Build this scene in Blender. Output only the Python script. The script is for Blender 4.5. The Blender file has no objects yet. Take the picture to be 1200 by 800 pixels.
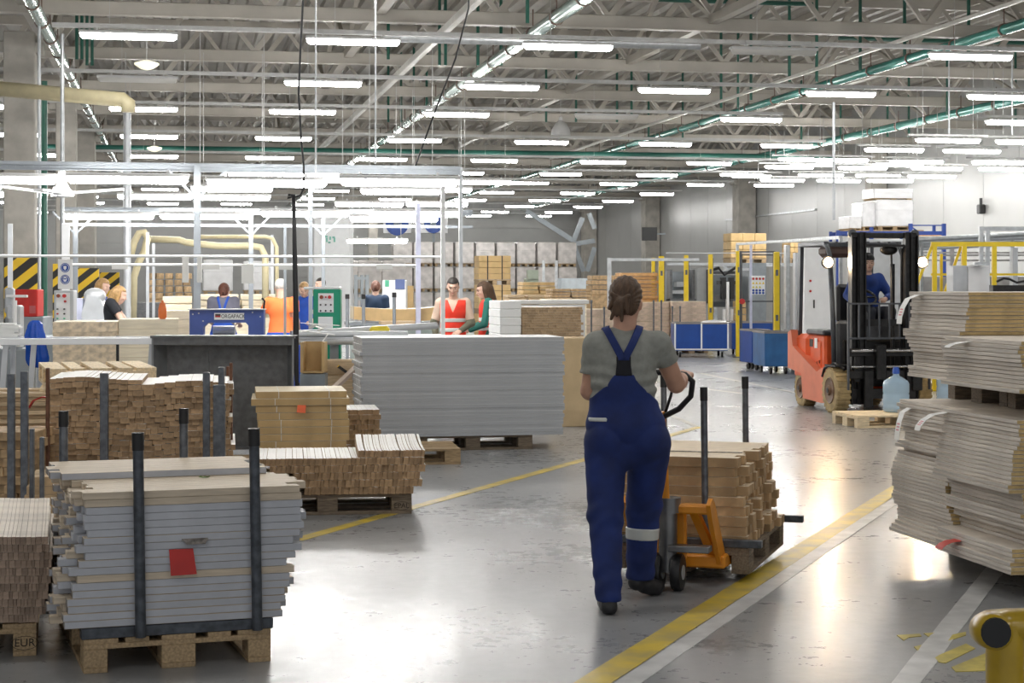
import bpy, math, random
import numpy as np
from mathutils import Vector, Matrix

C = bpy.context.scene.collection
R = math.radians
PI = math.pi
# ---------------------------------------------------------------- camera
F = 2100.0; HY = 332.0; CZ = 1.65
TH = math.atan(390 / F)
cT, sT = math.cos(TH), math.sin(TH)
cam_data = bpy.data.cameras.new('camera')
cam_data.sensor_width = 36.0
cam_data.lens = F / 1200 * 36
cam_data.shift_y = -(400 - HY) / 1200
cam_data.clip_end = 400
cam = bpy.data.objects.new('camera', cam_data); C.objects.link(cam)
cam.location = (0, 0, CZ); cam.rotation_euler = (PI / 2, 0, -TH)
bpy.context.scene.camera = cam
vs = bpy.context.scene.view_settings
vs.view_transform = 'Standard'; vs.look = 'None'; vs.gamma = 1; vs.exposure = 0.15
vs.use_curve_mapping = False
# ---------------------------------------------------------------- world (even fill light added through the end left open behind the camera)
w = bpy.data.worlds.new('world'); bpy.context.scene.world = w
w.use_nodes = True
w.node_tree.nodes['Background'].inputs[0].default_value = (0.90, 0.94, 1.0, 1)
w.node_tree.nodes['Background'].inputs[1].default_value = .80
LAMP = 55.0          # radiance of the fluorescent tubes
try:
    bpy.context.scene.cycles.max_bounces = 6
    bpy.context.scene.cycles.diffuse_bounces = 4
    bpy.context.scene.cycles.sample_clamp_indirect = 4
except Exception:
    pass
rnd = random.Random(7)

# ---------------------------------------------------------------- pixel -> world
def cw(xc, d, z=0.0):
    return Vector((xc * cT + d * sT, -xc * sT + d * cT, z))
def P(px, py, d):
    return cw((px - 600) / F * d, d, CZ + (HY - py) / F * d)
def G(px, py, z=0.0):
    d = (CZ - z) * F / (py - HY)
    return cw((px - 600) / F * d, d, z)
def W(px, d, z=0.0):
    return cw((px - 600) / F * d, d, z)
def Xat(px, Y):
    t = (px - 600) / F
    return Y * (t * cT + sT) / (cT - t * sT)
def camrot(deg):     # world z rotation of a frame turned deg (counter-clockwise) from the camera's right
    return -TH + R(deg)

# ---------------------------------------------------------------- materials
_m = {}
def mat(name, col, rough=0.6, metal=0.0, var=0.12, scale=6.0, emit=None, estr=0.0, bump=0.0, stretch=None, alpha=1.0, trans=0.0, col2=None, perobj=0.0, spec=0.5, coat=0.0):
    if name in _m: return _m[name]
    m = bpy.data.materials.new(name); m.use_nodes = True
    nt = m.node_tree; b = nt.nodes['Principled BSDF']
    b.inputs['Roughness'].default_value = rough
    b.inputs['Metallic'].default_value = metal
    b.inputs['Specular IOR Level'].default_value = spec
    b.inputs['Coat Weight'].default_value = coat
    tc = nt.nodes.new('ShaderNodeTexCoord'); mp = nt.nodes.new('ShaderNodeMapping')
    nt.links.new(tc.outputs['Object'], mp.inputs[0])
    if stretch: mp.inputs['Scale'].default_value = stretch
    nz = nt.nodes.new('ShaderNodeTexNoise'); nz.inputs['Scale'].default_value = scale; nz.inputs['Detail'].default_value = 4
    nt.links.new(mp.outputs[0], nz.inputs['Vector'])
    mix = nt.nodes.new('ShaderNodeMix'); mix.data_type = 'RGBA'
    c2 = col2 or tuple(c * (1 - var) for c in col)
    mix.inputs[6].default_value = (*[min(1, c * (1 + var * .5)) for c in col], 1)
    mix.inputs[7].default_value = (*c2, 1)
    ramp = nt.nodes.new('ShaderNodeMapRange'); ramp.inputs[1].default_value = .35; ramp.inputs[2].default_value = .65
    nt.links.new(nz.outputs[0], ramp.inputs[0]); nt.links.new(ramp.outputs[0], mix.inputs[0])
    src = mix.outputs[2]
    if perobj > 0:
        oi = nt.nodes.new('ShaderNodeObjectInfo')
        mr = nt.nodes.new('ShaderNodeMapRange'); mr.inputs[3].default_value = 1 - perobj; mr.inputs[4].default_value = 1 + perobj
        nt.links.new(oi.outputs['Random'], mr.inputs[0])
        vm = nt.nodes.new('ShaderNodeVectorMath'); vm.operation = 'SCALE'
        nt.links.new(src, vm.inputs[0]); nt.links.new(mr.outputs[0], vm.inputs['Scale'])
        src = vm.outputs[0]
    nt.links.new(src, b.inputs['Base Color'])
    if bump > 0:
        bp = nt.nodes.new('ShaderNodeBump'); bp.inputs['Strength'].default_value = bump; bp.inputs['Distance'].default_value = .01
        nt.links.new(nz.outputs[0], bp.inputs['Height']); nt.links.new(bp.outputs[0], b.inputs['Normal'])
    if emit:
        b.inputs['Emission Color'].default_value = (*emit, 1); b.inputs['Emission Strength'].default_value = estr
    if trans: b.inputs['Transmission Weight'].default_value = trans
    if alpha < 1: b.inputs['Alpha'].default_value = alpha
    _m[name] = m
    return m

# ---------------------------------------------------------------- mesh builder
class MB:
    def __init__(s): s.v = []; s.f = []; s.mi = []; s.m = 0
    def add(s, vs_, fs_):
        n = len(s.v); s.v += [tuple(v) for v in vs_]
        s.f += [tuple(i + n for i in f) for f in fs_]; s.mi += [s.m] * len(fs_)
        return s
    def box(s, c, size, rz=0.0, M=None, ch=0.0):
        x, y, z = [a / 2 for a in size]
        if ch > 0:
            ch = min(ch, x * .8, y * .8, z * .8)
            vs_, fs_ = [], []
            for sx in (-1, 1):
                for sy in (-1, 1):
                    for sz in (-1, 1):
                        vs_ += [(sx * (x - ch), sy * (y - ch), sz * z), (sx * (x - ch), sy * y, sz * (z - ch)), (sx * x, sy * (y - ch), sz * (z - ch))]
            def I(a, b, c_, k): return ((a * 2 + b) * 2 + c_) * 3 + k
            q = []
            for a in (0, 1):
                o = [(0, 0), (0, 1), (1, 1), (1, 0)]
                q.append([I(p, r, a, 0) for p, r in o]); q.append([I(p, a, r, 1) for p, r in o]); q.append([I(a, p, r, 2) for p, r in o])
            for a in (0, 1):
                for b in (0, 1):
                    q.append([I(a, b, 0, 1), I(a, b, 1, 1), I(a, b, 1, 2), I(a, b, 0, 2)])
                    q.append([I(a, 0, b, 0), I(a, 1, b, 0), I(a, 1, b, 2), I(a, 0, b, 2)])
                    q.append([I(0, a, b, 0), I(1, a, b, 0), I(1, a, b, 1), I(0, a, b, 1)])
            for a in (0, 1):
                for b in (0, 1):
                    for c_ in (0, 1): q.append([I(a, b, c_, 0), I(a, b, c_, 1), I(a, b, c_, 2)])
            out = []
            for f in q:
                cen = Vector((0, 0, 0))
                for i in f: cen += Vector(vs_[i])
                n = (Vector(vs_[f[1]]) - Vector(vs_[f[0]])).cross(Vector(vs_[f[2]]) - Vector(vs_[f[0]]))
                out.append(f if n.dot(cen) > 0 else f[::-1])
            fs_ = out
        else:
            vs_ = [(a * x, b * y, c_ * z) for a in (-1, 1) for b in (-1, 1) for c_ in (-1, 1)]
            fs_ = [(0, 1, 3, 2), (4, 6, 7, 5), (0, 4, 5, 1), (2, 3, 7, 6), (0, 2, 6, 4), (1, 5, 7, 3)]
        m = (M if M is not None else Matrix.Rotation(rz, 3, 'Z'))
        c = Vector(c)
        return s.add([m @ Vector(v) + c for v in vs_], fs_)
    def beam(s, p0, p1, w, h, ch=0.0):
        p0, p1 = Vector(p0), Vector(p1); d = p1 - p0; L = d.length; d.normalize()
        up = Vector((0, 0, 1)) if abs(d.z) < .99 else Vector((0, 1, 0))
        y = up.cross(d).normalized(); z = d.cross(y)
        return s.box((p0 + p1) / 2, (L, w, h), M=Matrix((d, y, z)).transposed(), ch=ch)
    def cyl(s, p0, p1, r0, r1=None, n=12, cap=True):
        r1 = r0 if r1 is None else r1
        p0, p1 = Vector(p0), Vector(p1); d = (p1 - p0).normalized()
        a = Vector((1, 0, 0)) if abs(d.x) < .9 else Vector((0, 1, 0))
        u = d.cross(a).normalized(); v = d.cross(u)
        vs_ = [p + (u * math.cos(2 * PI * i / n) + v * math.sin(2 * PI * i / n)) * r for p, r in ((p0, r0), (p1, r1)) for i in range(n)]
        fs_ = [(i, n + i, n + (i + 1) % n, (i + 1) % n) for i in range(n)]
        fs_ = [f[::-1] for f in fs_]
        if cap: fs_ += [tuple(range(n))[::-1], tuple(range(n, 2 * n))]
        return s.add(vs_, [f[::-1] for f in fs_])
    def tube(s, pts, r, n=8, cap=True):
        pts = [Vector(p) for p in pts]; rs = r if isinstance(r, (list, tuple)) else [r] * len(pts)
        vs_ = []; pu = None
        for i, p in enumerate(pts):
            d = (pts[min(i + 1, len(pts) - 1)] - pts[max(i - 1, 0)]).normalized()
            a = pu if pu is not None else (Vector((0, 0, 1)) if abs(d.z) < .9 else Vector((1, 0, 0)))
            u = (a - d * a.dot(d)).normalized(); pu = u; v = d.cross(u)
            vs_ += [p + (u * math.cos(2 * PI * k / n) + v * math.sin(2 * PI * k / n)) * rs[i] for k in range(n)]
        fs_ = []
        for i in range(len(pts) - 1):
            for k in range(n):
                fs_.append((i * n + k, i * n + (k + 1) % n, (i + 1) * n + (k + 1) % n, (i + 1) * n + k))
        if cap: fs_ += [tuple(range(n))[::-1], tuple(range((len(pts) - 1) * n, len(pts) * n))]
        return s.add(vs_, fs_)
    def lathe(s, prof, c=(0, 0, 0), n=20, axis='Z'):
        c = Vector(c); vs_ = []
        for r, h in prof:
            for i in range(n):
                a = 2 * PI * i / n; p = (r * math.cos(a), r * math.sin(a), h)
                if axis == 'X': p = (p[2], p[0], p[1])
                if axis == 'Y': p = (p[1], p[2], p[0])
                vs_.append(c + Vector(p))
        fs_ = [(j * n + i, j * n + (i + 1) % n, (j + 1) * n + (i + 1) % n, (j + 1) * n + i) for j in range(len(prof) - 1) for i in range(n)]
        fs_ += [tuple(range(n))[::-1], tuple(range((len(prof) - 1) * n, len(prof) * n))]
        return s.add(vs_, fs_)
    def prism(s, poly, t, M=None):      # poly in local XY, extruded 0..t along local Z
        n = len(poly); M = M or Matrix.Identity(4)
        vs_ = [M @ Vector((x, y, 0)) for x, y in poly] + [M @ Vector((x, y, t)) for x, y in poly]
        fs_ = [tuple(range(n))[::-1], tuple(range(n, 2 * n))] + [(i, (i + 1) % n, n + (i + 1) % n, n + i) for i in range(n)]
        return s.add(vs_, fs_)
    def sphere(s, c, r, n=14, m=9):
        r = r if isinstance(r, (tuple, list)) else (r, r, r); c = Vector(c); vs_ = []
        for j in range(1, m):
            a = PI * j / m
            for i in range(n):
                b = 2 * PI * i / n
                vs_.append(c + Vector((r[0] * math.sin(a) * math.cos(b), r[1] * math.sin(a) * math.sin(b), -r[2] * math.cos(a))))
        k = len(vs_); vs_ += [c - Vector((0, 0, r[2])), c + Vector((0, 0, r[2]))]
        fs_ = [(j * n + i, j * n + (i + 1) % n, (j + 1) * n + (i + 1) % n, (j + 1) * n + i) for j in range(m - 2) for i in range(n)]
        fs_ += [(k, (i + 1) % n, i) for i in range(n)] + [(k + 1, (m - 2) * n + i, (m - 2) * n + (i + 1) % n) for i in range(n)]
        return s.add(vs_, fs_)
    def mesh(s, name, mats, smooth=False):
        me = bpy.data.meshes.new(name); me.from_pydata(s.v, [], s.f)
        for m in (mats if isinstance(mats, (list, tuple)) else [mats]): me.materials.append(m)
        if any(s.mi): me.polygons.foreach_set('material_index', s.mi)
        if smooth:
            me.polygons.foreach_set('use_smooth', [True] * len(me.polygons))
            if smooth != 'all':
                try: me.set_sharp_from_angle(angle=R(40))
                except Exception: pass
        me.update()
        return me
    def build(s, name, mats, parent=None, smooth=False, loc=(0, 0, 0), rz=0.0):
        o = bpy.data.objects.new(name, s.mesh(name, mats, smooth)); C.objects.link(o)
        if parent is not None: o.parent = parent
        o.location = loc; o.rotation_euler = (0, 0, rz)
        return o

def tag(o, label=None, cat=None, group=None, kind=None):
    if label: o['label'] = label
    if cat: o['category'] = cat
    if group: o['group'] = group
    if kind: o['kind'] = kind
    return o
def thing(name, label, cat, loc=(0, 0, 0), rz=0.0, group=None):
    o = bpy.data.objects.new(name, None); C.objects.link(o); o.empty_display_size = .2
    o.location = loc; o.rotation_euler = (0, 0, rz)
    return tag(o, label, cat, group)
def kids(o): return [c for c in o.children]
def copy_tree(o, parent=None):
    c = o.copy(); C.objects.link(c)
    if parent is not None: c.parent = parent
    for ch in kids(o): copy_tree(ch, c)
    return c
def struct(o): o['kind'] = 'structure'; return o
ORD = ['first', 'second', 'third', 'fourth', 'fifth', 'sixth', 'seventh', 'eighth', 'ninth', 'tenth', 'eleventh', 'twelfth', 'thirteenth', 'fourteenth', 'fifteenth', 'sixteenth', 'seventeenth', 'eighteenth', 'nineteenth', 'twentieth']
TENS = {2: 'twenty', 3: 'thirty', 4: 'forty', 5: 'fifty'}
def nth(i):
    if i < 20: return ORD[i]
    a, b = divmod(i + 1, 10)
    return TENS[a] + ('-' + ORD[b - 1] if b else 'th').replace('yth', 'ieth') if b else TENS[a][:-1] + 'ieth'

# ---------------------------------------------------------------- text (mesh letters from font curves)
def text_mesh(name, s, size, m, parent=None, loc=(0, 0, 0), rot=(PI / 2, 0, 0), ext=.001, sx=1.0):
    cu = bpy.data.curves.new('txt', 'FONT'); cu.body = s; cu.size = size; cu.extrude = ext; cu.align_x = 'CENTER'; cu.align_y = 'CENTER'
    t = bpy.data.objects.new('txt', cu); C.objects.link(t)
    bpy.context.view_layer.update()
    me = bpy.data.meshes.new_from_object(t.evaluated_get(bpy.context.evaluated_depsgraph_get()))
    bpy.data.objects.remove(t)
    me.materials.clear(); me.materials.append(m)
    o = bpy.data.objects.new(name, me); C.objects.link(o)
    if parent is not None: o.parent = parent
    o.location = loc; o.rotation_euler = rot; o.scale = (sx, 1, 1)
    return o
# ================================================================ SHELL
def floor_mat():
    m = bpy.data.materials.new('polished_concrete'); m.use_nodes = True
    nt = m.node_tree; b = nt.nodes['Principled BSDF']
    tc = nt.nodes.new('ShaderNodeTexCoord')
    def noise(sc, det=5, rough=.6, dist=0.0):
        n = nt.nodes.new('ShaderNodeTexNoise'); n.inputs['Scale'].default_value = sc; n.inputs['Detail'].default_value = det
        n.inputs['Roughness'].default_value = rough; n.inputs['Distortion'].default_value = dist
        nt.links.new(tc.outputs['Object'], n.inputs['Vector']); return n
    n1, n2, n3 = noise(.6, 6, .65, .4), noise(9, 6, .7), noise(60, 3)
    def rng(src, a, b_, c_, d):
        r = nt.nodes.new('ShaderNodeMapRange')
        for i, v in zip((1, 2, 3, 4), (a, b_, c_, d)): r.inputs[i].default_value = v
        nt.links.new(src, r.inputs[0]); return r.outputs[0]
    mix = nt.nodes.new('ShaderNodeMix'); mix.data_type = 'RGBA'
    mix.inputs[6].default_value = (.225, .23, .235, 1); mix.inputs[7].default_value = (.31, .315, .32, 1)
    nt.links.new(rng(n1.outputs[0], .3, .7, 0, 1), mix.inputs[0])
    mix2 = nt.nodes.new('ShaderNodeMix'); mix2.data_type = 'RGBA'; mix2.inputs[7].default_value = (.12, .115, .11, 1)
    nt.links.new(mix.outputs[2], mix2.inputs[6]); nt.links.new(rng(n2.outputs[0], .62, .8, 0, .15), mix2.inputs[0])
    # joints between slabs every 6 m
    nt.links.new(mix2.outputs[2], b.inputs['Base Color'])
    add = nt.nodes.new('ShaderNodeMath'); add.operation = 'ADD'
    nt.links.new(rng(n2.outputs[0], .3, .7, .24, .36), add.inputs[0]); nt.links.new(rng(n1.outputs[0], .3, .7, -.05, .07), add.inputs[1])
    nt.links.new(add.outputs[0], b.inputs['Roughness'])
    b.inputs['Specular IOR Level'].default_value = .30
    b.inputs['Coat Weight'].default_value = .12; b.inputs['Coat Roughness'].default_value = .12
    bp = nt.nodes.new('ShaderNodeBump'); bp.inputs['Strength'].default_value = .05; bp.inputs['Distance'].default_value = .004
    nt.links.new(n3.outputs[0], bp.inputs['Height']); nt.links.new(bp.outputs[0], b.inputs['Normal'])
    return m
XL, XR, YB, YF = -32.0, 25.0, -16.0, 107.0
M_floor = floor_mat()
f = MB(); f.add([(XL, YB, 0), (XR, YB, 0), (XR, YF, 0), (XL, YF, 0), (XL, YB, -.2), (XR, YB, -.2), (XR, YF, -.2), (XL, YF, -.2)],
               [(0, 1, 2, 3), (4, 7, 6, 5), (0, 4, 5, 1), (1, 5, 6, 2), (2, 6, 7, 3), (3, 7, 4, 0)])
struct(f.build('floor', M_floor))
M_wallR = mat('wall_sandwich_panel', (.46, .46, .447), .32, 0.0, var=.06, scale=.5)
M_wallF = mat('wall_far_grey', (.30, .30, .29), .55, var=.1, scale=.6)
M_conc = mat('concrete', (.47, .445, .40), .85, var=.18, scale=2.5, bump=.3)
# right wall: vertical sandwich panels with shadow-gap seams
wr = MB()
y = YB
while y < YF:
    y2 = min(YF, y + 3.0)
    wr.box((XR + .1, (y + y2) / 2, 4.3), (.2, y2 - y - .025, 8.8)); y = y2
wr.box((XR + .16, (YB + YF) / 2, 4.3), (.1, YF - YB, 8.8))
struct(wr.build('wall_right', M_wallR))
wf = MB()
wf.box(((XL + XR) / 2, YF + .15, 4.3), (XR - XL, .1, 8.8))
for k in range(9):
    wf.box(((XL + XR) / 2, YF + .06, .5 + k * 1.0), (XR - XL, .1, .97))
struct(wf.build('wall_far', M_wallF))
wl = MB(); wl.box((XL - .1, (YB + YF) / 2, 4.3), (.2, YF - YB, 8.8)); struct(wl.build('wall_left', M_wallF))
# roof deck, trapezoid sheet ribs running along x... ribs along Y
M_deck = mat('roof_deck', (.33, .305, .265), .5, .1, var=.1, scale=1.2)
M_steel = mat('truss_paint', (.44, .41, .36), .5, .0, var=.1, scale=1.5)
M_green = mat('green_pipe_paint', (.03, .13, .095), .35, var=.15, scale=2)
M_galv = mat('galvanised_steel', (.52, .54, .55), .35, .6, var=.18, scale=8)
M_alu = mat('pale_metal', (.56, .58, .60), .35, .3, var=.08, scale=6)
rd = MB(); vs_, fs_ = [], []
ZD = 8.3
x = XL; prof = []
while x < XR:
    prof += [(x, ZD), (x + .12, ZD), (x + .16, ZD - .09), (x + .28, ZD - .09), (x + .32, ZD)]; x += .44
n = len(prof)
for yy in (YB, YF): vs_ += [(px_, yy, pz) for px_, pz in prof]
fs_ = [(i, n + i, n + i + 1, i + 1) for i in range(n - 1)]
rd.add(vs_, fs_)
rd.box(((XL + XR) / 2, (YB + YF) / 2, ZD + .12), (XR - XL, YF - YB, .1))
struct(rd.build('ceiling', M_deck))
# transverse trusses
def truss_mesh():
    b = MB(); L = XR - XL
    b.box((0, 0, 6.53), (L, .16, .25), ch=.015)
    b.box((0, 0, 6.42), (L, .24, .02))
    b.box((0, 0, 8.08), (L, .16, .22))
    k = -L / 2
    while k < L / 2 - 1.3:
        b.beam((k, 0, 6.62), (k + 1.05, 0, 8.0), .10, .12)
        b.beam((k + 1.05, 0, 8.0), (k + 2.1, 0, 6.62), .08, .09)
        k += 2.1
    return b.mesh('roof_truss', M_steel)
tm = truss_mesh(); trY = [32.6 + 6.35 * k for k in range(-7, 12)]
for i, Y in enumerate(trY):
    o = bpy.data.objects.new('roof_truss', tm); C.objects.link(o); o.location = ((XL + XR) / 2, Y, 0); struct(o)
# longitudinal trusses and purlins
for X in (-9.0, -2.7, 3.6, 9.9, 16.2, 22.5):
    b = MB(); b.beam((X, YB, 6.62), (X, YF, 6.62), .18, .16)
    Y = trY[0]
    while Y < YF - 7:
        b.beam((X, Y, 6.7), (X, Y + 3.17, 8.0), .09, .09); b.beam((X, Y + 3.17, 8.0), (X, Y + 6.35, 6.7), .09, .09); Y += 6.35
    struct(b.build('roof_girder', M_steel))
for k in range(19):
    X = XL + 2 + k * 3.0
    b = MB(); b.box((X, (YB + YF) / 2, 8.12), (.09, YF - YB, .14)); struct(b.build('roof_purlin', M_steel))
# concrete columns
def column(X, Y, sx=.55, sy=.55, h=6.4, m=None):
    b = MB(); b.box((0, 0, h / 2), (sx, sy, h), ch=.02)
    b.box((0, 0, h - .3), (sx + .3, sy * .8, .2))
    return struct(b.build('concrete_column', m or M_conc, loc=(X, Y, 0)))
for px_, Y in ((886, 75), (775, 91), (703, 105.5)):
    column(XR - .45, Y + 1, .8, .9)
column(XR - .35, 61, .6, .6); column(XR - .45, 47, .8, .9)
p = W(24, 34); column(p.x, p.y, .58, .58)
p = W(78, 45); column(p.x, p.y, .5, .5)
p = W(101, 55); column(p.x, p.y, .55, .55)
p = W(110, 70); column(p.x - .15, p.y, .5, .55)
p = W(402, 96); column(p.x, p.y, .6, .6)
p = W(437, 100); column(p.x, p.y, .5, .5)

# ================================================================ CEILING LAMPS
M_tube = mat('lamp_diffuser', (.9, .9, .9), .4, emit=(1.0, .985, .955), estr=LAMP)
M_tubeoff = mat('lamp_diffuser_unlit', (.62, .61, .58), .35, var=.03)
M_house = mat('lamp_housing', (.60, .60, .60), .45, var=.05)
M_tray = mat('cable_tray', (.50, .50, .49), .45, .3, var=.08)
def lamp_meshes():
    h = MB(); h.box((0, 0, .065), (1.56, .17, .05), ch=.01); h.box((-.5, 0, .11), (.03, .05, .05)); h.box((.5, 0, .11), (.03, .05, .05))
    d = MB(); pr = []
    n = 7; r = .075; L = .76
    ring = [(r * math.cos(PI + PI * i / (n - 1)), .04 + r * 1.15 * math.sin(PI + PI * i / (n - 1))) for i in range(n)]
    vs_ = []
    for X, s_ in ((-L, .55), (-L + .04, 1), (L - .04, 1), (L, .55)):
        vs_ += [(X, a * s_, .04 + (b_ - .04) * s_) for a, b_ in ring]
    fs_ = [(j * n + i, j * n + i + 1, (j + 1) * n + i + 1, (j + 1) * n + i) for j in range(3) for i in range(n - 1)]
    fs_ = [f_[::-1] for f_ in fs_] + [tuple(range(n)), tuple(range(3 * n, 4 * n))[::-1]]
    d.add(vs_, fs_)
    return h, d
_h, _d = lamp_meshes()
lh = _h.mesh('housing', M_house); ldon = _d.mesh('diffuser', M_tube, True); ldoff = _d.mesh('diffuser', M_tubeoff, True)
ROWS = [29.5, 35.8, 41.8, 49.6, 57.3, 63.9, 69.8, 77.3, 84.5, 91.0, 98.3, 104.0]
LAMPZ = CZ + 3.97
ROWN = ['nearest', 'second nearest', 'third nearest', 'fourth nearest', 'fifth nearest', 'sixth nearest', 'seventh nearest', 'eighth nearest', 'ninth nearest', 'third farthest', 'second farthest', 'farthest']
def lamp(X, Y, z, on, label, name='ceiling_lamp', group='tube lamps under the hall roof'):
    t = thing(name, label, 'ceiling lamp', (X, Y, z), 0, group)
    for nm, me in (('housing', lh), ('diffuser', ldon if on else ldoff)):
        o = bpy.data.objects.new(nm, me); C.objects.link(o); o.parent = t
    return t
OFF = {(0, 3), (1, 0), (2, 3)}
MISS = {(2, 5), (2, 6), (3, 6)}
for ri, Y in enumerate(ROWS):
    vis = []
    for k in range(-6, 8):
        X = -.8 + 3.62 * k
        if X > XR - .9 or X < XL: continue
        if (ri, k) in MISS: continue
        d = X * sT + Y * cT; px_ = 600 + F * (X * cT - Y * sT) / d
        if px_ < -25 or px_ > 1240:
            if ri % 2 == 0: continue
        vis.append((k, X, px_))
    seen = [v for v in vis if -10 < v[2] < 1205]
    for k, X, px_ in vis:
        on = (ri, k) not in OFF
        if (k, X, px_) in seen:
            i = [v[0] for v in seen].index(k)
            lab = '%s tube lamp, %s from the left in the %s row under the roof' % ('lit' if on else 'unlit grey', ORD[i], ROWN[ri])
        else: lab = 'tube lamp %s of the view, %s from its middle, %s row' % ('left' if px_ < 600 else 'right', ORD[abs(k)], ROWN[ri])
        lamp(X, Y, LAMPZ, on, lab)
    # the perforated tray carrying the row
    b = MB(); x0, x1 = vis[0][1] - 1.2, vis[-1][1] + 1.2
    if ri == 2: x1 = 14.5
    b.box(((x0 + x1) / 2, 0, 0), (x1 - x0, .012, .07)); b.box(((x0 + x1) / 2, .06, -.03), (x1 - x0, .13, .008))
    xx = x0 + .05
    if ri < 3:
        while xx < x1 - .1:
            b.box((xx, -.012, .018), (.05, .012, .028)); xx += .12
    o = b.build('cable_tray', M_tray, loc=(0, Y, LAMPZ + .17))
    tag(o, 'long perforated cable tray above the %s row of tube lamps' % ROWN[ri], 'cable tray')
    b = MB(); b.cyl((0, 0, .03), (0, 0, 6.42 - LAMPZ - .17 + .9), .006, n=5); hm = b.mesh('hanger_rod', M_tray)
    for xx in np.arange(x0 + .9, x1, 3.62):
        ho = bpy.data.objects.new('hanger_rod', hm); C.objects.link(ho); ho.parent = o; ho.location = (xx, 0, 0)
# rows over and behind the camera (outside the picture)
for Y in (23.0, 16.2, 9.5, 2.8, -4.0):
    for k in range(-3, 6):
        if Y < 5 and k % 2: continue
        lamp(-.8 + 3.62 * k, Y, LAMPZ, True, 'tube lamp above the view, %s from the left in the %s row over the aisle' % (ORD[k + 3], {23.0: 'front', 16.2: 'second', 9.5: 'middle', 2.8: 'fourth', -4.0: 'rear'}[Y]))
# a denser, lower field of lamps in front of the white wall at right
FIELD = [(1197, 144, 36), (1111, 165, 40), (1205, 167, 40), (1048, 176, 44), (1139, 177.5, 45), (986, 188, 48.5), (1074, 190, 48.5), (1170, 190.5, 48.5), (942, 187, 52), (1053, 193.5, 52), (925, 196, 54), (1011, 197, 53.5), (1098, 197.5, 51), (1177, 198.5, 50),
         (962, 205.5, 58), (1029, 206, 58), (1092, 207, 54), (917, 211.5, 60), (983, 212, 60), (1043, 212, 56), (907, 217.5, 66), (869, 205, 62)]
for i, (px_, py_, D_) in enumerate(FIELD):
    q = P(px_, py_, D_)
    lp = lamp(q.x, q.y, q.z, True, 'tube lamp in the low field before the white wall, %s counting from the front' % nth(i), group='low lamps at the right'); lp.children[1].scale = (1, .8, .6)
    b = MB(); b.box((0, 0, .12), (1.9, .06, .05)); b.build('tray', M_tray, lp)
    for x in (-.6, .6):
        b = MB(); b.cyl((x, 0, .12), (x, 0, 6.45 - q.z), .008, n=5); b.build('hanger_rod', M_tray, lp)
M_gas = mat('dome_white', (.8, .8, .78), .4, emit=(1, .95, .85), estr=1.0)
# pipes along the hall
def pipe(name, label, cat, X, z, r, m, y0=18, y1=YF, hang=M_steel, nh=True):
    t = thing(name, label, cat, (X, y0, z))
    b = MB(); b.cyl((0, 0, 0), (0, y1 - y0, 0), r, n=12); b.build('pipe', m, t, smooth=True)
    if nh:
        b = MB(); yy = 1.5
        b.cyl((0, -.03, 0), (0, .03, 0), r + .02, n=10); b.cyl((0, 0, r), (0, 0, 6.45 - z + .2), .012, n=5); cm = b.mesh('pipe_clamp', mat('rusty_clamp', (.16, .10, .08), .7))
        while yy < y1 - y0:
            o = bpy.data.objects.new('pipe_clamp', cm); C.objects.link(o); o.parent = t; o.location = (0, yy, 0); yy += 2.1
    return t
M_gp = mat('green_pipe_gloss', (.05, .28, .235), .22, .2, var=.15, scale=3)
M_sp = mat('silver_pipe', (.52, .66, .63), .2, .5, var=.15, scale=3)
M_wp = mat('white_beam_paint', (.66, .645, .60), .4, var=.08)
pipe('sprinkler_pipe', 'shiny green pipe under the roof at right, running away above the forklift', 'pipe', 14.55, 6.2, .10, M_gp)
pipe('sprinkler_pipe', 'green pipe highest at the far right, running down to the white wall', 'pipe', 20.45, 6.2, .12, M_gp)
pipe('sprinkler_pipe', 'silvery pipe with clamps running away from the top centre of the hall', 'pipe', 6.35, 6.2, .12, M_sp)
pipe('sprinkler_pipe', 'silvery pipe with brown clamps beside the large left concrete column', 'pipe', -2.35, 6.2, .11, M_sp)
t = thing('steel_beam', 'long pale straight beam slanting from top centre towards the left work area', 'beam', (4.7, 20, 6.2))
b = MB(); b.box((0, 25, 0), (.12, 50, .14), ch=.01); b.build('beam', M_wp, t)
t = thing('steel_bar', 'thin pale bar crossing under the trusses at upper right', 'beam', (13.3, 20, 6.2))
b = MB(); b.box((0, 22, 0), (.06, 44, .07), ch=.01); b.build('bar', M_wp, t)
b = MB(); b.cyl((-4.6, 58.3, 5.93), (XR - 3, 58.3, 5.93), .12, n=10)
tag(b.build('sprinkler_main', mat('dark_green_pipe', (.02, .11, .085), .4), smooth=True), 'dark green main pipe crossing the whole hall below the trusses', 'pipe')
b = MB(); b.cyl((3.5, 31.4, 5.98), (9.3, 31.4, 5.98), .09, n=10)
tag(b.build('air_duct', M_galv, smooth=True), 'short round silver duct behind the nearest lamp row, top centre', 'duct')
# green droppers between trusses
for gi, (px_, D_) in enumerate(sorted(((640, 50), (675, 50), (723, 50), (740, 48), (515, 37), (522, 37), (560, 37), (587, 37), (618, 31), (845, 46), (865, 46), (880, 44), (925, 40), (957, 40), (1008, 38), (1060, 37), (1110, 48), (1135, 36), (1190, 50), (455, 50), (470, 50), (485, 50), (500, 46), (90, 36), (96, 36), (102, 37), (108, 37), (455, 36), (1040, 55), (1065, 55), (985, 58), (939, 58), (760, 56), (800, 56)))):
    q = W(px_, D_); b = MB(); b.cyl((0, 0, 0), (0, 0, 2.1), .035, n=6)
    tag(b.build('green_drop_pipe', M_green, loc=(q.x, q.y, 6.15)), 'thin dark green upright roof pipe, %s from the left of all of them' % nth(gi), 'pipe', 'green upright pipes in the roof')
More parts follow.
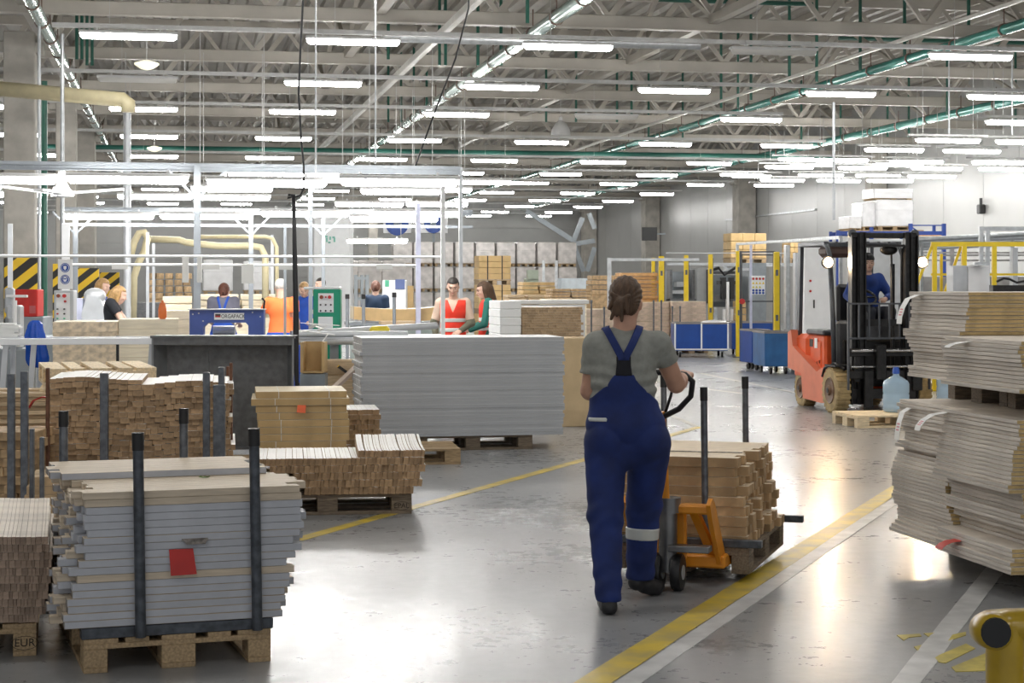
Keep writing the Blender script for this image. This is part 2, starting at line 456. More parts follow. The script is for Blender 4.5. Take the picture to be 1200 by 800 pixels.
# green feed pipes high under the deck
for k, (X0, X1, Y) in enumerate(((9, 14, 30.5), (10, 13.5, 37), (14, 20, 33), (5.5, 9, 34), (16, 21, 42))):
    b = MB(); b.cyl((X0, Y, 7.7), (X1, Y, 7.7), .05, n=8)
    tag(b.build('branch_pipe', M_green), 'thin dark green level branch pipe under the roof sheets, %s' % ('between nearest trusses, left one', 'behind the second truss', 'upper right of the nearest lamps', 'left of the top centre girder', 'farthest one at right')[k], 'pipe', 'green branch pipes under the roof sheets')
# dome lamps
for px_, py_, D_, lab in ((172, 74, 31, 'cream disc lamp hanging below the nearest lamp row at left'), (181, 173, 50, 'small cream disc lamp low between the left tube lamps')):
    q = P(px_, py_, D_); t = thing('disc_lamp', lab, 'lamp', q)
    b = MB(); b.lathe([(.02, -.12), (.10, -.10), (.21, -.03), (.21, .0), (.05, .05)], n=16); b.build('shade', mat('cream_glass', (.9, .88, .7), .3, emit=(1, .95, .7), estr=.8), t, smooth=True)
    b = MB(); b.cyl((0, 0, .05), (0, 0, .6), .008, n=5); b.build('cord', M_house, t)
q = P(657, 150, 48); t = thing('bell_lamp', 'grey bell-shaped lamp hanging under the centre trusses', 'lamp', q)
b = MB(); b.lathe([(.27, -.2), (.25, -.05), (.15, .12), (.06, .2), (.05, .3)], n=18); b.build('shade', M_house, t, smooth=True)
b = MB(); b.cyl((0, 0, .3), (0, 0, .9), .01, n=5); b.build('cord', M_tray, t)
# thin rods hanging from the roof
for px_, y0, y1, D_, lab in ((370, -75, 215, 23.2, 'thin pale vertical rod left of the tall green panel'), (440, -75, 192, 23.4, 'thin pale rod hanging down to the lamp gantry'), (977, 120, 258, 40, 'pale vertical post coming down behind the forklift'), (1112, 70, 160, 40, 'thin rod hanging above the right-hand lamp row'), (1186, 60, 158, 40, 'thin rod near the right edge below the roof')):
    a, c_ = P(px_, y0, D_), P(px_, y1, D_); r_ = .012 if px_ in (370, 440) else (.035 if px_ == 977 else .02)
    b = MB(); b.cyl((0, 0, 0), (0, 0, a.z - c_.z), r_, n=8); tag(b.build('hanging_rod', M_alu, loc=c_, smooth=True), lab, 'rod')
# ================================================================ FOREGROUND: stacks, pallets, cart
class Fr:      # a local frame on the floor: origin in camera coordinates (xc, d), turned deg counter-clockwise from the camera's right
    def __init__(s, xc, d, deg):
        s.o = cw(xc, d); s.rz = camrot(deg); s.u = Vector((math.cos(s.rz), math.sin(s.rz), 0)); s.v = Vector((-math.sin(s.rz), math.cos(s.rz), 0))
    def w(s, u, v, z=0.0): return s.o + s.u * u + s.v * v + Vector((0, 0, z))
def WF(X, Y, deg=0):   # frame aligned to the hall
    f = Fr(0, 0, 0); f.o = Vector((X, Y, 0)); f.rz = R(deg); f.u = Vector((math.cos(f.rz), math.sin(f.rz), 0)); f.v = Vector((-math.sin(f.rz), math.cos(f.rz), 0)); return f

M_pal = mat('pallet_wood', (.42, .30, .17), .75, var=.3, scale=14, stretch=(1, 6, 6), bump=.2, perobj=.12)
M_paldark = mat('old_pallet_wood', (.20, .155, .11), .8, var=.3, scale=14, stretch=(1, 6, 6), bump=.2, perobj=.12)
M_palnew = mat('new_pallet_wood', (.82, .66, .43), .7, var=.2, scale=12, stretch=(1, 6, 6), perobj=.1)
M_black = mat('black_rubber', (.012, .012, .013), .5, var=.2)
M_steelgrey = mat('dark_painted_steel', (.075, .085, .10), .42, .3, var=.4, scale=22, bump=.15)
M_postgrey = mat('grey_post_steel', (.14, .15, .165), .38, .5, var=.3, scale=25)
M_white = mat('white_paper', (.92, .92, .90), .6, var=.03)
M_red = mat('red_card', (.50, .018, .012), .5, var=.15)
M_orange_card = mat('orange_card', (.85, .14, .04), .5, var=.1)
M_ink = mat('dark_stamp_ink', (.03, .025, .02), .8)
M_edgegrey = mat('grey_laminate_edge', (.47, .485, .525), .5, var=.08, scale=8, perobj=.06)
M_endmix = mat('sawn_board_end', (.30, .27, .245), .85, var=.5, scale=40, perobj=.2)
M_face = mat('pale_beech_face', (.58, .49, .375), .6, var=.14, scale=7, stretch=(1, 9, 9), perobj=.05)

_pal = {}
def pallet(loc, rz, label, mtl=None, mark=None, name='wooden_pallet', group=None):
    mtl = mtl or M_pal
    if mtl.name not in _pal:
        d = {}
        b = MB(); b.box((0, 0, .011), (1.2, .145, .022), ch=.002); d['w'] = b.mesh('deck_board', mtl)
        b = MB(); b.box((0, 0, .011), (1.2, .10, .022), ch=.002); d['n'] = b.mesh('deck_board', mtl)
        b = MB(); b.box((0, 0, .011), (.145, .8, .022), ch=.002); d['s'] = b.mesh('stringer', mtl)
        b = MB(); b.box((0, 0, .039), (.145, .145, .078), ch=.003); d['B'] = b.mesh('block', mtl)
        b = MB(); b.box((0, 0, .039), (.145, .10, .078), ch=.003); d['b'] = b.mesh('block', mtl)
        _pal[mtl.name] = d
    d = _pal[mtl.name]
    t = thing(name, label, 'pallet', loc, rz, group)
    def put(nm, me, x, y, z):
        o = bpy.data.objects.new(nm, me); C.objects.link(o); o.parent = t; o.location = (x, y, z); return o
    for y, k in ((-.3275, 'w'), (-.1755, 'n'), (0, 'w'), (.1755, 'n'), (.3275, 'w')): put('deck_board', d[k], 0, y, .122)
    for x in (-.5275, 0, .5275): put('stringer', d['s'], x, 0, .1)
    for y, k, kk in ((-.35, 'n', 'b'), (0, 'w', 'B'), (.35, 'n', 'b')):
        put('bottom_board', d[k], 0, y, 0)
        for x in (-.5275, 0, .5275):
            o = put('block', d[kk], x, y, .022)
            if mark and (x, y) == mark[1]:
                text_mesh('stamp', mark[0], .05, M_ink, o, mark[2], mark[3], .0006)
                bb = MB(); nn = 22
                for k_ in range(nn):
                    a0, a1 = 2 * PI * k_ / nn, 2 * PI * (k_ + 1) / nn
                    bb.beam((.058 * math.cos(a0), .03 * math.sin(a0), 0), (.058 * math.cos(a1), .03 * math.sin(a1), 0), .002, .0012)
                ov = bb.build('stamp_ring', M_ink, o); ov.location = mark[2]; ov.rotation_euler = mark[3]
    return t
def put(name, me, loc, rz, label, cat, group=None, rx=0, ry=0):
    o = bpy.data.objects.new(name, me); C.objects.link(o); o.location = loc; o.rotation_euler = (rx, ry, rz)
    return tag(o, label, cat, group)

def board_mesh(nm, L, Wd, H, m_top, m_long, m_end, ch=.0015, axis='u', bow=0.0, n=1):
    """board with its long axis along u (x) or v (y); separate materials for broad faces, long edges, ends"""
    b = MB(); sx, sy, sz = (L, Wd, H) if axis == 'u' else (Wd, L, H)
    b.box((0, 0, H / 2), (sx, sy, sz), ch=ch)
    me = b.mesh(nm, [m_top, m_long, m_end])
    for p in me.polygons:
        nx, ny, nz_ = p.normal
        a, c_ = (abs(nx), abs(ny)) if axis == 'u' else (abs(ny), abs(nx))
        p.material_index = 0 if abs(nz_) > .6 else (2 if a > .6 else 1)
    return me
def stake(t, name, p, h, r=.021, cap=True, flat=None, m=None, lean=(0, 0)):
    b = MB(); top = (p[0] + lean[0], p[1] + lean[1], p[2] + h)
    if flat: b.beam(p, top, flat[0], flat[1])
    else: b.cyl(p, top, r, n=12)
    o = b.build(name, m or M_postgrey, t, smooth=not flat)
    if cap:
        b = MB(); dv = (Vector(top) - Vector(p)).normalized()
        b.cyl(Vector(top) - dv * .07, Vector(top) + dv * .005, r + .003, n=12)
        b.build('cap', M_black, o, smooth=True)
    return o

# ---------- front left stack of grey edged battens
A = Fr(-1.81, 7.57, 19)
pallet(A.w(.4, .6), A.rz + PI / 2, 'weathered wooden pallet under the front left stack of grey-edged battens', M_pal)
BH = .0318; Z0 = .148
bm1 = [board_mesh('grey_batten', .93, .068, BH - .0012, M_edgegrey, M_edgegrey, M_edgegrey) for i in range(1)][0]
bm2 = board_mesh('grey_batten', .93, .068, BH - .0012, M_face, M_edgegrey, M_endmix)
bm3 = board_mesh('grey_batten', .93, .068, BH - .0012, M_face, M_face, M_face)
nrow = 18; ncol = 15
for r_ in range(nrow):
    z = Z0 + .045 + BH * r_
    # outline of the right ends: the middle of the stack sticks out furthest
    prof = [-.06, -.07, -.05, -.055, -.04, -.045, -.02, -.03, 0.0, .02, .012, .045, .045, .03, .045, .04, .055, .03][r_]
    nc = ncol
    for c_ in range(nc):
        if r_ == nrow - 1 and c_ > ncol - 1: continue
        v = .034 + .0715 * c_
        j = rnd.uniform(-.065, .05) if c_ else rnd.uniform(-.018, .012)
        left = rnd.uniform(-.05, .06) * (.5 if c_ == 0 else 1)
        me = bm3 if (r_ >= nrow - 2 or r_ == 6 or (c_ > 0 and rnd.random() < .2)) else (bm1 if rnd.random() < .6 and c_ < 3 else bm2)
        put('grey_batten', me, A.w(.445 + prof * .75 + j + left * .3 + .0, v, z), A.rz + R(rnd.uniform(-.3, .3)),
            'batten, %s from front, %s layer up, front left stack of grey battens' % (ORD[c_], ORD[r_]), 'batten', 'battens of the front left stack')
for c_ in range(8):        # extra layer at the back
    put('grey_batten', bm2, A.w(.40 + rnd.uniform(-.03, .03), .034 + .0715 * (c_ + 7) + .02, Z0 + .045 + BH * nrow), A.rz + R(rnd.uniform(-.3, .3)),
        'grey-edged batten, %s from front in top half layer, front left stack' % ORD[c_], 'batten', 'top half layer of the front left stack')
t = thing('stake_frame', 'dark steel beam with two black-capped posts in front of the front left batten stack', 'stake frame', A.w(0, 0), A.rz)
b = MB(); b.box((.40, .03, .168), (.82, .07, .046), ch=.003); b.build('beam', M_steelgrey, t)
stake(t, 'post', (.235, -.028, .146), .865, .023, True, m=M_steelgrey, lean=(-.012, 0)); stake(t, 'post', (.735, -.028, .146), .87, .023, True, m=M_steelgrey, lean=(-.015, 0))
t = thing('stake_frame', 'dark steel beam with two capped posts behind the front left batten stack', 'stake frame', A.w(0, 1.12), A.rz)
b = MB(); b.box((.40, 0, .168), (.82, .07, .046), ch=.003); b.build('beam', M_steelgrey, t)
stake(t, 'post', (.02, .06, .146), .88, .021); stake(t, 'post', (.60, .06, .146), .88, .021)
# red card, brown label, leaf on the stack
t = A.w(.50, -.012, .50)
b = MB(); n = 5
for i in range(n):
    pass
b.add([(-.052, 0, .055), (.05, -.004, .055), (.062, -.03, -.052), (-.048, -.024, -.055), (-.052, .0015, .055), (.05, -.0025, .055), (.062, -.0285, -.052), (-.048, -.0225, -.055)],
      [(0, 3, 2, 1), (4, 5, 6, 7), (0, 1, 5, 4), (2, 3, 7, 6), (1, 2, 6, 5), (0, 4, 7, 3)])
tag(b.build('card', M_red, loc=A.w(.41, -.004, .455), rz=A.rz), 'dark red card sticking out of the front of the grey batten stack', 'card')
b = MB(); b.add([(-.05, 0, .008), (.065, 0, .008), (.05, -.03, -.012), (-.03, -.03, -.012), (-.05, .002, .008), (.065, .002, .008), (.05, -.029, -.014), (-.03, -.029, -.014)],
      [(0, 3, 2, 1), (4, 5, 6, 7), (0, 1, 5, 4), (2, 3, 7, 6), (1, 2, 6, 5), (0, 4, 7, 3)])
tag(b.build('paper_label', M_endmix, loc=A.w(.46, -.006, .545), rz=A.rz), 'small brown paper label above the red card on the front stack', 'label')
b = MB()
for i in range(5):
    a = i * 1.25; b.add([(0, 0, .001), (.02 * math.cos(a), .02 * math.sin(a), .008), (.03 * math.cos(a + .3), .03 * math.sin(a + .3), .003), (.016 * math.cos(a + .6), .016 * math.sin(a + .6), .001)], [(0, 1, 2, 3)])
b.add([(0, 0, 0), (.01, 0, .004), (0, .01, .006)], [(0, 1, 2)])
tag(b.build('leaf_scrap', mat('green_leaf', (.10, .20, .03), .5), loc=A.w(.58, .42, Z0 + .046 + BH * nrow), rz=A.rz), 'small green scrap lying on top of the front left stack', 'scrap')

# ---------- generic stack of strips seen end-on
M_strip = [mat('strip_end_a', (.27, .18, .105), .8, var=.35, scale=30, perobj=.28), mat('strip_top_a', (.66, .60, .52), .55, var=.12, scale=10, perobj=.06)]
M_stripb = [mat('strip_end_b', (.34, .25, .19), .8, var=.35, scale=30, perobj=.28), mat('strip_top_b_glare', (.80, .72, .62), .55, var=.15, scale=10, perobj=.08)]  # tops made paler than the ends: glare put into their colour
M_stripw = [mat('strip_end_c', (.40, .265, .15), .8, var=.3, scale=30, perobj=.22), mat('strip_top_c', (.86, .84, .80), .5, var=.04, scale=10, perobj=.03)]
def strip_mesh(name, Wd, L, H, ms, curve=0.0, seg=4):
    b = MB(); ws = Wd - .0012
    vs_ = []
    for i in range(seg + 1):
        y = L * i / seg; dz = curve * (i / seg) ** 2
        vs_ += [(-ws / 2, y, dz), (ws / 2, y, dz), (ws / 2, y, dz + H - .001), (-ws / 2, y, dz + H - .001)]
    fs_ = []
    for i in range(seg):
        a = i * 4
        fs_ += [(a + k, a + (k + 1) % 4, a + 4 + (k + 1) % 4, a + 4 + k) for k in range(4)]
    fs_ = [f_[::-1] for f_ in fs_]
    fs_ += [(0, 1, 2, 3), tuple(seg * 4 + k for k in (3, 2, 1, 0))]
    b.add(vs_, fs_)
    me = b.mesh(name, ms)
    for p in me.polygons: p.material_index = 0 if abs(p.normal.y) > .6 or abs(p.normal.x) > .6 else 1
    return me
def strips(fr, name, rows, h, z0, depth, widths, ms, label, cat, group, v0=0.0, jit=.012, curve=None, zoff=None, limit=300, lean=0.0, count=None):
    """rows: list of (u0, u1)"""
    cache = {}; cnt = 0; nr = len(rows)
    for r_, (u0, u1) in enumerate(rows):
        u = u0; ci = 0
        while u < u1:
            wd = rnd.choice(widths); wd = min(wd, max(widths[0], u1 - u))
            cv = (curve(r_) if curve else 0.0)
            k = (round(wd, 4), round(cv, 3))
            if k not in cache: cache[k] = strip_mesh(name, wd, depth, h, ms, cv)
            z = z0 + h * r_ + (zoff(u) if zoff else 0.0)
            if cnt < limit:
                put(name, cache[k], fr.w(u + wd / 2, v0 + rnd.uniform(-jit, jit), z), fr.rz, label % (nth(ci), nth(nr - 1 - r_)), cat, group, ry=lean * rnd.uniform(.4, 1.2))
                cnt += 1; ci += 1
            u += wd
    return cnt

# ---------- left edge: stack of thin strips on a marked pallet
B_ = Fr(-2.11, 7.95, 14)
pallet(B_.w(-.4, .6), B_.rz + PI / 2, 'pale wooden pallet with a stamped block at the left edge of the view', M_pal,
       mark=('EUR', (-.5275, -.35), (-.0735, 0, .036), (PI / 2, 0, -PI / 2)))
strips(B_, 'thin_wood_strip', [(-.32 + rnd.uniform(0, .02), [.0, .03, .035, .05, .045, .06, .055, .06, .058, .055, .05][i]) for i in range(11)], .0345, .147, 1.05, [.014, .018, .022, .026], M_stripb,
       'thin strip, %s from left, %s layer from top, stack at left edge', 'wood strip', 'strips of the left edge stack', zoff=lambda u: .03 * max(0, (-u - .02)) * 1.2, curve=lambda r_: .05 * r_ / 10, jit=.008)

# ---------- brown strip ends stack behind the front stack
D_ = Fr(-2.96, 11.45, 9)
pallet(D_.w(.60, .45), D_.rz, 'dark wooden pallet under the tall brown stack of wood strips', M_paldark)
ROWH = .036
b = MB()
for r_ in range(10):
    u = .02
    while u < 1.12:
        wd = rnd.uniform(.03, .07); b.box((u + wd / 2, .45 + rnd.uniform(-.01, .01), .146 + ROWH * (r_ + .5)), (wd - .002, .86, ROWH - .0015)); u += wd
o = b.build('lower_strips', M_strip[0], loc=D_.o, rz=D_.rz); tag(o, 'lower layers of the brown strip stack, mostly hidden behind the front stack', 'wood strips', kind='stuff')
strips(D_, 'brown_wood_strip', [(.0 + rnd.uniform(0, .012), 1.15 - rnd.uniform(0, .012) - (0 if i < 13 else .0)) for i in range(14)], ROWH, .146 + ROWH * 10, .88, [.03, .045, .06, .07, .085], M_stripw,
       'brown strip end, %s from left, %s layer from top, wide brown stack', 'wood strip', 'strips of the wide brown stack', v0=.0, jit=.012, zoff=lambda u: (.012 * math.sin(u * 9)))
strips(D_, 'brown_wood_strip', [(.0, .58)], ROWH * .8, .146 + ROWH * 24 + .002, .88, [.03, .045, .06], M_stripw,
       'pale-topped strip, %s from left in raised %s layer, wide brown stack', 'wood strip', 'top strips of the wide brown stack', jit=.012, zoff=lambda u: (.012 * math.sin(u * 9)))
# stakes around it
def bar(px0, px1, ytop, D__, label, rust=False, zb=0.0, name='steel_stake', cap=False):
    q = W((px0 + px1) / 2, D__, zb); ht = CZ - (ytop - HY) * D__ / F - zb; wd = (px1 - px0) / F * D__
    t = thing(name, label, 'stake', q, -TH)
    b = MB(); b.box((0, 0, ht / 2), (wd, .03, ht), ch=.003); b.box((0, 0, .006), (max(.1, wd + .05), .1, .012)); b.build('post', M_rust if rust else M_postgrey, t)
    if cap:
        b = MB(); b.box((0, 0, ht - .03), (wd + .004, .036, .07), ch=.004); b.build('cap', M_black, t)
    return t
M_rust = mat('rusty_steel', (.16, .075, .045), .75, .2, var=.3, scale=20)
bar(117.5, 127, 437, 11.33, 'flat dark steel stake in front of the left half of the wide brown stack')
bar(238, 246, 436, 11.33, 'flat dark steel stake leaning on the right half of the wide brown stack')
bar(250, 264, 451, 11.2, 'broad dark steel stake at the right end of the wide brown stack')
bar(256, 263, 430, 11.42, 'taller steel stake just behind the broad one at the right end of the brown stack', name='steel_stake')
bar(265.5, 268.5, 429, 12.6, 'thin rusty stake, shorter of the two right of the brown stack', True)
bar(269, 272.5, 425, 12.0, 'thin rusty stake, taller of the two right of the brown stack', True)
bar(54, 58, 431, 11.3, 'dark rusty stake at the left end of the wide brown stack', True)
bar(9, 17.5, 438, 10.6, 'leftmost grey steel stake near the left edge')
bar(24.5, 33, 435, 10.2, 'second grey steel stake from the left edge')
bar(35, 40, 502, 9.2, 'short narrow stake beside the thin strip stack')
bar(47, 51.5, 512, 9.0, 'short grey stake standing between the thin strip stack and the battens')

# ---------- blocks and boards at the far left edge
E_ = Fr(-3.22, 10.9, 0)
pallet(E_.w(-.42, .5), E_.rz, 'dark pallet hidden under the tan blocks at the left edge', M_paldark)
M_tan = mat('tan_block', (.52, .36, .20), .7, var=.3, scale=12, perobj=.18)
tanm = [board_mesh('tan_block', .5, w_, .052, M_tan, M_tan, M_tan, axis='v') for w_ in (.05, .08, .1)]
for r_ in range(11):
    u = -.1; bc = -1
    while u < .24:
        k = rnd.randrange(3); bc += 1; put('tan_block', tanm[k], E_.w(u + (.05, .08, .1)[k] / 2, .33 + rnd.uniform(-.03, .03), .146 + .054 * r_), E_.rz, 'tan block, %s from left, %s layer up, pile at far left edge' % (ORD[bc], ORD[r_]), 'wood block', 'tan blocks at the left edge'); u += (.052, .082, .102)[k]
E2 = Fr(-4.25, 13.0, 4)
pallet(E2.w(.55, .4), E2.rz, 'pallet under the loose planks at the left edge', M_pal)
M_plank = mat('raw_plank', (.60, .45, .28), .65, var=.2, scale=8, stretch=(1, 8, 8), perobj=.15)
plm = [board_mesh('raw_plank', 1.15, w_, .03, M_plank, M_plank, M_plank) for w_ in (.14, .2)]
for r_ in range(22):
    for c_ in range(3):
        if r_ > 16 and c_ == 1: continue
        z = .146 + .032 * r_
        put('raw_plank', plm[(r_ + c_) % 2], E2.w(.5 + rnd.uniform(-.08, .08), .15 + .24 * c_, z), E2.rz + R(rnd.uniform(-2, 2)), 'raw tan plank, %s column, %s layer up, pile behind the grey stakes' % (('front', 'middle', 'rear')[c_], nth(r_)), 'plank', 'planks at the left edge')
b = MB(); pts = [(.0, 0, 0), (.03, 0, .05), (.09, 0, .075), (.16, 0, .07)]
for i in range(3): b.beam(pts[i], pts[i + 1], .05, .008)
tag(b.build('red_flap', M_red, loc=W(34, 12.0, CZ - (478 - HY) * 12.0 / F) , rz=-TH), 'curled dark red flap beside the left end of the wide brown stack', 'card')
# small yellowish pile between the stacks
E3 = Fr(-2.62, 10.1, 10)
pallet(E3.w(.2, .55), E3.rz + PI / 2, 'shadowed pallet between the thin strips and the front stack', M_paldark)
ym = board_mesh('yellow_board', .46, .13, .05, M_plank, M_tan, M_tan)
for r_ in range(8):
    for c_ in range(3):
        put('yellow_board', ym, E3.w(.12 + rnd.uniform(-.02, .02), .1 + .15 * c_, .146 + .0515 * r_), E3.rz, 'short yellowish board, %s column, %s layer up, beside the thin strips' % (('front', 'middle', 'rear')[c_], ORD[r_]), 'board', 'short yellowish boards')

# ---------- low stack of strips on the pallet with the oval stamp
L_ = Fr(-.715 - 1.195, 12.70, 7)
pallet(L_.w(.6, .4), L_.rz, 'wooden pallet with a stamped block under the low wide stack of strips', M_paldark, mark=('EPAL', (.5275, -.35), (0, -.0505, .036), (PI / 2, 0, 0)))
def lu(px): return (px - 287) / 163.7
strips(L_, 'wide_wood_strip', [(lu(358), lu(485)), (lu(354), lu(495)), (lu(346), lu(491)), (lu(318), lu(498)), (lu(300), lu(497))], .052, .147, .85, [.02, .028, .036], M_stripw,
       'brown strip end, %s from left, %s layer from top, low wide stack', 'wood strip', 'strips of the low wide stack', v0=-.02, jit=.012, lean=.12)
strips(L_, 'wide_wood_strip', [(lu(420), lu(497))], .05, .147 + .26, .80, [.02, .028], M_stripw,
       'pale strip, %s from left in raised %s layer, low wide stack', 'wood strip', 'raised strips of the low wide stack', v0=.0, jit=.02, lean=.2, curve=lambda r_: .05)

# ---------- yellow board bundles with orange card
N_ = Fr((300 - 600) / F * 15.0, 15.0, 8)
pallet(N_.w(.38, .4), N_.rz, 'pallet under the yellow strapped boards', M_pal)
M_mdf = mat('yellow_mdf', (.56, .385, .18), .6, var=.15, scale=5, perobj=.07)
M_mdftop = mat('pale_mdf_face', (.78, .68, .50), .6, var=.08, scale=5)
M_strap = mat('white_strap', (.78, .76, .70), .4)
mm = board_mesh('board_bundle', .76, .78, .0575, M_mdftop, M_mdf, M_mdf, ch=.002); mm2 = board_mesh('board_bundle', .82, .80, .0575, M_mdftop, M_mdf, M_mdf, ch=.002)
for r_ in range(10):
    big = r_ == 8
    dx = rnd.uniform(-.012, .012)
    o = put('board_bundle', mm2 if big else mm, N_.w(.385 + dx - (.02 if r_ == 9 else 0), .4 + (0 if not big else -.01), .146 + .06 * r_), N_.rz + R(rnd.uniform(-1, 1)),
            'strapped bundle of yellow boards, %s from the bottom of the stack with the orange card' % ORD[r_], 'board bundle')
    for x in (-.2 + dx, .24 - dx):
        b = MB(); hw = .402 if big else .392
        b.box((x, -hw, .029), (.006, .003, .0575)); b.box((x, 0, .0585), (.006, hw * 2, .002)); b.build('strap', M_strap, o)
b = MB(); b.add([(-.035, 0, .03), (.035, -.01, .03), (.03, -.03, -.035), (-.042, -.03, -.03), (-.035, .0015, .03), (.035, -.0085, .03), (.03, -.028, -.035), (-.042, -.028, -.03)],
      [(0, 3, 2, 1), (4, 5, 6, 7), (0, 1, 5, 4), (2, 3, 7, 6), (1, 2, 6, 5), (0, 4, 7, 3)])
tag(b.build('card', M_orange_card, loc=N_.w(.38, -.02, .60), rz=N_.rz), 'orange card on the front of the yellow strapped boards', 'card')
# small pile to the right of it
N2 = Fr((398 - 600) / F * 16.2, 16.2, 8)
pallet(N2.w(.5, .4), N2.rz, 'pallet between the yellow boards and the tall grey panel stack', M_pal)
strips(N2, 'short_wood_strip', [(.06, .36)] * 8, .045, .147, .7, [.03, .045], M_stripw, 'brown strip, %s from left, %s layer from top, pile beside yellow boards', 'wood strip', 'strips beside the yellow boards', jit=.02)

# ---------- big stack of grey panels in the middle
p = W(425, 17.5); S_ = WF(p.x, p.y, 0)
M_pgrey = mat('panel_edge_grey', (.40, .415, .435), .5, var=.05, scale=3, perobj=.02)
M_pwhite = mat('panel_face_white', (.85, .86, .86), .5, var=.03)
M_pend = mat('panel_end_white', (.62, .60, .58), .8, var=.35, scale=30, perobj=.2)
NP = 28; ph = .973 / NP
pm = board_mesh('laminate_board', 2.02, .86, ph - .0008, M_pwhite, M_pgrey, M_pend, ch=.0007)
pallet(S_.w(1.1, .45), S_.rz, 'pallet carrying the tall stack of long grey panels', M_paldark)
for i in range(NP):
    k = NP - i - 1
    put('laminate_board', pm, S_.w(1.01 + rnd.uniform(-.028, .006), .43 + (.003 if i % 5 == 2 else 0) + rnd.uniform(-.001, .001), .145 + ph * i), R(rnd.uniform(-.05, .05)),
        'long grey-edged panel, %s from the top of the tall stack in the middle' % nth(k), 'board', None)
p = W(655, 20.6); b = MB(); b.box((.36, .3, .51), (.72, .6, 1.02), ch=.008); b.box((.36, .001, .51), (.02, .006, 1.0)); b.box((.62, .001, .51), (.012, .006, 1.0))
tag(b.build('cardboard_box', mat('tan_cardboard', (.56, .42, .245), .75, var=.08), loc=p), 'tall tan cardboard box right behind the stack of long grey panels', 'box')

# ---------- dark grey steel container
p = W(261, 16.3); t = thing('steel_container', 'large dark grey steel container with slanting sides behind the yellow boards', 'container', p, -TH + R(-1))
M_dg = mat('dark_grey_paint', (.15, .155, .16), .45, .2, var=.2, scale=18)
HW = .65; HT = 1.175
b = MB(); b.box((0, .25, .65), (2 * HW - .16, .02, 1.0)); b.box((-.18, .236, .65), (.018, .012, 1.0)); b.build('back_panel', M_dg, t)
for s_ in (-1, 1):
    b = MB(); vs_ = []
    for dx in (0, -.018 * s_):
        vs_ += [(s_ * HW + dx, 0, .15), (s_ * HW + dx, 0, HT), (s_ * (HW - .08) + dx, .26, HT - .03), (s_ * (HW - .08) + dx, .26, .15)]
    b.add(vs_, [(0, 1, 2, 3), (7, 6, 5, 4), (0, 4, 5, 1), (3, 2, 6, 7), (1, 5, 6, 2), (0, 3, 7, 4)]); b.build('side_panel', mat('mid_grey_paint', (.26, .27, .28), .4, .3, var=.15), t)
    b = MB(); b.box((s_ * HW, 0, .12), (.07, .07, .24)); b.build('leg', M_dg, t)
b = MB(); b.box((0, .0, HT - .012), (2 * HW + .02, .03, .024)); b.box((0, .13, HT - .004), (2 * HW, .26, .008)); b.box((0, .005, HT - .05), (2 * HW - .03, .012, .07)); b.build('rim', M_dg, t)
b = MB(); b.box((0, .13, .15), (2 * HW - .04, .28, .02)); b.build('bottom', M_dg, t)

# ================================================================ RIGHT: pale panel stacks
M_rawedge = mat('raw_panel_edge', (.70, .645, .58), .8, var=.28, scale=3, stretch=(1, 1.2, 16), bump=.2, perobj=.16)
M_rawtop = mat('raw_panel_top', (.72, .65, .56), .7, var=.12, scale=5)
M_mdfedge = mat('mdf_end_edge', (.58, .42, .19), .7, var=.2, scale=20, perobj=.1)
def rpanel_mesh(L, Wd, H): # long along X (outwards to the right); the pale ragged side faces -X; the yellow side faces the camera (-Y)
    b = MB(); b.box((L / 2, 0, H / 2), (L, Wd, H - .0022), ch=.0012); me = b.mesh('particle_board', [M_rawtop, M_rawedge, M_mdfedge])
    for p in me.polygons: p.material_index = 0 if abs(p.normal.z) > .6 else (1 if abs(p.normal.x) > .6 else 2)
    return me
PT = .0222
rp = [rpanel_mesh(1.7, w_, PT) for w_ in (.80, .83, .78)]; rpw = [rpanel_mesh(1.7, w_, PT) for w_ in (.93, .95, .92)]
def rstack(X, Yc, z0, n, where, jx=.016, jy=.006, profile=None, wide=False):
    grp = gy = 0; nxt = 0
    for i in range(n):
        z = z0 + PT * i
        dx = profile(i / n) if profile else 0
        if i >= nxt: grp = rnd.uniform(-jx, jx); gy = rnd.uniform(-.02, .02); nxt = i + rnd.choice((1, 2, 2, 3, 4))
        put('particle_board', (rpw if wide else rp)[rnd.randrange(3)], Vector((X + dx + grp + rnd.uniform(-.003, .003), Yc + gy + rnd.uniform(-jy, jy), z)), R(rnd.uniform(-.1, .1)),
            'raw-edged pale board, %s from the top of %s' % (nth(n - 1 - i), where), 'board')
pallet((5.25, 9.95, 0), 0, 'pallet hidden below the rear half of the pale panels at right', M_paldark)
pallet((5.25, 9.10, 0), 0, 'pallet hidden below the front half of the pale panels at right', M_paldark)
rstack(4.30, 9.95, .146, 36, 'the rear lower stack at right', profile=lambda a: -.03 + .09 * a - (.05 if .62 < a < .68 else 0) + (.03 * math.sin(a * 12)))
rstack(4.215, 9.06, .146, 6, 'the bottom group, front lower stack', profile=lambda a: .0, wide=True)
rstack(4.36, 9.15, .146 + PT * 6, 3, 'the recessed group, front lower stack')
rstack(4.27, 9.06, .146 + PT * 9, 10, 'the middle group, front lower stack', profile=lambda a: .03 * (1 - a), wide=True)
rstack(4.24, 9.07, .146 + PT * 19, 17, 'the main group, front lower stack', profile=lambda a: -.045 + .07 * a, wide=True)
zt = .146 + PT * 36
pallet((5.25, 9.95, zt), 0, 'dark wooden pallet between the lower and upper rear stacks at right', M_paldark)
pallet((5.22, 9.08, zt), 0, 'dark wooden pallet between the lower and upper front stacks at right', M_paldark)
rstack(4.33, 9.80, zt + .146, 23, 'the upper rear stack at right', profile=lambda a: -.0 + .02 * math.sin(a * 9))
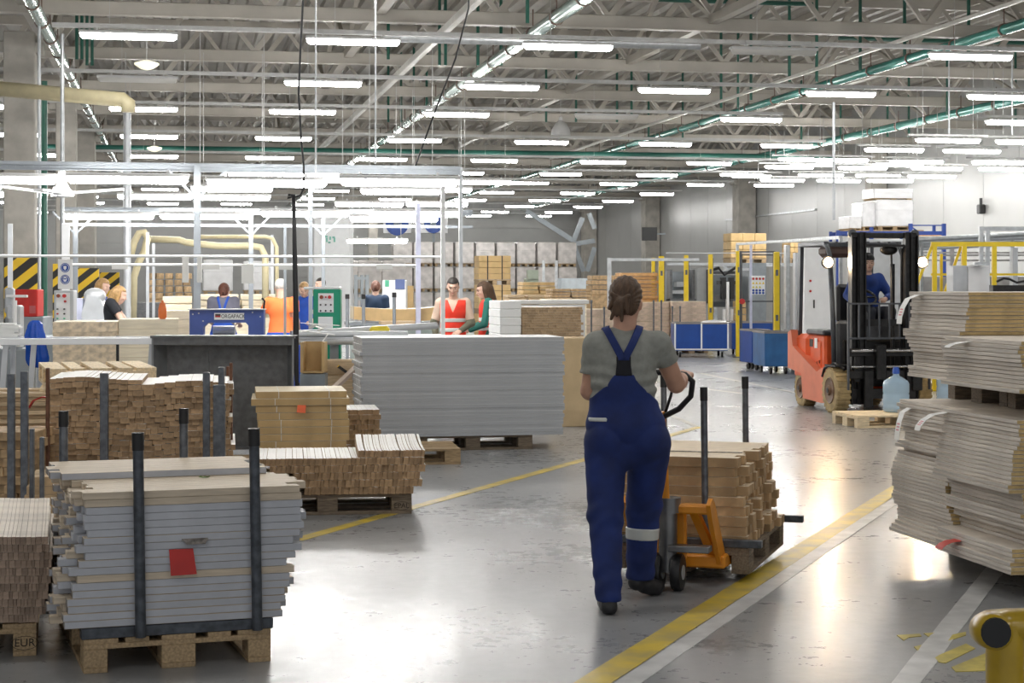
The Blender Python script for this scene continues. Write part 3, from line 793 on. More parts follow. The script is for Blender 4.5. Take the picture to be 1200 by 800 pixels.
rstack(4.19, 8.90, zt + .146, 12, 'the upper front stack at right', profile=lambda a: .02 * math.sin(a * 7), wide=True)
def paper(name, pts, wd, m, label, cat='paper slip', mark=None):
    """a curved slip following points, width wd across"""
    b = MB(); n = len(pts); vs_ = []
    for i, p in enumerate(pts):
        d = (Vector(pts[min(i + 1, n - 1)]) - Vector(pts[max(i - 1, 0)])).normalized()
        side = Vector((0, 1, 0)); nr = d.cross(side).normalized() * .0008
        p = Vector(p)
        vs_ += [p - side * wd / 2 - nr, p + side * wd / 2 - nr, p + side * wd / 2 + nr, p - side * wd / 2 + nr]
    fs_ = []
    for i in range(n - 1):
        a = i * 4; fs_ += [(a + k, a + (k + 1) % 4, a + 4 + (k + 1) % 4, a + 4 + k) for k in range(4)]
    fs_ += [(3, 2, 1, 0), tuple((n - 1) * 4 + k for k in range(4))]
    b.add(vs_, fs_); o = tag(b.build(name, m), label, cat)
    if mark:
        i = n // 2 ; a = Vector(pts[i]); c_ = Vector(pts[i + 1]); d = (c_ - a); nrm = d.cross(Vector((0, 1, 0))).normalized()
        if nrm.x > 0: nrm = -nrm
        bb = MB()
        for k in range(3): 
            q = a + d * (.15 + .28 * k) + nrm * .0016
            bb.add([q - Vector((0, wd * .3, 0)), q + Vector((0, wd * .3, 0)), q + Vector((0, wd * .3, 0)) + d * .16, q - Vector((0, wd * .3, 0)) + d * .16], [(0, 1, 2, 3)])
        bb.build('print', mat('pink_print', (.75, .35, .38), .6), o)
    return o
def arc_slip(x, y, z, out, drop): # out from the stack edge to -X, then hanging
    return [(x + .09, y, z + .001), (x + .02, y, z + .002), (x - out * .45, y, z - drop * .12), (x - out * .8, y, z - drop * .42), (x - out, y, z - drop * .75), (x - out * 1.05, y, z - drop)]
paper('paper_slip', arc_slip(4.30, 10.05, zt + .146 + PT * 22, .09, .17), .075, M_white, 'white curled slip hanging from the upper rear stack at right', mark=1)
paper('paper_slip', arc_slip(4.30, 10.16, zt - PT * 2, .06, .19), .07, M_white, 'white curled slip hanging at the far corner of the lower right stack', mark=1)
paper('paper_slip', arc_slip(4.24, 9.50, zt - PT * 1, .15, .10), .075, M_white, 'white slip with pink print sticking out of the middle of the lower right stack', mark=1)
paper('paper_slip', arc_slip(4.19, 9.06, zt + .146 + PT * 11, .12, .03), .07, M_white, 'white slip sticking out flat from the upper front stack at right')
paper('red_slip', arc_slip(4.215, 9.27, .146 + PT * 4, .10, .045), .09, mat('red_slip', (.62, .05, .03), .5), 'red slip sticking out near the bottom of the right stack')

# ---------- yellow barrier in the bottom right corner
M_yel = mat('yellow_gloss_paint', (.50, .33, .02), .28, var=.2, scale=8, coat=.3)
t = thing('pipe_barrier', 'yellow tube barrier with black end cap at the bottom right corner', 'barrier', W(1188, 5.0, 0), -TH)
e = lambda px, py, d: Vector(((px - 1188) / F * 5.0, d - 5.0, CZ - (py - HY) * d / F))
pts = [e(1151, 741, 4.86), e(1151, 739, 4.93), e(1156, 737, 5.0), e(1168, 734, 5.06), e(1190, 732.5, 5.08), e(1240, 732, 5.08), e(1330, 732, 5.08)]
b = MB(); b.tube(pts, .048, n=18); b.build('rail', M_yel, t, smooth='all')
b = MB(); b.cyl(pts[0] + Vector((0, -.006, 0)), pts[0] + Vector((0, .02, 0)), .041, n=18); b.build('end_cap', M_black, t)
b = MB(); b.cyl((0, .085, 0), (0, .085, CZ - (750 - HY) * 5.08 / F + .05), .055, n=18); b.build('post', M_yel, t, smooth=True)
b = MB(); b.box((0, .085, .006), (.22, .22, .012), ch=.003); b.build('foot_plate', M_yel, t)
b = MB(); b.cyl((.36, .085, 0), (.36, .085, .7), .055, n=18); b.build('post', M_yel, t, smooth=True)

# ================================================================ FLOOR MARKINGS
M_yline = mat('yellow_floor_paint', (.58, .42, .03), .4, var=.3, scale=5, col2=(.42, .33, .10))
M_wline = mat('white_floor_paint', (.56, .56, .55), .4, var=.2, scale=6)
M_fline = mat('worn_line_paint', (.50, .48, .42), .4, var=.3, scale=5)
def line(a, b_, wd, m, name, label, z=.0025):
    """strip of paint between two pixels"""
    p, q = G(*a), G(*b_); d = (q - p).normalized(); s_ = Vector((-d.y, d.x, 0)) * wd / 2; n = 24
    b = MB(); vs_ = []
    for i in range(n + 1):
        c_ = p + (q - p) * i / n; k = 1 + rnd.uniform(-.04, .04)
        vs_ += [c_ - s_ * k, c_ + s_ * k]
    vs_ = [Vector((v.x, v.y, z)) for v in vs_] + [Vector((v.x, v.y, 0.0)) for v in vs_]
    N = 2 * (n + 1)
    fs_ = [(2 * i, 2 * i + 2, 2 * i + 3, 2 * i + 1)[::-1] for i in range(n)] + [(2 * i, 2 * i + 2, N + 2 * i + 2, N + 2 * i) for i in range(n)] + [(2 * i + 1, N + 2 * i + 1, N + 2 * i + 3, 2 * i + 3) for i in range(n)]
    b.add(vs_, fs_); o = b.build(name, m); o['kind'] = 'structure'; return o
line((1060, 567), (660, 822), .145, M_yline, 'floor_line', '')
line((1062, 577), (700, 825), .10, M_wline, 'floor_line', '')
line((1178, 652), (1040, 828), .115, M_wline, 'floor_line', '')
line((346, 633), (690, 537), .10, M_yline, 'floor_line', '')
line((700, 535), (820, 500), .10, M_yline, 'floor_line', '')
line((780, 484), (815, 499), .08, M_fline, 'floor_line', '')
line((820, 437), (1000, 474), .10, M_fline, 'floor_line', '')
line((822, 455), (880, 462), .10, M_fline, 'floor_line', '')
line((860, 426), (760, 424), .12, M_fline, 'floor_line', '')
def patch(pts, m, name):
    q = [G(980 + x / 5, 640 + y / 5) for x, y in pts]; b = MB(); n = len(q)
    b.add([Vector((v.x, v.y, .003)) for v in q] + [Vector((v.x, v.y, 0)) for v in q], [tuple(range(n))] + [(i, (i + 1) % n, n + (i + 1) % n, n + i) for i in range(n)])
    o = b.build(name, m); o['kind'] = 'structure'; return o
M_ypatch = mat('worn_yellow_lettering', (.55, .45, .08), .4, var=.3, scale=9)
for pts in ([(355, 522), (490, 514), (500, 528), (425, 535), (395, 553)], [(512, 512), (575, 508), (540, 530)], [(655, 556), (680, 520), (760, 503), (760, 522)], [(455, 590), (500, 580), (480, 615)],
            [(578, 655), (600, 640), (760, 572), (815, 600), (640, 686), (600, 680)], [(675, 710), (945, 600), (945, 655), (860, 700), (945, 705), (945, 727), (700, 737)]):
    patch(pts, M_ypatch, 'floor_lettering')
# ================================================================ HAND PALLET TRUCK WITH LOAD
K_ = Fr(.54, 10.11, -17.6)
kp = pallet(K_.w(.4, .62, .045), K_.rz + PI / 2, 'old dark pallet lifted on the orange hand pallet truck', M_paldark)
M_wblk = mat('light_wood_block', (.58, .385, .20), .65, var=.25, scale=9, perobj=.2)
M_wtop = mat('light_wood_top', (.74, .60, .42), .6, var=.12, scale=9)
zp = .19
RH = .0545
wb = [board_mesh('wood_block', .80, w_, RH - .001, M_wtop, M_wblk, M_wblk) for w_ in (.062, .086, .05)]
WB = (.062, .086, .05)
for r_ in range(9):
    v = .06 + rnd.uniform(0, .02); bi = -1
    while v < 1.12 - .01 * r_:
        k = rnd.randrange(3); bi += 1
        ex = -.01 + .006 * (8 - r_) if v < .5 else -.005 + .007 * (8 - r_)
        put('wood_block', wb[k], K_.w(.33 + ex + rnd.uniform(-.04, .045), v + WB[k] / 2, zp + RH * r_), K_.rz + R(rnd.uniform(-.4, .4)),
            'light wood block, %s from near end, %s layer up, on hand truck' % (nth(bi), ORD[r_]), 'wood block', 'wood blocks on the hand pallet truck')
        v += WB[k] + .001
b = MB(); b.beam((-.3, 0, 0), (.28, .03, 0), .012, .004)
tag(b.build('thin_batten', M_endmix, loc=K_.w(.42, .33, zp + RH * 9 + .003), rz=K_.rz), 'thin dark batten lying on top of the load on the hand truck', 'batten')
for (v, us, lab, side) in ((.03, (.56, .04), 'near dark steel cross bar with capped stakes on the hand truck pallet', -.03), (1.17, (.06, .575), 'far dark steel cross bar with capped stakes on the hand truck pallet', .03)):
    t = thing('stake_frame', lab, 'stake frame', K_.w(0, v), K_.rz)
    b = MB(); b.box((.40 + (.06 if v > 1 else .03), 0, zp + .022), (.94 if v > 1 else .88, .05, .042), ch=.003); b.build('beam', M_steelgrey, t)
    for u in us: stake(t, 'post', (u, side, zp), .88, .019, True, m=M_galvd if False else M_postgrey, lean=(-.01, 0))
M_org = mat('orange_truck_paint', (.72, .27, .015), .38, var=.12, scale=6)
T_ = Fr(.93, 9.93, -17.6)    # centre of the truck's near end
t = thing('hand_pallet_truck', 'orange hand pallet truck with a black loop handle, pushed by the woman', 'pallet truck', T_.w(0, 0), T_.rz)
b = MB()
for s_ in (-.185, .185): b.box((s_, .62, .112), (.16, 1.15, .05), ch=.008)
b.box((0, .0, .125), (.53, .12, .07), ch=.01); b.build('forks', M_org, t)
def arm(s_):
    b = MB()
    poly = [(-.36, .47), (-.29, .50), (-.23, .47), (.06, .16), (.03, .08), (-.05, .10), (-.30, .38)]
    # plate in the y-z plane
    M = Matrix(((0, 0, 1, s_ - .012), (1, 0, 0, .0), (0, 1, 0, .0), (0, 0, 0, 1)))
    b.prism(poly, .024, M); return b
for s_ in (-.23, .23): arm(s_).build('side_plate', M_org, t)
b = MB(); b.box((0, -.28, .44), (.46, .09, .05), ch=.01); b.beam((-.14, -.27, .42), (-.2, .02, .12), .05, .03); b.beam((.14, -.27, .42), (.2, .02, .12), .05, .03); b.box((0, -.2, .30), (.16, .05, .3), ch=.01); b.build('lift_frame', M_org, t)
b = MB(); b.cyl((0, -.30, .10), (0, -.30, .46), .05, n=14); b.cyl((0, -.30, .42), (0, -.30, .50), .07, n=14); b.box((.13, -.34, .235), (.22, .09, .035), ch=.004); b.build('pump', mat('greasy_steel', (.2, .2, .2), .35, .7, var=.3), t, smooth=True)
for s_ in (-.055, .055):
    b = MB(); b.lathe([(.02, -.028), (.07, -.028), (.095, -.026), (.10, -.018), (.10, .018), (.095, .026), (.07, .028), (.02, .028)], (s_, -.30, .10), 22, 'X'); w_ = b.build('steering_wheel', M_black, t, smooth=True)
    b = MB(); b.cyl((s_ - .031, -.30, .10), (s_ + .031, -.30, .10), .04, n=14); b.build('hub', M_alu, w_, smooth=True)
b = MB(); hb = Vector((0, -.33, .42)); ht = Vector((-.015, -.38, .965)); b.tube([hb, ht], .02, n=10); b.build('tiller', M_org, t, smooth=True)
hp = [ht + Vector(q) for q in ((0, 0, -.03), (.10, -.03, .02), (.17, -.06, .09), (.185, -.09, .17), (.15, -.10, .205), (.06, -.105, .215), (0, -.105, .215), (-.06, -.105, .215), (-.15, -.10, .205), (-.185, -.09, .17), (-.17, -.06, .09), (-.10, -.03, .02), (0, 0, -.03))]
b = MB(); b.tube(hp, .016, n=10); b.build('loop_handle', M_black, t, smooth='all')
b = MB(); b.tube([ht + Vector(q) for q in ((.02, 0, .0), (.06, -.05, .09), (.08, -.08, .15))], [.009, .008, .006], n=8); b.build('lever', M_black, t, smooth='all')
HANDLE_R = T_.w(0, 0) ; _g = hp[4]; HANDLE_R = T_.o + T_.u * (_g.x) + T_.v * (_g.y) + Vector((0, 0, _g.z))
_g = hp[8]; HANDLE_L = T_.o + T_.u * (_g.x) + T_.v * (_g.y) + Vector((0, 0, _g.z))
for s_ in (-.185, .185):
    for k in (0, 1):
        b = MB(); b.cyl((s_ - .05, 1.0 + .085 * k, .04), (s_ + .05, 1.0 + .085 * k, .04), .04, n=14); b.build('fork_roller', M_black, t, smooth=True)
# ================================================================ PEOPLE (continuous surfaces from blended limb volumes)
class Vol:
    def __init__(s, lo, hi, h):
        s.lo = np.array(lo, float); s.h = h
        s.n = np.ceil((np.array(hi) - s.lo) / h).astype(int) + 1
        s.g = np.full(s.n, 1.0, np.float32)
        s.ax = [(s.lo[i] + h * np.arange(s.n[i])).astype(np.float32) for i in range(3)]
    def _blk(s, lo, hi):
        a = np.maximum(np.floor((np.array(lo) - s.lo) / s.h).astype(int), 0); b = np.minimum(np.ceil((np.array(hi) - s.lo) / s.h).astype(int) + 1, s.n)
        if (b <= a).any(): return None, None
        sl = tuple(slice(a[i], b[i]) for i in range(3))
        X = s.ax[0][sl[0]][:, None, None]; Y = s.ax[1][sl[1]][None, :, None]; Z = s.ax[2][sl[2]][None, None, :]
        return sl, (X, Y, Z)
    def _mix(s, sl, d, k):
        a = s.g[sl]
        if k > 0:
            h = np.maximum(k - np.abs(a - d), 0) / k; s.g[sl] = np.minimum(a, d) - h * h * k * .25
        else: s.g[sl] = np.minimum(a, d)
    def cap(s, a, b, ra, rb, k=.02, sy=1.0):
        a = np.array(a, float); b = np.array(b, float); m = (max(ra, rb) * max(1, sy)) + k + 3 * s.h
        sl, G_ = s._blk(np.minimum(a, b) - m, np.maximum(a, b) + m)
        if sl is None: return s
        X, Y, Z = G_; d = b - a; ds = d / np.array([1, sy, 1]); L = max((ds ** 2).sum(), 1e-9)
        px, py, pz = X - a[0], (Y - a[1]) / sy, Z - a[2]
        t = np.clip((px * ds[0] + py * ds[1] + pz * ds[2]) / L, 0, 1)
        dist = np.sqrt((px - t * ds[0]) ** 2 + (py - t * ds[1]) ** 2 + (pz - t * ds[2]) ** 2) - (ra + (rb - ra) * t)
        s._mix(sl, dist * min(1, sy), k); return s
    def ell(s, c, r, k=.02, M=None):
        c = np.array(c, float); r = np.array(r, float); m = r.max() + k + 3 * s.h
        sl, G_ = s._blk(c - m, c + m)
        if sl is None: return s
        X, Y, Z = G_; p = [X - c[0] + 0 * Y + 0 * Z, Y - c[1] + 0 * X + 0 * Z, Z - c[2] + 0 * X + 0 * Y]
        if M is not None:
            M = np.array(M); p = [M[0, i] * p[0] + M[1, i] * p[1] + M[2, i] * p[2] for i in range(3)]
        k0 = np.sqrt(sum((p[i] / r[i]) ** 2 for i in range(3))); k1 = np.sqrt(sum((p[i] / r[i] ** 2) ** 2 for i in range(3))) + 1e-9
        s._mix(sl, k0 * (k0 - 1) / k1, k); return s
    def grid(s): return s.ax[0][:, None, None], s.ax[1][None, :, None], s.ax[2][None, None, :]
    def inter(s, arr): s.g = np.maximum(s.g, arr.astype(np.float32) if arr.shape == s.g.shape else np.broadcast_to(arr, s.g.shape)); return s
    def mesh(s, name, m, parent, smooth=True):
        g = s.g.copy(); g[0] = g[-1] = 1; g[:, 0] = g[:, -1] = 1; g[:, :, 0] = g[:, :, -1] = 1
        ins = g < 0
        nx, ny, nz = g.shape
        c = np.zeros((nx - 1, ny - 1, nz - 1), np.int8)
        for a in (0, 1):
            for b in (0, 1):
                for d in (0, 1): c += ins[a:nx - 1 + a, b:ny - 1 + b, d:nz - 1 + d]
        act = np.argwhere((c > 0) & (c < 8))
        if len(act) == 0: raise RuntimeError('empty volume ' + name)
        idx = -np.ones(c.shape, np.int64); idx[tuple(act.T)] = np.arange(len(act))
        acc = np.zeros((len(act), 3)); cnt = np.zeros(len(act))
        corners = [(a, b, d) for a in (0, 1) for b in (0, 1) for d in (0, 1)]
        for p in corners:
            for ax in range(3):
                if p[ax]: continue
                q = list(p); q[ax] = 1
                va = g[tuple((act + p).T)]; vb = g[tuple((act + q).T)]
                m_ = (va < 0) != (vb < 0)
                t = np.where(m_, va / np.where(m_, va - vb, 1), 0)
                pos = np.array(p, float)[None] + 0 * acc; pos[:, ax] = t
                acc += pos * m_[:, None]; cnt += m_
        v = (act + acc / cnt[:, None]) * s.h + s.lo
        faces = []
        for ax in range(3):
            o1, o2 = [(1, 2), (2, 0), (0, 1)][ax]
            n0 = [slice(None)] * 3; n1 = [slice(None)] * 3; n0[ax] = slice(0, -1); n1[ax] = slice(1, None)
            sg = ins[tuple(n0)] != ins[tuple(n1)]
            e = np.argwhere(sg); e = e[(e[:, o1] > 0) & (e[:, o2] > 0)]
            e = e[(e[:, o1] < c.shape[o1]) & (e[:, o2] < c.shape[o2])]
            d1 = np.zeros(3, int); d1[o1] = 1; d2 = np.zeros(3, int); d2[o2] = 1
            q = np.stack([idx[tuple((e - d1 - d2).T)], idx[tuple((e - d2).T)], idx[tuple(e.T)], idx[tuple((e - d1).T)]], 1)
            fl = ins[tuple(e.T)]
            q[~fl] = q[~fl][:, ::-1]
            faces.append(q)
        f = np.concatenate(faces); f = f[(f >= 0).all(1)]
        me = bpy.data.meshes.new(name); me.from_pydata(v.tolist(), [], f.tolist()); me.materials.append(m)
        me.polygons.foreach_set('use_smooth', [True] * len(me.polygons)); me.update()
        o = bpy.data.objects.new(name, me); C.objects.link(o)
        if parent is not None: o.parent = parent
        return o

def V3(*a): return np.array(a, float)
def lerp(a, b, t): return np.array(a, float) * (1 - t) + np.array(b, float) * t
def unit(v): v = np.array(v, float); return v / max(np.linalg.norm(v), 1e-9)
def hand(vol, wr, dr, nrm, side, curl=.5, sc=1.0, k=.006):
    """wr wrist, dr direction of the fingers, nrm the way the palm faces, side the way the thumb leaves"""
    dr = unit(dr); nrm = unit(np.array(nrm, float) - dr * np.dot(nrm, dr)); sd = unit(side - dr * np.dot(side, dr) - nrm * np.dot(side, nrm))
    pc = wr + dr * .05 * sc
    for o in (-.026, -.009, .009, .026): vol.cap(wr + dr * .012 * sc + sd * o * .7 * sc, wr + dr * .085 * sc + sd * o * sc, .013 * sc, .0115 * sc, .012)
    for o, L in ((.028, .068), (.009, .076), (-.010, .070), (-.028, .054)):
        p = wr + dr * .085 * sc + sd * o * sc; a = curl * .5; d = dr
        for j, (f_, r_) in enumerate(((.45, .0092), (.31, .0084), (.24, .0075))):
            d = dr * math.cos(a) + nrm * math.sin(a); q = p + d * L * f_ * sc; vol.cap(p, q, r_ * sc, r_ * .92 * sc, k); p = q; a += curl * 1.0
    p = wr + dr * .028 * sc + sd * .022 * sc; d = unit(dr * .55 + sd * .65 + nrm * .35 * (0.5 + curl)); q = p + d * .045 * sc; vol.cap(p, q, .0135 * sc, .0105 * sc, .01)
    d = unit(dr * (1 - .3 * curl) + nrm * (.3 + .8 * curl) + sd * .15); vol.cap(q, q + d * .05 * sc, .0105 * sc, .0085 * sc, k)
def rotm(yaw=0, pitch=0, roll=0):
    return np.array(Matrix.Rotation(R(yaw), 3, 'Z') @ Matrix.Rotation(R(pitch), 3, 'X') @ Matrix.Rotation(R(roll), 3, 'Y'))
M_skin = mat('skin', (.52, .29, .20), .55, var=.1, scale=12)
M_skinp = mat('pale_skin', (.66, .42, .32), .55, var=.08, scale=12)
M_hair = mat('brown_hair', (.085, .045, .022), .6, var=.3, scale=60, bump=.6, stretch=(1, 1, .25))
M_hairred = mat('auburn_hair', (.11, .035, .018), .55, var=.4, scale=50, bump=.4)
M_hairdk = mat('dark_hair', (.018, .012, .009), .5, var=.3, scale=50)
M_blond = mat('blond_hair', (.42, .25, .10), .5, var=.3, scale=40)
M_hairgrey = mat('grey_hair', (.55, .53, .50), .6, var=.2, scale=40)
M_shoe = mat('black_shoe', (.015, .015, .017), .5)
M_eye = mat('dark_eye', (.02, .015, .012), .3)
M_lip = mat('lips', (.42, .16, .13), .5)

J0 = dict(head=(0, .02, 1.60), neck=(0, -.01, 1.43), chest=(0, 0, 1.26), waist=(0, 0, 1.06), pelvis=(0, -.01, .92),
          shL=(-.165, -.01, 1.385), elL=(-.21, -.03, 1.11), wrL=(-.20, .10, .88), shR=(.165, -.01, 1.385), elR=(.21, -.03, 1.11), wrR=(.20, .10, .88),
          hipL=(-.095, 0, .88), knL=(-.11, .02, .48), anL=(-.12, -.02, .09), hipR=(.095, 0, .88), knR=(.11, .02, .48), anR=(.12, -.02, .09), toL=(-.14, .13, .03), toR=(.14, .13, .03))
def person(label, loc, rz, J=None, hw=1.0, h=.009, hy=0, hp=0, hair='short', mh=None, skin=None, shirt=None, sleeve=.45, trousers=None, vest=None, glove=None, dung=None, handL=None, handR=None, curl=.6, legs=True, cap=None, scale=1.0, shoulder=1.0, name='person', group=None, face=True):
    j = dict(J0); j.update(J or {}); j = {k: V3(*v) for k, v in j.items()}
    t = thing(name, label, 'person', loc, rz, group); t.scale = (scale,) * 3
    skin = skin or M_skin; mh = mh or M_hairdk
    allp = np.array([v for v in j.values()]); lo = allp.min(0) - .24; hi = allp.max(0) + .24; lo[2] = max(lo[2], -.03) if legs else lo[2]
    HM = rotm(hy, hp); hc = j['head']
    def hpnt(x, y, z): return hc + HM @ V3(x, y, z)
    b = Vol(lo, hi, h)
    # head
    b.ell(hpnt(0, -.008, .022), (.074, .092, .093), .03, HM); b.ell(hpnt(0, .03, -.045), (.054, .055, .066), .04, HM); b.ell(hpnt(0, .052, -.082), (.026, .022, .02), .03, HM)
    b.cap(hpnt(0, .088, .012), hpnt(0, .104, -.022), .008, .013, .012)
    for s_ in (-1, 1):
        b.ell(hpnt(.077 * s_, -.005, -.008), (.009, .018, .03), .006, HM); b.ell(hpnt(.04 * s_, .066, -.02), (.022, .018, .02), .02, HM)
    b.ell(hpnt(0, .083, -.052), (.026, .012, .012), .012, HM); b.ell(hpnt(0, .08, .035), (.05, .012, .01), .02, HM)
    b.cap(j['neck'] - V3(0, 0, .03), hc + HM @ V3(0, -.02, -.05), .056 * hw, .05, .03)
    # trunk (inside the clothes)
    b.ell(j['chest'], (.13 * hw, .085 * hw, .17), .04); b.ell(j['waist'], (.115 * hw, .08 * hw, .13), .05); b.ell(j['pelvis'], (.13 * hw, .095 * hw, .12), .05)
    for s_ in 'LR':
        b.cap(lerp(j['neck'], j['sh' + s_], .3) - V3(0, 0, .02), j['sh' + s_], .04, .048 * hw, .04)
        b.cap(j['sh' + s_], j['el' + s_], .048 * hw, .038 * hw, .02); b.cap(j['el' + s_], j['wr' + s_], .039 * hw, .026, .02)
        sp = handL if s_ == 'L' else handR
        d = unit(j['wr' + s_] - j['el' + s_])
        if sp is None: sp = (d, V3(.3 * (1 if s_ == 'L' else -1), 0, -.6) if abs(d[2]) < .8 else V3((1 if s_ == 'L' else -1), 0, 0), V3(0, .8, .6) if abs(d[2]) > .6 else V3((1 if s_ == 'L' else -1), 0, .3), curl)
        hand(b, j['wr' + s_], np.array(sp[0]), np.array(sp[1]), np.array(sp[2]), sp[3])
        if legs:
            b.cap(j['hip' + s_], j['kn' + s_], .07 * hw, .045, .03); b.cap(j['kn' + s_], j['an' + s_], .045, .035, .02); b.cap(j['an' + s_], j['to' + s_], .035, .028, .02)
    b.mesh('body', skin, t)
    def torso(v, g=0.0, low=True):
        v.ell(j['chest'] + V3(0, 0, .02), (.165 * hw + g, .112 * hw + g, .185 + g), .05); v.ell(j['waist'], (.15 * hw + g, .105 * hw + g, .17 + g), .06)
        if low: v.ell(j['pelvis'], (.17 * hw + g, .12 * hw + g, .14 + g), .06)
        for s_ in 'LR': v.cap(lerp(j['neck'], j['sh' + s_], .35) - V3(0, 0, .025), j['sh' + s_] * V3(shoulder, 1, 1), .045 + g, .06 * hw + g, .05)
    X = Y = Z = None
    if shirt:
        v = Vol(lo, hi, h); torso(v)
        for s_ in 'LR':
            e = lerp(j['sh' + s_], j['el' + s_], min(1, sleeve * 1.0)); v.cap(j['sh' + s_], e, .066 * hw, .056 * hw if sleeve < 1 else .05 * hw, .03)
            if sleeve > 1: v.cap(j['el' + s_], lerp(j['el' + s_], j['wr' + s_], min(1, sleeve - 1)), .05 * hw, .04, .02)
        X, Y, Z = v.grid(); wz = j['pelvis'][2] - .06 if not dung else j['pelvis'][2] + .05
        v.inter((wz - Z) + 0 * X + 0 * Y)
        # neckline
        n = j['neck'] + V3(0, .03, .045); v.inter(.06 * hw - np.sqrt((X - n[0]) ** 2 + (Y - n[1]) ** 2 + ((Z - n[2]) * 1.2) ** 2))
        for s_ in 'LR':   # square sleeve ends
            if sleeve < 1:
                e = lerp(j['sh' + s_], j['el' + s_], sleeve); d = unit(j['el' + s_] - j['sh' + s_])
                dd = (X - e[0]) * d[0] + (Y - e[1]) * d[1] + (Z - e[2]) * d[2]
                near = np.sqrt((X - e[0]) ** 2 + (Y - e[1]) ** 2 + (Z - e[2]) ** 2) - .10
                v.inter(np.minimum(dd, -near) if False else np.where(near < 0, np.minimum(dd, .1), -1))
        v.mesh('shirt', shirt, t)
    if legs and trousers:
        v = Vol(lo, hi, h); v.ell(j['pelvis'] - V3(0, 0, .01), (.178 * hw, .128 * hw, .135), .05)
        for s_ in 'LR':
            v.cap(j['hip' + s_] - V3(0, 0, .03), j['kn' + s_], .1 * hw, .073 * hw, .05); v.cap(j['kn' + s_], j['an' + s_] + V3(0, 0, .02), .073 * hw, .062, .03)
        X, Y, Z = v.grid(); az = min(j['anL'][2], j['anR'][2])
        v.inter((az - .02 - Z) + 0 * X + 0 * Y); v.inter((Z - (j['pelvis'][2] + .1)) + 0 * X + 0 * Y)
        v.mesh('trousers', trousers, t)
    if legs:
        for s_ in 'LR':
            v = Vol(np.minimum(j['an' + s_], j['to' + s_]) - .12, np.maximum(j['an' + s_], j['to' + s_]) + .12, min(h, .008))
            a, q = j['an' + s_], j['to' + s_]; hl = a + unit(a - q) * .04; hl[2] = a[2] - .045
            v.cap(a + V3(0, 0, .0), hl, .042, .035, .02); v.cap(hl, q, .036, .036, .02); v.cap(lerp(a, q, .5), q, .04, .036, .02)
            X, Y, Z = v.grid(); mz = min(hl[2], q[2]) - .03; v.inter((mz - Z) + 0 * X + 0 * Y)
            v.mesh('shoe', M_shoe, t)
    if vest:
        v = Vol(lo, hi, h); torso(v, .014); X, Y, Z = v.grid()
        v.inter(((j['pelvis'][2] - .1) - Z) + 0 * X + 0 * Y); v.inter(np.abs(X - j['chest'][0]) - (.155 * hw) + 0 * Y + 0 * Z)
        v.inter((Z - (j['neck'][2] + .0)) + 0 * X + 0 * Y)
        # V neck in front
        v.inter(np.where(Y > j['chest'][1], (Z - (j['neck'][2] - .17)) * .42 - np.abs(X - j['chest'][0]), -1) + 0 * X)
        vo = v.mesh('vest', vest, t)
        for zz in (j['chest'][2] - .10, j['chest'][2] - .23):
            v = Vol(lo, hi, h * .8); torso(v, .018); X, Y, Z = v.grid()
            v.inter(np.abs(Z - zz) - .026 + 0 * X + 0 * Y); v.inter(np.abs(X - j['chest'][0]) - (.156 * hw) + 0 * Y + 0 * Z); v.mesh('reflective_band', M_refl, vo)
    if glove:
        for s_ in 'LR':
            a = lerp(j['el' + s_], j['sh' + s_], .15); v = Vol(np.minimum(a, j['wr' + s_]) - .1, np.maximum(a, j['wr' + s_]) + .1, h)
            v.cap(a, j['el' + s_], .054 * hw, .05 * hw, .02); v.cap(j['el' + s_], lerp(j['el' + s_], j['wr' + s_], .95), .05 * hw, .036, .02); v.mesh('sleeve_guard', glove, t)
    if dung:
        v = Vol(lo, hi, h); torso(v, .008); X, Y, Z = v.grid(); cx = j['chest'][0]
        dx = np.abs(X - cx); zt = j['waist'][2] + .13 - dx * 1.0
        bib = Z - zt + 0 * Y
        z1 = j['waist'][2] + .12; z2 = j['neck'][2] + .05
        tt = np.clip((Z - z1) / (z2 - z1), 0, 1); sc_ = tt * .085
        strap = np.maximum(np.abs(dx - sc_) - .02, z1 - .05 - Z) + 0 * Y
        v.inter(np.minimum(bib, strap)); v.inter((j['pelvis'][2] - .04 - Z) + 0 * X + 0 * Y)
        v.mesh('dungaree_bib', dung, t)
    # hair
    if hair:
        hl_, hh_ = hc - .28, hc + .22
        if hair == 'long': hl_ = hc - V3(.3, .3, .48)
        v = Vol(hl_, hh_, min(h, .008))
        v.ell(hpnt(0, -.014, .034), (.083, .098, .096), .02, HM)
        X, Y, Z = v.grid(); q = [X - hc[0], Y - hc[1], Z - hc[2]]
        lx = HM[0, 0] * q[0] + HM[1, 0] * q[1] + HM[2, 0] * q[2]; ly = HM[0, 1] * q[0] + HM[1, 1] * q[1] + HM[2, 1] * q[2]; lz = HM[0, 2] * q[0] + HM[1, 2] * q[1] + HM[2, 2] * q[2]
        edge = np.maximum(ly - .045 - .0 * lz, 0) * 0
        v.inter(np.minimum(np.maximum(ly - .02, -.09 - lz), np.maximum(.066 - lz, ly - .09)) if hair != 'short' else np.maximum(np.maximum(ly - .01, -.045 - lz) * 1.0, -1) if False else np.minimum(np.maximum(ly - (.0 if hair == 'short' else .02), (-.055 if hair == 'short' else -.09) - lz), np.maximum(.066 - lz, ly - .09)))
        if hair == 'bun':
            v.ell(hpnt(0, -.115, -.0), (.035, .03, .04), .012, HM); v.cap(hpnt(-.012, -.12, -.02), hpnt(-.03, -.115, -.085), .022, .012, .012); v.cap(hpnt(.016, -.12, -.01), hpnt(.03, -.12, -.06), .018, .01, .01)
            v.ell(hpnt(0, -.06, -.02), (.07, .05, .06), .02, HM)
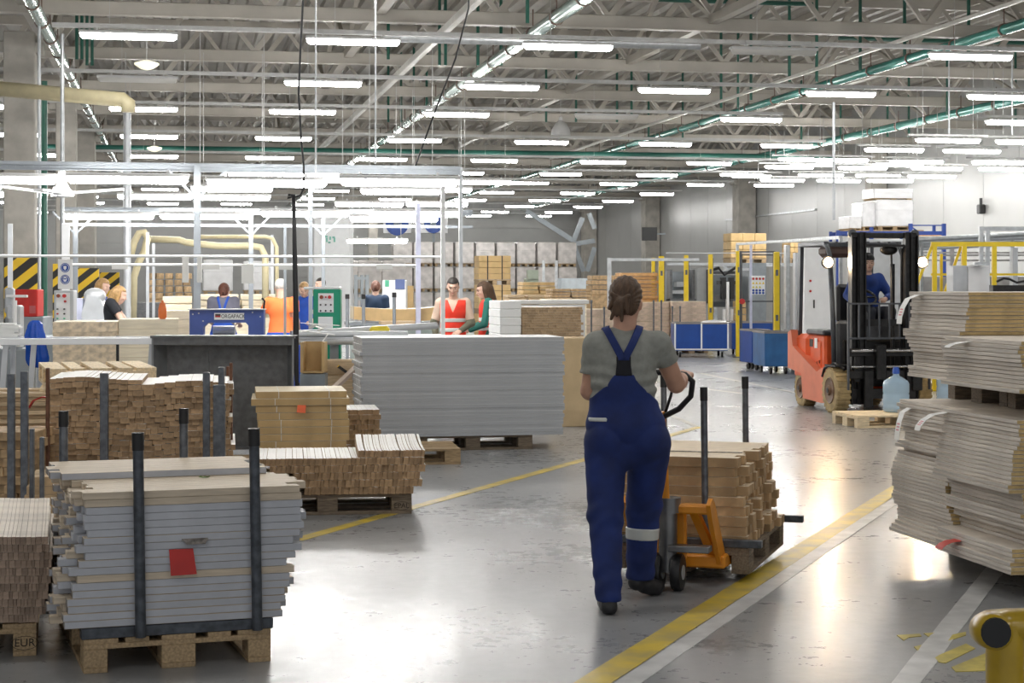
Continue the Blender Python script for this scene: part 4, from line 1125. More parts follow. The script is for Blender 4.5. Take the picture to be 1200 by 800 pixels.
        if hair == 'long':
            v.cap(hpnt(0, -.06, .0), hpnt(.02, -.10, -.36), .085, .05, .03); v.cap(hpnt(-.05, -.01, .0), hpnt(-.055, -.0, -.3), .035, .025, .03); v.cap(hpnt(.05, -.01, .0), hpnt(.055, -.01, -.28), .035, .025, .03)
        if hair == 'bob':
            v.cap(hpnt(0, -.05, .0), hpnt(0, -.07, -.10), .085, .07, .03); v.cap(hpnt(.06, 0, 0), hpnt(.06, 0, -.09), .03, .025, .02); v.cap(hpnt(-.06, 0, 0), hpnt(-.06, 0, -.09), .03, .025, .02)
        v.mesh('hair', mh, t)
    if cap:
        v = Vol(hc - .16, hc + .2, min(h, .008)); v.ell(hpnt(0, -.012, .038), (.09, .106, .104), .02, HM)
        X, Y, Z = v.grid(); q = [X - hc[0], Y - hc[1], Z - hc[2]]; lz = HM[0, 2] * q[0] + HM[1, 2] * q[1] + HM[2, 2] * q[2]; v.inter(.045 - lz); v.mesh('cap', cap, t)
    if face:
        for s_ in (-1, 1):
            e = MB(); e.sphere(hpnt(.03 * s_, .078, .006), (.011, .008, .007), 10, 6); e.build('eye', M_eye, t, smooth='all')
            e = MB(); e.tube([hpnt(.012 * s_, .09, .026), hpnt(.032 * s_, .088, .033), hpnt(.05 * s_, .074, .026)], .0035, n=6); e.build('eyebrow', mh, t, smooth='all')
        e = MB(); e.tube([hpnt(-.022, .086, -.050), hpnt(0, .096, -.052), hpnt(.022, .086, -.050)], [.003, .006, .003], n=6); e.build('lips', M_lip, t, smooth='all')
    return t, j, hpnt
M_refl = mat('reflective_tape', (.62, .64, .62), .35, .2, var=.1)
M_greyshirt = mat('grey_marl_jersey', (.27, .275, .25), .85, var=.1, scale=35, bump=.25)
M_navy = mat('blue_work_cloth', (.006, .022, .135), .75, var=.3, scale=7, bump=.5)
M_elastic = mat('black_elastic', (.006, .006, .012), .8, var=.3, scale=60)

# ---------------- the woman pushing the hand truck (frame: x = right in the view, y = away)
wo = W(735, 9.15)
jw = dict(head=(-.005, .045, 1.555), neck=(-.01, -.0, 1.41), chest=(-.022, -.01, 1.235), waist=(-.02, -.005, 1.04), pelvis=(-.005, -.0, .885),
          shL=(-.158, -.01, 1.335), elL=(-.19, .03, 1.10), wrL=(-.03, .30, 1.12), shR=(.16, .0, 1.34), elR=(.262, .13, 1.13), wrR=(.318, .32, 1.155),
          hipL=(-.11, 0, .83), knL=(-.115, -.06, .48), anL=(-.105, -.18, .085), toL=(-.11, -.05, .035), hipR=(.115, .02, .83), knR=(.10, .20, .50), anR=(.085, .26, .125), toR=(.165, .34, .04))
j = {k: V3(*v) for k, v in jw.items()}
t = thing('person', 'woman in grey T-shirt and blue dungarees, from behind, pushing the hand pallet truck', 'person', wo, -TH)
lo, hi = V3(-.36, -.34, -.02), V3(.48, .52, 1.72)
HM = rotm(-14, -14); hc = j['head']
def hpn(x, y, z): return hc + HM @ V3(x, y, z)
b = Vol(lo, hi, .0052)
b.ell(hpn(0, -.008, .022), (.076, .094, .095), .03, HM); b.ell(hpn(0, .03, -.045), (.056, .058, .066), .04, HM); b.ell(hpn(0, .054, -.084), (.026, .022, .02), .03, HM)
b.cap(hpn(0, .088, .012), hpn(0, .106, -.022), .008, .012, .012)
for s_ in (-1, 1): b.ell(hpn(.079 * s_, -.005, -.012), (.009, .019, .031), .006, HM); b.ell(hpn(.04 * s_, .066, -.02), (.024, .02, .022), .02, HM)
b.ell(hpn(0, .085, -.052), (.026, .012, .012), .012, HM)
b.cap(j['neck'] - V3(0, 0, .03), hc + HM @ V3(0, -.02, -.05), .062, .056, .04)
b.ell(j['chest'], (.14, .10, .16), .04); b.ell(j['waist'], (.13, .1, .13), .05); b.ell(j['pelvis'], (.17, .12, .13), .05)
for s_ in 'LR':
    b.cap(lerp(j['neck'], j['sh' + s_], .3) - V3(0, 0, .02), j['sh' + s_], .045, .05, .04)
    b.cap(j['sh' + s_], j['el' + s_], .056, .045, .02)
    m_ = lerp(j['el' + s_], j['wr' + s_], .35); b.cap(j['el' + s_], m_, .044, .043, .02); b.cap(m_, j['wr' + s_], .043, .028, .02)
    b.cap(j['hip' + s_], j['kn' + s_], .072, .055, .0); b.cap(j['kn' + s_], j['an' + s_], .052, .036, .02)
hand(b, j['wrR'], V3(.14, .42, .10), V3(-.2, .2, -.9), V3(-1, .1, .0), 1.15, .98)
hand(b, j['wrL'], V3(.3, .8, .05), V3(.1, .2, -.9), V3(1, -.2, .1), 1.15, .98)
b.mesh('body', M_skin, t)
def wtorso(v, g=0.0):
    v.ell((-.02, -.005, 1.285), (.178 + g, .118 + g, .14 + g), .06)
    v.ell((-.022, -.015, 1.17), (.172 + g, .125 + g, .13 + g), .05)
    v.ell((-.02, -.0, 1.06), (.166 + g, .128 + g, .12 + g), .05)
    v.ell((-.008, -.0, .93), (.198 + g, .145 + g, .13 + g), .06)
    v.cap((-.075, -.01, 1.365), (-.155, -.01, 1.335), .045 + g, .056 + g, .05); v.cap((.05, -.005, 1.365), (.15, .0, 1.338), .045 + g, .056 + g, .05)
v = Vol(lo, hi, .0062); wtorso(v)
v.cap((-.07, -.02, 1.27), (-.07, -.03, 1.15), .06, .06, .05); v.cap((.04, -.02, 1.27), (.04, -.03, 1.15), .06, .06, .05)
for s_, t_ in (('L', .62), ('R', .46)):
    v.cap(j['sh' + s_], lerp(j['sh' + s_], j['el' + s_], t_), .068, .064, .03)
X, Y, Z = v.grid()
for s_, t_ in (('L', .6), ('R', .44)):
    e = lerp(j['sh' + s_], j['el' + s_], t_); d = unit(j['el' + s_] - j['sh' + s_]); dd = (X - e[0]) * d[0] + (Y - e[1]) * d[1] + (Z - e[2]) * d[2]
    near = np.sqrt((X - e[0]) ** 2 + (Y - e[1]) ** 2 + (Z - e[2]) ** 2) - .095
    out = (np.abs(X - (-.02)) > .172)
    v.inter(np.where((near < 0) & out, dd, -1))
# soft horizontal folds in the jersey
fold = .0065 * np.sin(Z * 95 + 2.5 * np.sin(X * 14 + 1) + Y * 10) * np.exp(-((Z - 1.13) / .12) ** 2)
v.g = v.g + (fold + 0 * X + 0 * Y).astype(np.float32)
v.inter((1.0 - Z) + 0 * X + 0 * Y)
n_ = j['neck'] + V3(0, .02, .055); v.inter(.066 - np.sqrt((X - n_[0]) ** 2 + (Y - n_[1]) ** 2 + ((Z - n_[2]) * 1.1) ** 2))
v.mesh('shirt', M_greyshirt, t)
v = Vol(lo, hi, .0062); wtorso(v, .007)
X, Y, Z = v.grid(); dx = np.abs(X + .026)
zt = np.where(dx < .05, 1.19, np.where(dx < .08, 1.19 - (dx - .05) * 1.6, np.where(dx < .13, 1.142 - (dx - .08) * .9, 1.097 - (dx - .13) * .9)))
v.inter(Z - zt + 0 * Y)
g2 = Vol(lo, hi, .0062)
g2.ell((-.095, -.035, .87), (.105, .11, .12), .05); g2.ell((.09, -.03, .87), (.105, .11, .12), .05); g2.ell((0, .02, .88), (.20, .12, .12), .04); g2.ell((0, .0, .80), (.10, .10, .10), .04)
for s_, rk, ra in (('L', .088, .066), ('R', .09, .074)):
    g2.cap(j['hip' + s_] + V3(0, 0, 0), j['kn' + s_], .112, rk, .03, 1.0); g2.cap(j['kn' + s_], j['an' + s_] + V3(0, 0, -.0), rk, ra, .03)
fold = .004 * np.sin(Z * 60 + 3 * np.sin(X * 20) + Y * 14) * (np.exp(-((Z - .47) / .1) ** 2) + np.exp(-((Z - .16) / .1) ** 2) + .4 * np.exp(-((Z - .75) / .06) ** 2))
g2.g = g2.g + (fold + 0 * X + 0 * Y).astype(np.float32)
g2.inter(np.where(X < -.005 + 0 * Y, .062, .098) - Z)
v.g = np.minimum(v.g, g2.g); legs_g = g2.g.copy()
v.mesh('dungarees', M_navy, t)
d_ = [o for o in t.children if o.name.startswith('dungarees')][0]
def shell(fn, name, m, off, parent=d_, hh=.005):
    v = Vol(lo, hi, hh); fn(v, off); return v
v = Vol(V3(-.2, -.3, 1.0), V3(.2, .3, 1.45), .005); wtorso(v, .011); X, Y, Z = v.grid()
v.inter(np.abs(X + .026) - (.036 + .12 * np.clip(1.24 - Z, 0, 1)) + 0 * Y); v.inter(np.abs(Z - 1.235) - .05 + 0 * X + 0 * Y); v.inter(Y - .0 + 0 * X + 0 * Z); v.mesh('back_elastic', M_elastic, d_)
for s_ in (-1, 1):
    v = Vol(V3(-.2, -.3, 1.2), V3(.2, .3, 1.5), .005); wtorso(v, .013); X, Y, Z = v.grid()
    tt = np.clip((Z - 1.275) / .13, 0, 1.2); cx_ = -.026 + s_ * (.008 + tt * .068)
    back = np.maximum(np.abs(X - cx_) - .0215, 1.262 - Z)
    front = np.maximum(np.abs(X - (-.026 + s_ * .085)) - .021, .02 - Y + 0 * X)
    v.inter(np.where(Y < .0, back, np.abs(X - (-.026 + s_ * .085)) - .0215 + 0 * Z)); v.mesh('strap', M_navy, d_)
v = Vol(V3(-.02, .05, .2), V3(.26, .45, .45), .005)
v.cap(j['kn' + 'R'], j['anR'], .094, .078, .03); X, Y, Z = v.grid(); v.inter(np.abs(Z - .345 + (X - .1) * .04) - .031 + 0 * Y); v.mesh('reflective_band', M_refl, d_)
v = Vol(V3(-.24, -.3, .85), V3(.0, .1, 1.05), .005); wtorso(v, .012); X, Y, Z = v.grid(); v.inter(np.abs(Z - .965 + (X + .1) * -.05) - .010 + 0 * X + 0 * Y); v.inter(np.abs(X + .155) - .045 + 0 * Y + 0 * Z); v.inter(Y + 0 * X + 0 * Z); v.mesh('pocket_edge', M_refl, d_)
for s_ in 'LR':
    a, q = j['an' + s_], j['to' + s_]; dd = unit((q - a) * V3(1, 1, 0)); hl = a - dd * .035 + V3(0, 0, -.05 if s_ == 'L' else -.04)
    v = Vol(np.minimum(a, q) - .14, np.maximum(a, q) + .14, .005)
    v.cap(a + V3(0, 0, .02), hl + V3(0, 0, .0), .044, .036, .02); v.cap(hl, q, .037, .038, .02); v.cap(lerp(hl, q, .5), q, .043, .040, .02); v.cap(q, q + dd * .04, .038, .03, .02)
    X, Y, Z = v.grid()
    v.inter((.004 - Z) + 0 * X + 0 * Y); v.mesh('shoe', M_shoe, t)
v = Vol(hc - .22, hc + .2, .005)
v.ell(hpn(0, -.016, .036), (.086, .102, .098), .02, HM); v.ell(hpn(0, -.05, -.03), (.074, .06, .07), .03, HM)
X, Y, Z = v.grid(); q = [X - hc[0], Y - hc[1], Z - hc[2]]
ly = HM[0, 1] * q[0] + HM[1, 1] * q[1] + HM[2, 1] * q[2]; lz = HM[0, 2] * q[0] + HM[1, 2] * q[1] + HM[2, 2] * q[2]; lx = HM[0, 0] * q[0] + HM[1, 0] * q[1] + HM[2, 0] * q[2]
v.inter(np.minimum(np.maximum(ly - .012, -.085 - lz), np.maximum(.07 - lz, ly - .09)))
st = .0022 * np.sin(np.arctan2(lx, lz + .06) * 38 + ly * 20); v.g = v.g + st.astype(np.float32)
v.ell(hpn(-.012, -.108, -.028), (.034, .03, .032), .01, HM)
for a0, a1, r0, r1 in (((-.02, -.118, -.02), (-.05, -.125, .012), .016, .012), ((-.035, -.12, .0), (-.062, -.115, -.06), .014, .010), ((-.02, -.125, -.04), (-.05, -.11, -.115), .018, .008), ((.0, -.125, -.035), (.006, -.115, -.125), .020, .008), ((.012, -.12, -.02), (.038, -.125, .0), .015, .012), ((.03, -.125, -.005), (.03, -.115, -.085), .014, .008), ((-.01, -.13, -.03), (-.02, -.12, -.10), .017, .008)):
    v.cap(hpn(*a0), hpn(*a1), r0, r1, .006)
v.mesh('hair', M_hair, t)
e = MB(); e.lathe([(.026, -.008), (.03, 0), (.026, .008)], n=14); e.build('hair_tie', M_black, t, smooth='all').location = tuple(hpn(-.006, -.098, -.022))
for s_ in (-1, 1):
    e = MB(); e.sphere(hpn(.03 * s_, .08, .006), (.011, .008, .007), 10, 6); e.build('eye', M_eye, t, smooth='all')
e = MB(); e.tube([hpn(-.022, .088, -.050), hpn(0, .098, -.052), hpn(.022, .088, -.050)], [.003, .006, .003], n=6); e.build('lips', M_lip, t, smooth='all')

# ---------------- the others
M_vest = mat('red_vest', (.78, .035, .012), .6, var=.12)
M_beigesh = mat('beige_jersey', (.62, .46, .36), .8, var=.06)
M_olive = mat('olive_cloth', (.13, .13, .09), .8, var=.15)
M_teal = mat('teal_cloth', (.02, .16, .13), .8)
M_dktrouser = mat('dark_trousers', (.03, .035, .05), .8, var=.2)
M_orshirt = mat('orange_jersey', (.95, .20, .05), .8, var=.08)
M_bluet = mat('bright_blue_cloth', (.01, .07, .42), .7, var=.2)
M_navyt = mat('navy_jersey', (.018, .04, .085), .8, var=.15)
M_slate = mat('slate_jersey', (.13, .13, .17), .8, var=.1)
M_blackj = mat('black_jersey', (.012, .014, .02), .8)
person('man in red vest with silver bands looking down behind the grey board stack', W(531, 24), -TH + PI, dict(head=(.0, .05, 1.605), wrL=(-.10, .26, 1.02), wrR=(.22, .14, .90), elL=(-.24, .02, 1.12), elR=(.25, -.0, 1.12)), 1.12, .009, 0, -22, 'short', M_hairdk, M_skinp, M_beigesh, .85, M_dktrouser, M_vest, M_olive, scale=1.0)
person('woman with long brown hair and red vest, in profile beside the vested man', W(571, 24.6), -TH + PI * .52, dict(head=(0, .05, 1.555), wrL=(-.15, .28, 1.0), wrR=(.12, .30, 1.0), elL=(-.22, .05, 1.1), elR=(.22, .05, 1.1)), .95, .009, 8, -15, 'long', M_hair, M_skinp, M_teal, 1.8, M_dktrouser, M_vest, None)
person('worker with reddish bun in navy T-shirt, from behind, at the curved wooden boards', W(440, 31), -TH, dict(head=(0, .05, 1.57), wrL=(-.18, .25, 1.0), wrR=(.18, .25, 1.0)), 1.05, .011, 0, -14, 'bun', M_hairred, M_skinp, M_navyt, .6, M_dktrouser, face=False)
person('grey-haired worker in an orange T-shirt and blue trousers seen from behind', W(330, 25), -TH, dict(head=(-.02, .05, 1.59), wrL=(-.34, .26, 1.18), elL=(-.32, .03, 1.14), wrR=(.2, .28, 1.02)), 1.18, .010, 0, -12, 'short', M_hairgrey, M_skinp, M_orshirt, .5, M_bluet, face=False)
person('worker with auburn bun and blue straps on slate T-shirt behind the blue machine', W(262, 26.5), -TH, dict(head=(0, .04, 1.53), wrL=(-.2, .25, 1.05), wrR=(.2, .25, 1.05)), 1.08, .010, 0, -10, 'bun', M_hairred, M_skinp, M_slate, .5, M_bluet, dung=M_bluet, face=False)
person('blond worker in a black T-shirt bending over a bench at the left', W(131, 24.5), -TH - PI * .45, dict(head=(0, .10, 1.49), neck=(0, .04, 1.36), wrL=(-.2, .42, 1.12), wrR=(.2, .42, 1.1), elL=(-.22, .18, 1.12), elR=(.22, .18, 1.1)), 1.0, .010, 0, -20, 'bob', M_blond, M_skinp, M_blackj, .5, M_dktrouser, face=False)
person('worker in bright blue clothes half hidden behind the blond worker', W(117, 26.5), -TH - PI * .6, dict(head=(0, .06, 1.60), wrL=(-.2, .32, 1.1), wrR=(.2, .32, 1.1)), 1.05, .011, 0, -14, 'bob', M_blond, M_skinp, M_bluet, .5, M_bluet, face=False)
person('fair-haired worker in bright blue facing the orange-shirted worker', W(357, 28.5), -TH + PI, dict(head=(0, .07, 1.55), wrL=(-.15, .32, 1.05), wrR=(.15, .32, 1.05)), 1.0, .011, 0, -22, 'short', M_blond, M_skinp, M_bluet, .5, M_bluet)
person('dark-haired man standing behind the green control panel', W(377, 33), -TH + PI * .7, dict(head=(0, .03, 1.63)), 1.05, .012, 0, -5, 'short', M_hairdk, M_skinp, M_slate, .5, M_dktrouser)
# ================================================================ FORKLIFT
fo = W(1031, 22.9)
M_fmast = mat('black_mast_steel', (.022, .021, .021), .38, .4, var=.4, scale=15)
M_frail = mat('dark_guard_steel', (.085, .09, .10), .4, .3, var=.2)
M_forange = mat('forklift_orange', (.78, .12, .03), .4, var=.12, scale=4)
M_forlight = mat('forklift_salmon', (.74, .20, .10), .42, var=.1, scale=4)
M_tyre = mat('beige_tyre', (.42, .31, .15), .8, var=.25, scale=12, bump=.4)
M_brown = mat('brown_underside', (.10, .06, .05), .6)
M_glow = mat('headlamp_glow', (1, .9, .7), .3, emit=(1.0, .72, .42), estr=700)
M_chrome = mat('worn_chrome', (.45, .45, .45), .25, .9, var=.2)
t = thing('forklift', 'orange forklift with black mast and two lit headlamps, driver inside', 'forklift', fo, 0)
# wheels: tyre ring + rim
def wheel(x, y, r, wd, side):
    b = MB(); b.lathe([(r * .60, -wd / 2), (r * .93, -wd / 2), (r, -wd * .38), (r, wd * .38), (r * .93, wd / 2), (r * .60, wd / 2)], (x, y, r), 32, 'X')
    for k in range(24):
        a = 2 * PI * k / 24
        M = Matrix.Rotation(a, 3, 'X'); b.box(Vector((x, y, r)) + M @ Vector((0, 0, r * 1.0)), (wd * .96, .035, .022), M=M)
    o = b.build('wheel', M_tyre, t, smooth=True)
    b = MB(); b.lathe([(r * .20, -wd * .5 - .03), (r * .24, -wd * .5 - .008), (r * .50, -wd * .5 - .004), (r * .56, -wd * .5 - .012), (r * .60, -wd * .5), (r * .60, wd * .5), (r * .56, wd * .5 + .012), (r * .50, wd * .5 + .004), (r * .24, wd * .5 + .008), (r * .20, wd * .5 + .03)], (x, y, r), 24, 'X'); rm = b.build('rim', mat('brown_rim', (.16, .09, .05), .5, .3), o, smooth=True)
    b = MB(); b.cyl((x - wd * .5 - .036, y, r), (x + wd * .5 + .036, y, r), r * .12, n=14); b.build('hub', M_fmast, o)
for x in (-.545, .545): wheel(x, .10, .285, .18, 1)
for x in (-.46, .46): wheel(x, 1.45, .24, .17, 1)
# chassis
b = MB(); 
M_ = Matrix(((0, 0, 1, -.62), (1, 0, 0, 0), (0, 1, 0, 0), (0, 0, 0, 1)))
for xx in (-.62, .50):
    b = MB(); M_ = Matrix(((0, 0, 1, xx), (1, 0, 0, 0), (0, 1, 0, 0), (0, 0, 0, 1)))
    b.prism([(.32, .12), (.45, .10), (1.15, .12), (1.22, .45), (1.75, .50), (1.75, .98), (1.62, 1.02), (1.55, .80), (.62, .50), (.42, .56), (.30, .45)], .12, M_)
    b.build('chassis_side', M_forlight, t)
b = MB(); b.box((0, 1.45, .66), (1.10, .55, .62), ch=.06); b.box((0, 1.2, .3), (.9, .9, .3)); b.build('counterweight', M_forange, t)
b = MB(); b.box((0, .95, .70), (1.00, .62, .56), ch=.03); b.box((0, .95, .70), (1.03, .4, .4), ch=.02); b.build('battery_box', M_forange, t)
b = MB(); b.box((0, .95, 1.005), (1.06, .66, .07), ch=.02); b.build('battery_cover', M_frail, t)
b = MB()
for k in range(4): b.box((-.512, .80 + .09 * k, .62 - .02 * k), (.006, .05, .04))
b.box((-.518, 1.1, .86), (.006, .12, .10)); b.build('vent_slots', M_fmast, t)
b = MB(); b.box((-.520, .92, .86), (.006, .10, .13)); b.build('sticker', M_white, t)
b = MB(); b.box((0, .45, .48), (.86, .5, .10), ch=.01); b.box((0, .28, .62), (.8, .08, .6), ch=.02); b.build('floor_plate', M_fmast, t)
for x in (-.50, .50):
    b = MB(); b.tube([(x - .12, .40, .45), (x - .12, .32, .56), (x - .06, .10, .63), (x - .02, -.12, .56)], .02, n=8); b.box((x, .12, .60), (.26, .36, .02)); b.build('mudguard', M_fmast, t, smooth=True)
# seat, dashboard, steering wheel
b = MB(); b.box((.12, 1.02, 1.10), (.48, .46, .12), ch=.04); b.box((.12, 1.26, 1.38), (.46, .12, .52), ch=.04); b.build('driver_seat', M_black, t)
b = MB(); b.box((0.0, .36, .85), (.92, .16, .62), ch=.03); b.beam((.02, .46, 1.1), (.02, .60, 1.46), .07, .07); b.build('dashboard', M_frail, t)
b = MB(); pts = [(.02 + .17 * math.cos(a), .62 + .13 * math.sin(a), 1.47 + .10 * math.sin(a)) for a in [2 * PI * k / 20 for k in range(21)]]; b.tube(pts, .018, n=8); b.tube([(-.15, .62, 1.47), (.19, .62, 1.47)], .014); b.build('steering_wheel', M_black, t, smooth='all')
# overhead guard
for x in (-.50, .50):
    b = MB(); b.tube([(x, .30, .55), (x, .34, 1.2), (x, .46, 2.02), (x, .56, 2.14), (x, .75, 2.17)], .034, n=8); b.build('front_pillar', M_frail, t, smooth='all')
    b = MB(); b.beam((x, 1.62, .95), (x, 1.55, 2.16), .05, .09); b.build('rear_pillar', M_frail, t)
b = MB(); b.box((-.5, 1.08, 2.17), (.07, 1.02, .06), ch=.01); b.box((.5, 1.08, 2.17), (.07, 1.02, .06), ch=.01); b.box((0, 1.56, 2.17), (1.06, .07, .06), ch=.01); b.box((0, .62, 2.16), (1.0, .06, .06), ch=.01)
for k in range(6): b.box((-.36 + k * .145, 1.08, 2.185), (.035, 1.0, .03))
b.build('overhead_guard', M_frail, t)
b = MB(); b.box((-.30, .80, 2.07), (.36, .35, .16), ch=.05); b.build('guard_box', M_brown, t)
# mast
for s_ in (-1, 1):
    for nm, x0, x1, y0, dp, z1 in (('mast_rail', .36, .44, -.12, .13, 2.26), ('mast_rail', .27, .345, -.16, .10, 2.30), ('lift_chain', .25, .265, -.10, .03, 2.1)):
        b = MB(); b.box((s_ * (x0 + x1) / 2, y0, (z1 + .12) / 2), (x1 - x0, .02, z1 - .12)); b.box((s_ * x0 if s_ > 0 else -x0, y0, (z1 + .12) / 2), (.016, dp, z1 - .12)); b.box((s_ * x1, y0, (z1 + .12) / 2), (.016, dp, z1 - .12)); b.build(nm, M_fmast, t)
    b = MB(); b.cyl((.18 if s_ > 0 else -.29, .02, .2), (.18 if s_ > 0 else -.29, .02, 1.9), .03, n=12); b.build('lift_cylinder', M_fmast, t, smooth=True)
    b = MB(); b.lathe([(.03, -.02), (.055, -.02), (.055, .02), (.03, .02)], (s_ * .42, -.12, 2.28), 16, 'Y'); b.build('lifting_eye', M_frail, t, smooth=True)
b = MB(); b.box((0, -.12, 2.26), (.88, .07, .07), ch=.01); b.box((0, -.16, 2.13), (.62, .05, .03)); b.box((0, -.10, 1.15), (.74, .03, .09)); b.box((0, -.12, .25), (.86, .1, .12)); b.build('mast_crossbar', M_fmast, t)
b = MB(); b.sphere((.10, -.05, 2.08), (.12, .08, .07), 14, 8); b.build('mirror', M_fmast, t, smooth='all')
b = MB(); b.tube([(.13, -.06, 2.1), (.15, -.05, 1.5), (.14, -.08, .9), (.13, -.1, .5)], .014, n=6); b.build('hydraulic_hose', M_black, t, smooth='all')
# carriage and load backrest
b = MB()
for z in (.78, .50): b.box((0, -.25, z), (1.06, .05, .10), ch=.005)
for x in (-.40, .40): b.box((x, -.22, .62), (.06, .06, .42))
b.build('carriage', M_fmast, t)
b = MB(); b.cyl((-.50, -.30, .80), (.50, -.30, .80), .02, n=10); b.cyl((-.50, -.30, .60), (.50, -.30, .60), .018, n=10); b.build('side_shift_rod', M_chrome, t, smooth=True)
b = MB()
for x in (-.54, .54): b.box((x, -.30, .86), (.022, .03, 1.10))
for z in (1.395, .96): b.box((0, -.30, z), (1.09, .022, .022))
for k in range(7): b.box((-.40 + k * .135, -.30, 1.18), (.02, .02, .45))
b.build('load_backrest', M_frail, t)
for px_, pz_, ph_ in ((-.13, .66, .44), (.35, .45, .3)):
    b = MB(); b.box((px_, -.34, pz_), (.13, .10, ph_), ch=.01); b.build('shifter_bracket', M_fmast, t)
for x in (-.28, .28):
    b = MB(); b.box((x, -.32, .30), (.11, .045, .50)); b.beam((x, -.34, .075), (x, -1.05, .06), .11, .035); b.build('fork', M_fmast, t)
for x, y in ((-.62, .22), (.535, -.08)):
    q = MB(); q.lathe([(.03, .06), (.075, .03), (.085, -.01), (.08, -.03)], (x, y, 1.92), 18, 'Y'); hl = q.build('headlamp', M_fmast, t, smooth=True)
    q = MB(); q.sphere((x, y - .03, 1.92), (.058, .03, .058), 16, 10); q.build('headlamp_glass', M_glow, hl, smooth='all')
    b = MB(); b.beam((x, y, 1.92), (-.50 if x < 0 else .50, .46, 1.92), .025, .025); b.build('lamp_bracket', M_frail, t)
person('forklift driver in blue jacket and black cap behind the mast', Vector((fo.x + .22, fo.y + .98, .33)), PI, dict(head=(0, .03, 1.59), pelvis=(0, 0, .92), hipL=(-.1, 0, .92), hipR=(.1, 0, .92), knL=(-.14, .42, .95), knR=(.14, .42, .95), anL=(-.14, .46, .55), anR=(.14, .46, .55), toL=(-.14, .60, .45), toR=(.14, .60, .45),
       elL=(-.28, .10, 1.16), wrL=(-.12, .34, 1.12), elR=(.30, .06, 1.16), wrR=(.32, .30, 1.07)), 1.12, .010, -8, -6, 'short', M_hairdk, M_skinp, mat('jacket_blue', (.01, .045, .24), .7, var=.25), 1.9, M_dktrouser, cap=M_black, name='person')

# ================================================================ WATER BOTTLES
def water(loc, label, group):
    t = thing('water_bottle', label, 'water bottle', loc, 0, group); t.scale = (1.12, 1.12, 1.05)
    pr = [(.11, 0), (.135, .012), (.137, .07), (.130, .085), (.137, .10), (.137, .19), (.130, .205), (.137, .22), (.137, .31), (.125, .345), (.07, .385), (.036, .40), (.032, .43)]
    b = MB(); b.lathe(pr, n=28); b.build('bottle', mat('blue_clear_plastic', (.52, .70, .86), .12, var=.03, alpha=.55, spec=.8), t, smooth='all')
    b = MB(); b.lathe([(.122, .012), (.127, .07), (.127, .30), (.12, .30)], n=24); b.build('water', mat('water', (.50, .66, .80), .05, var=.03, alpha=.45, spec=.6), t, smooth='all')
    b = MB(); b.lathe([(.032, .425), (.038, .43), (.036, .47), (.028, .49), (.03, .50)], n=18); b.build('cap', mat('blue_cap', (.02, .09, .45), .35), t, smooth=True)
pp = W(1047, 20.9)
pallet((pp.x, pp.y, 0), 0, 'pale new pallet with a water bottle in front of the forklift', M_palnew)
q = W(1050, 21.0); water((q.x, q.y, .146), 'clear blue water bottle with blue cap on the pale pallet before the forklift', None)
pp = W(1128, 22.4); pallet((pp.x, pp.y, 0), 0, 'pale new pallet behind the stacks at right', M_palnew)
q = W(1112, 22.4); water((q.x, q.y, .146), 'water bottle seen in the gap between the right-hand panel stacks', None)
# ================================================================ WORK AREA AT THE LEFT
def zz(py, D): return CZ - (py - HY) * D / F
def wx(px0, px1, D): return (px1 - px0) / F * D
M_rail = mat('gantry_rail', (.30, .325, .35), .35, .4, var=.08)
M_whitep = mat('white_enamel', (.90, .91, .92), .35, var=.03)
M_lilac = mat('pale_blue_post', (.60, .62, .78), .4, .2)
# lamp gantries
def gantry(D, x0, x1, ytop, thick, label, posts, braces=(), second=None):
    q = W(x0, D); t = thing('lamp_gantry', label, 'lamp gantry', q, 0)
    Lx = wx(x0, x1, D); z = zz(ytop, D)
    b = MB(); b.box((Lx / 2, 0, z), (Lx, .05, .045)); b.box((Lx / 2, 0, z - .085), (Lx, .05, .012)); b.box((Lx / 2, .02, z - .045), (Lx, .008, .075)); 
    for k in range(int(Lx / .11)):
        b.box((.05 + k * .11, -.006 + .02, z - .04), (.035, .012, .03))
    b.build('rail', M_rail, t)
    if second:
        b = MB(); b.box((Lx / 2, .02, zz(second, D)), (Lx, .05, .05)); b.build('lower_rail', M_rail, t)
    for px_, wd in posts:
        x = wx(x0, px_, D); b = MB(); b.box((x, 0, z / 2), (wd, wd, z)); b.box((x, 0, z / 2), (wd * .35, wd + .02, z)); b.box((x, 0, .01), (.16, .16, .02)); b.build('post', M_rail, t)
        b = MB(); b.beam((x, 0, z - .45), (x + .38, 0, z - .06), .03, .03); b.beam((x, 0, z - .45), (x - .38, 0, z - .06), .03, .03); b.build('brace', M_rail, t)
    return t
gantry(23.0, -40, 546, 190, .05, 'front lamp gantry of pale metal rails above the left work area', ((227, .09),))
gantry(31.0, 75, 560, 244, .05, 'rear lamp gantry of pale metal rails behind the front one', ((292, .075), (88, .08), (378, .06)), second=263)
LM = {}
def work_lamp(px_, py_, D, label, on=True):
    q = P(px_, py_, D); return lamp(q.x, q.y, q.z, on, label, group='work lamps on the gantries')
for i, (px_, py_, nm) in enumerate(((-4, 211, 'cut by the left edge of the view'), (150, 211, 'just right of the ceiling fan'), (313, 215, 'beside the black hose'), (468, 214, 'rightmost on it'))):
    work_lamp(px_, py_, 23.0, 'bright tube lamp on the front gantry, ' + nm)
work_lamp(330, 207, 24.2, 'second bright tube lamp on the front gantry close behind the one at the black hose')
for i, (px_, py_, nm) in enumerate(((128, 254, 'leftmost on it'), (240, 254, 'behind the front gantry post'), (358, 251, 'third from the left'), (462, 257, 'lower of the right-hand pair'), (490, 251, 'upper of the right-hand pair'))):
    work_lamp(px_, py_, 31.0, 'bright tube lamp on the rear gantry, ' + nm)
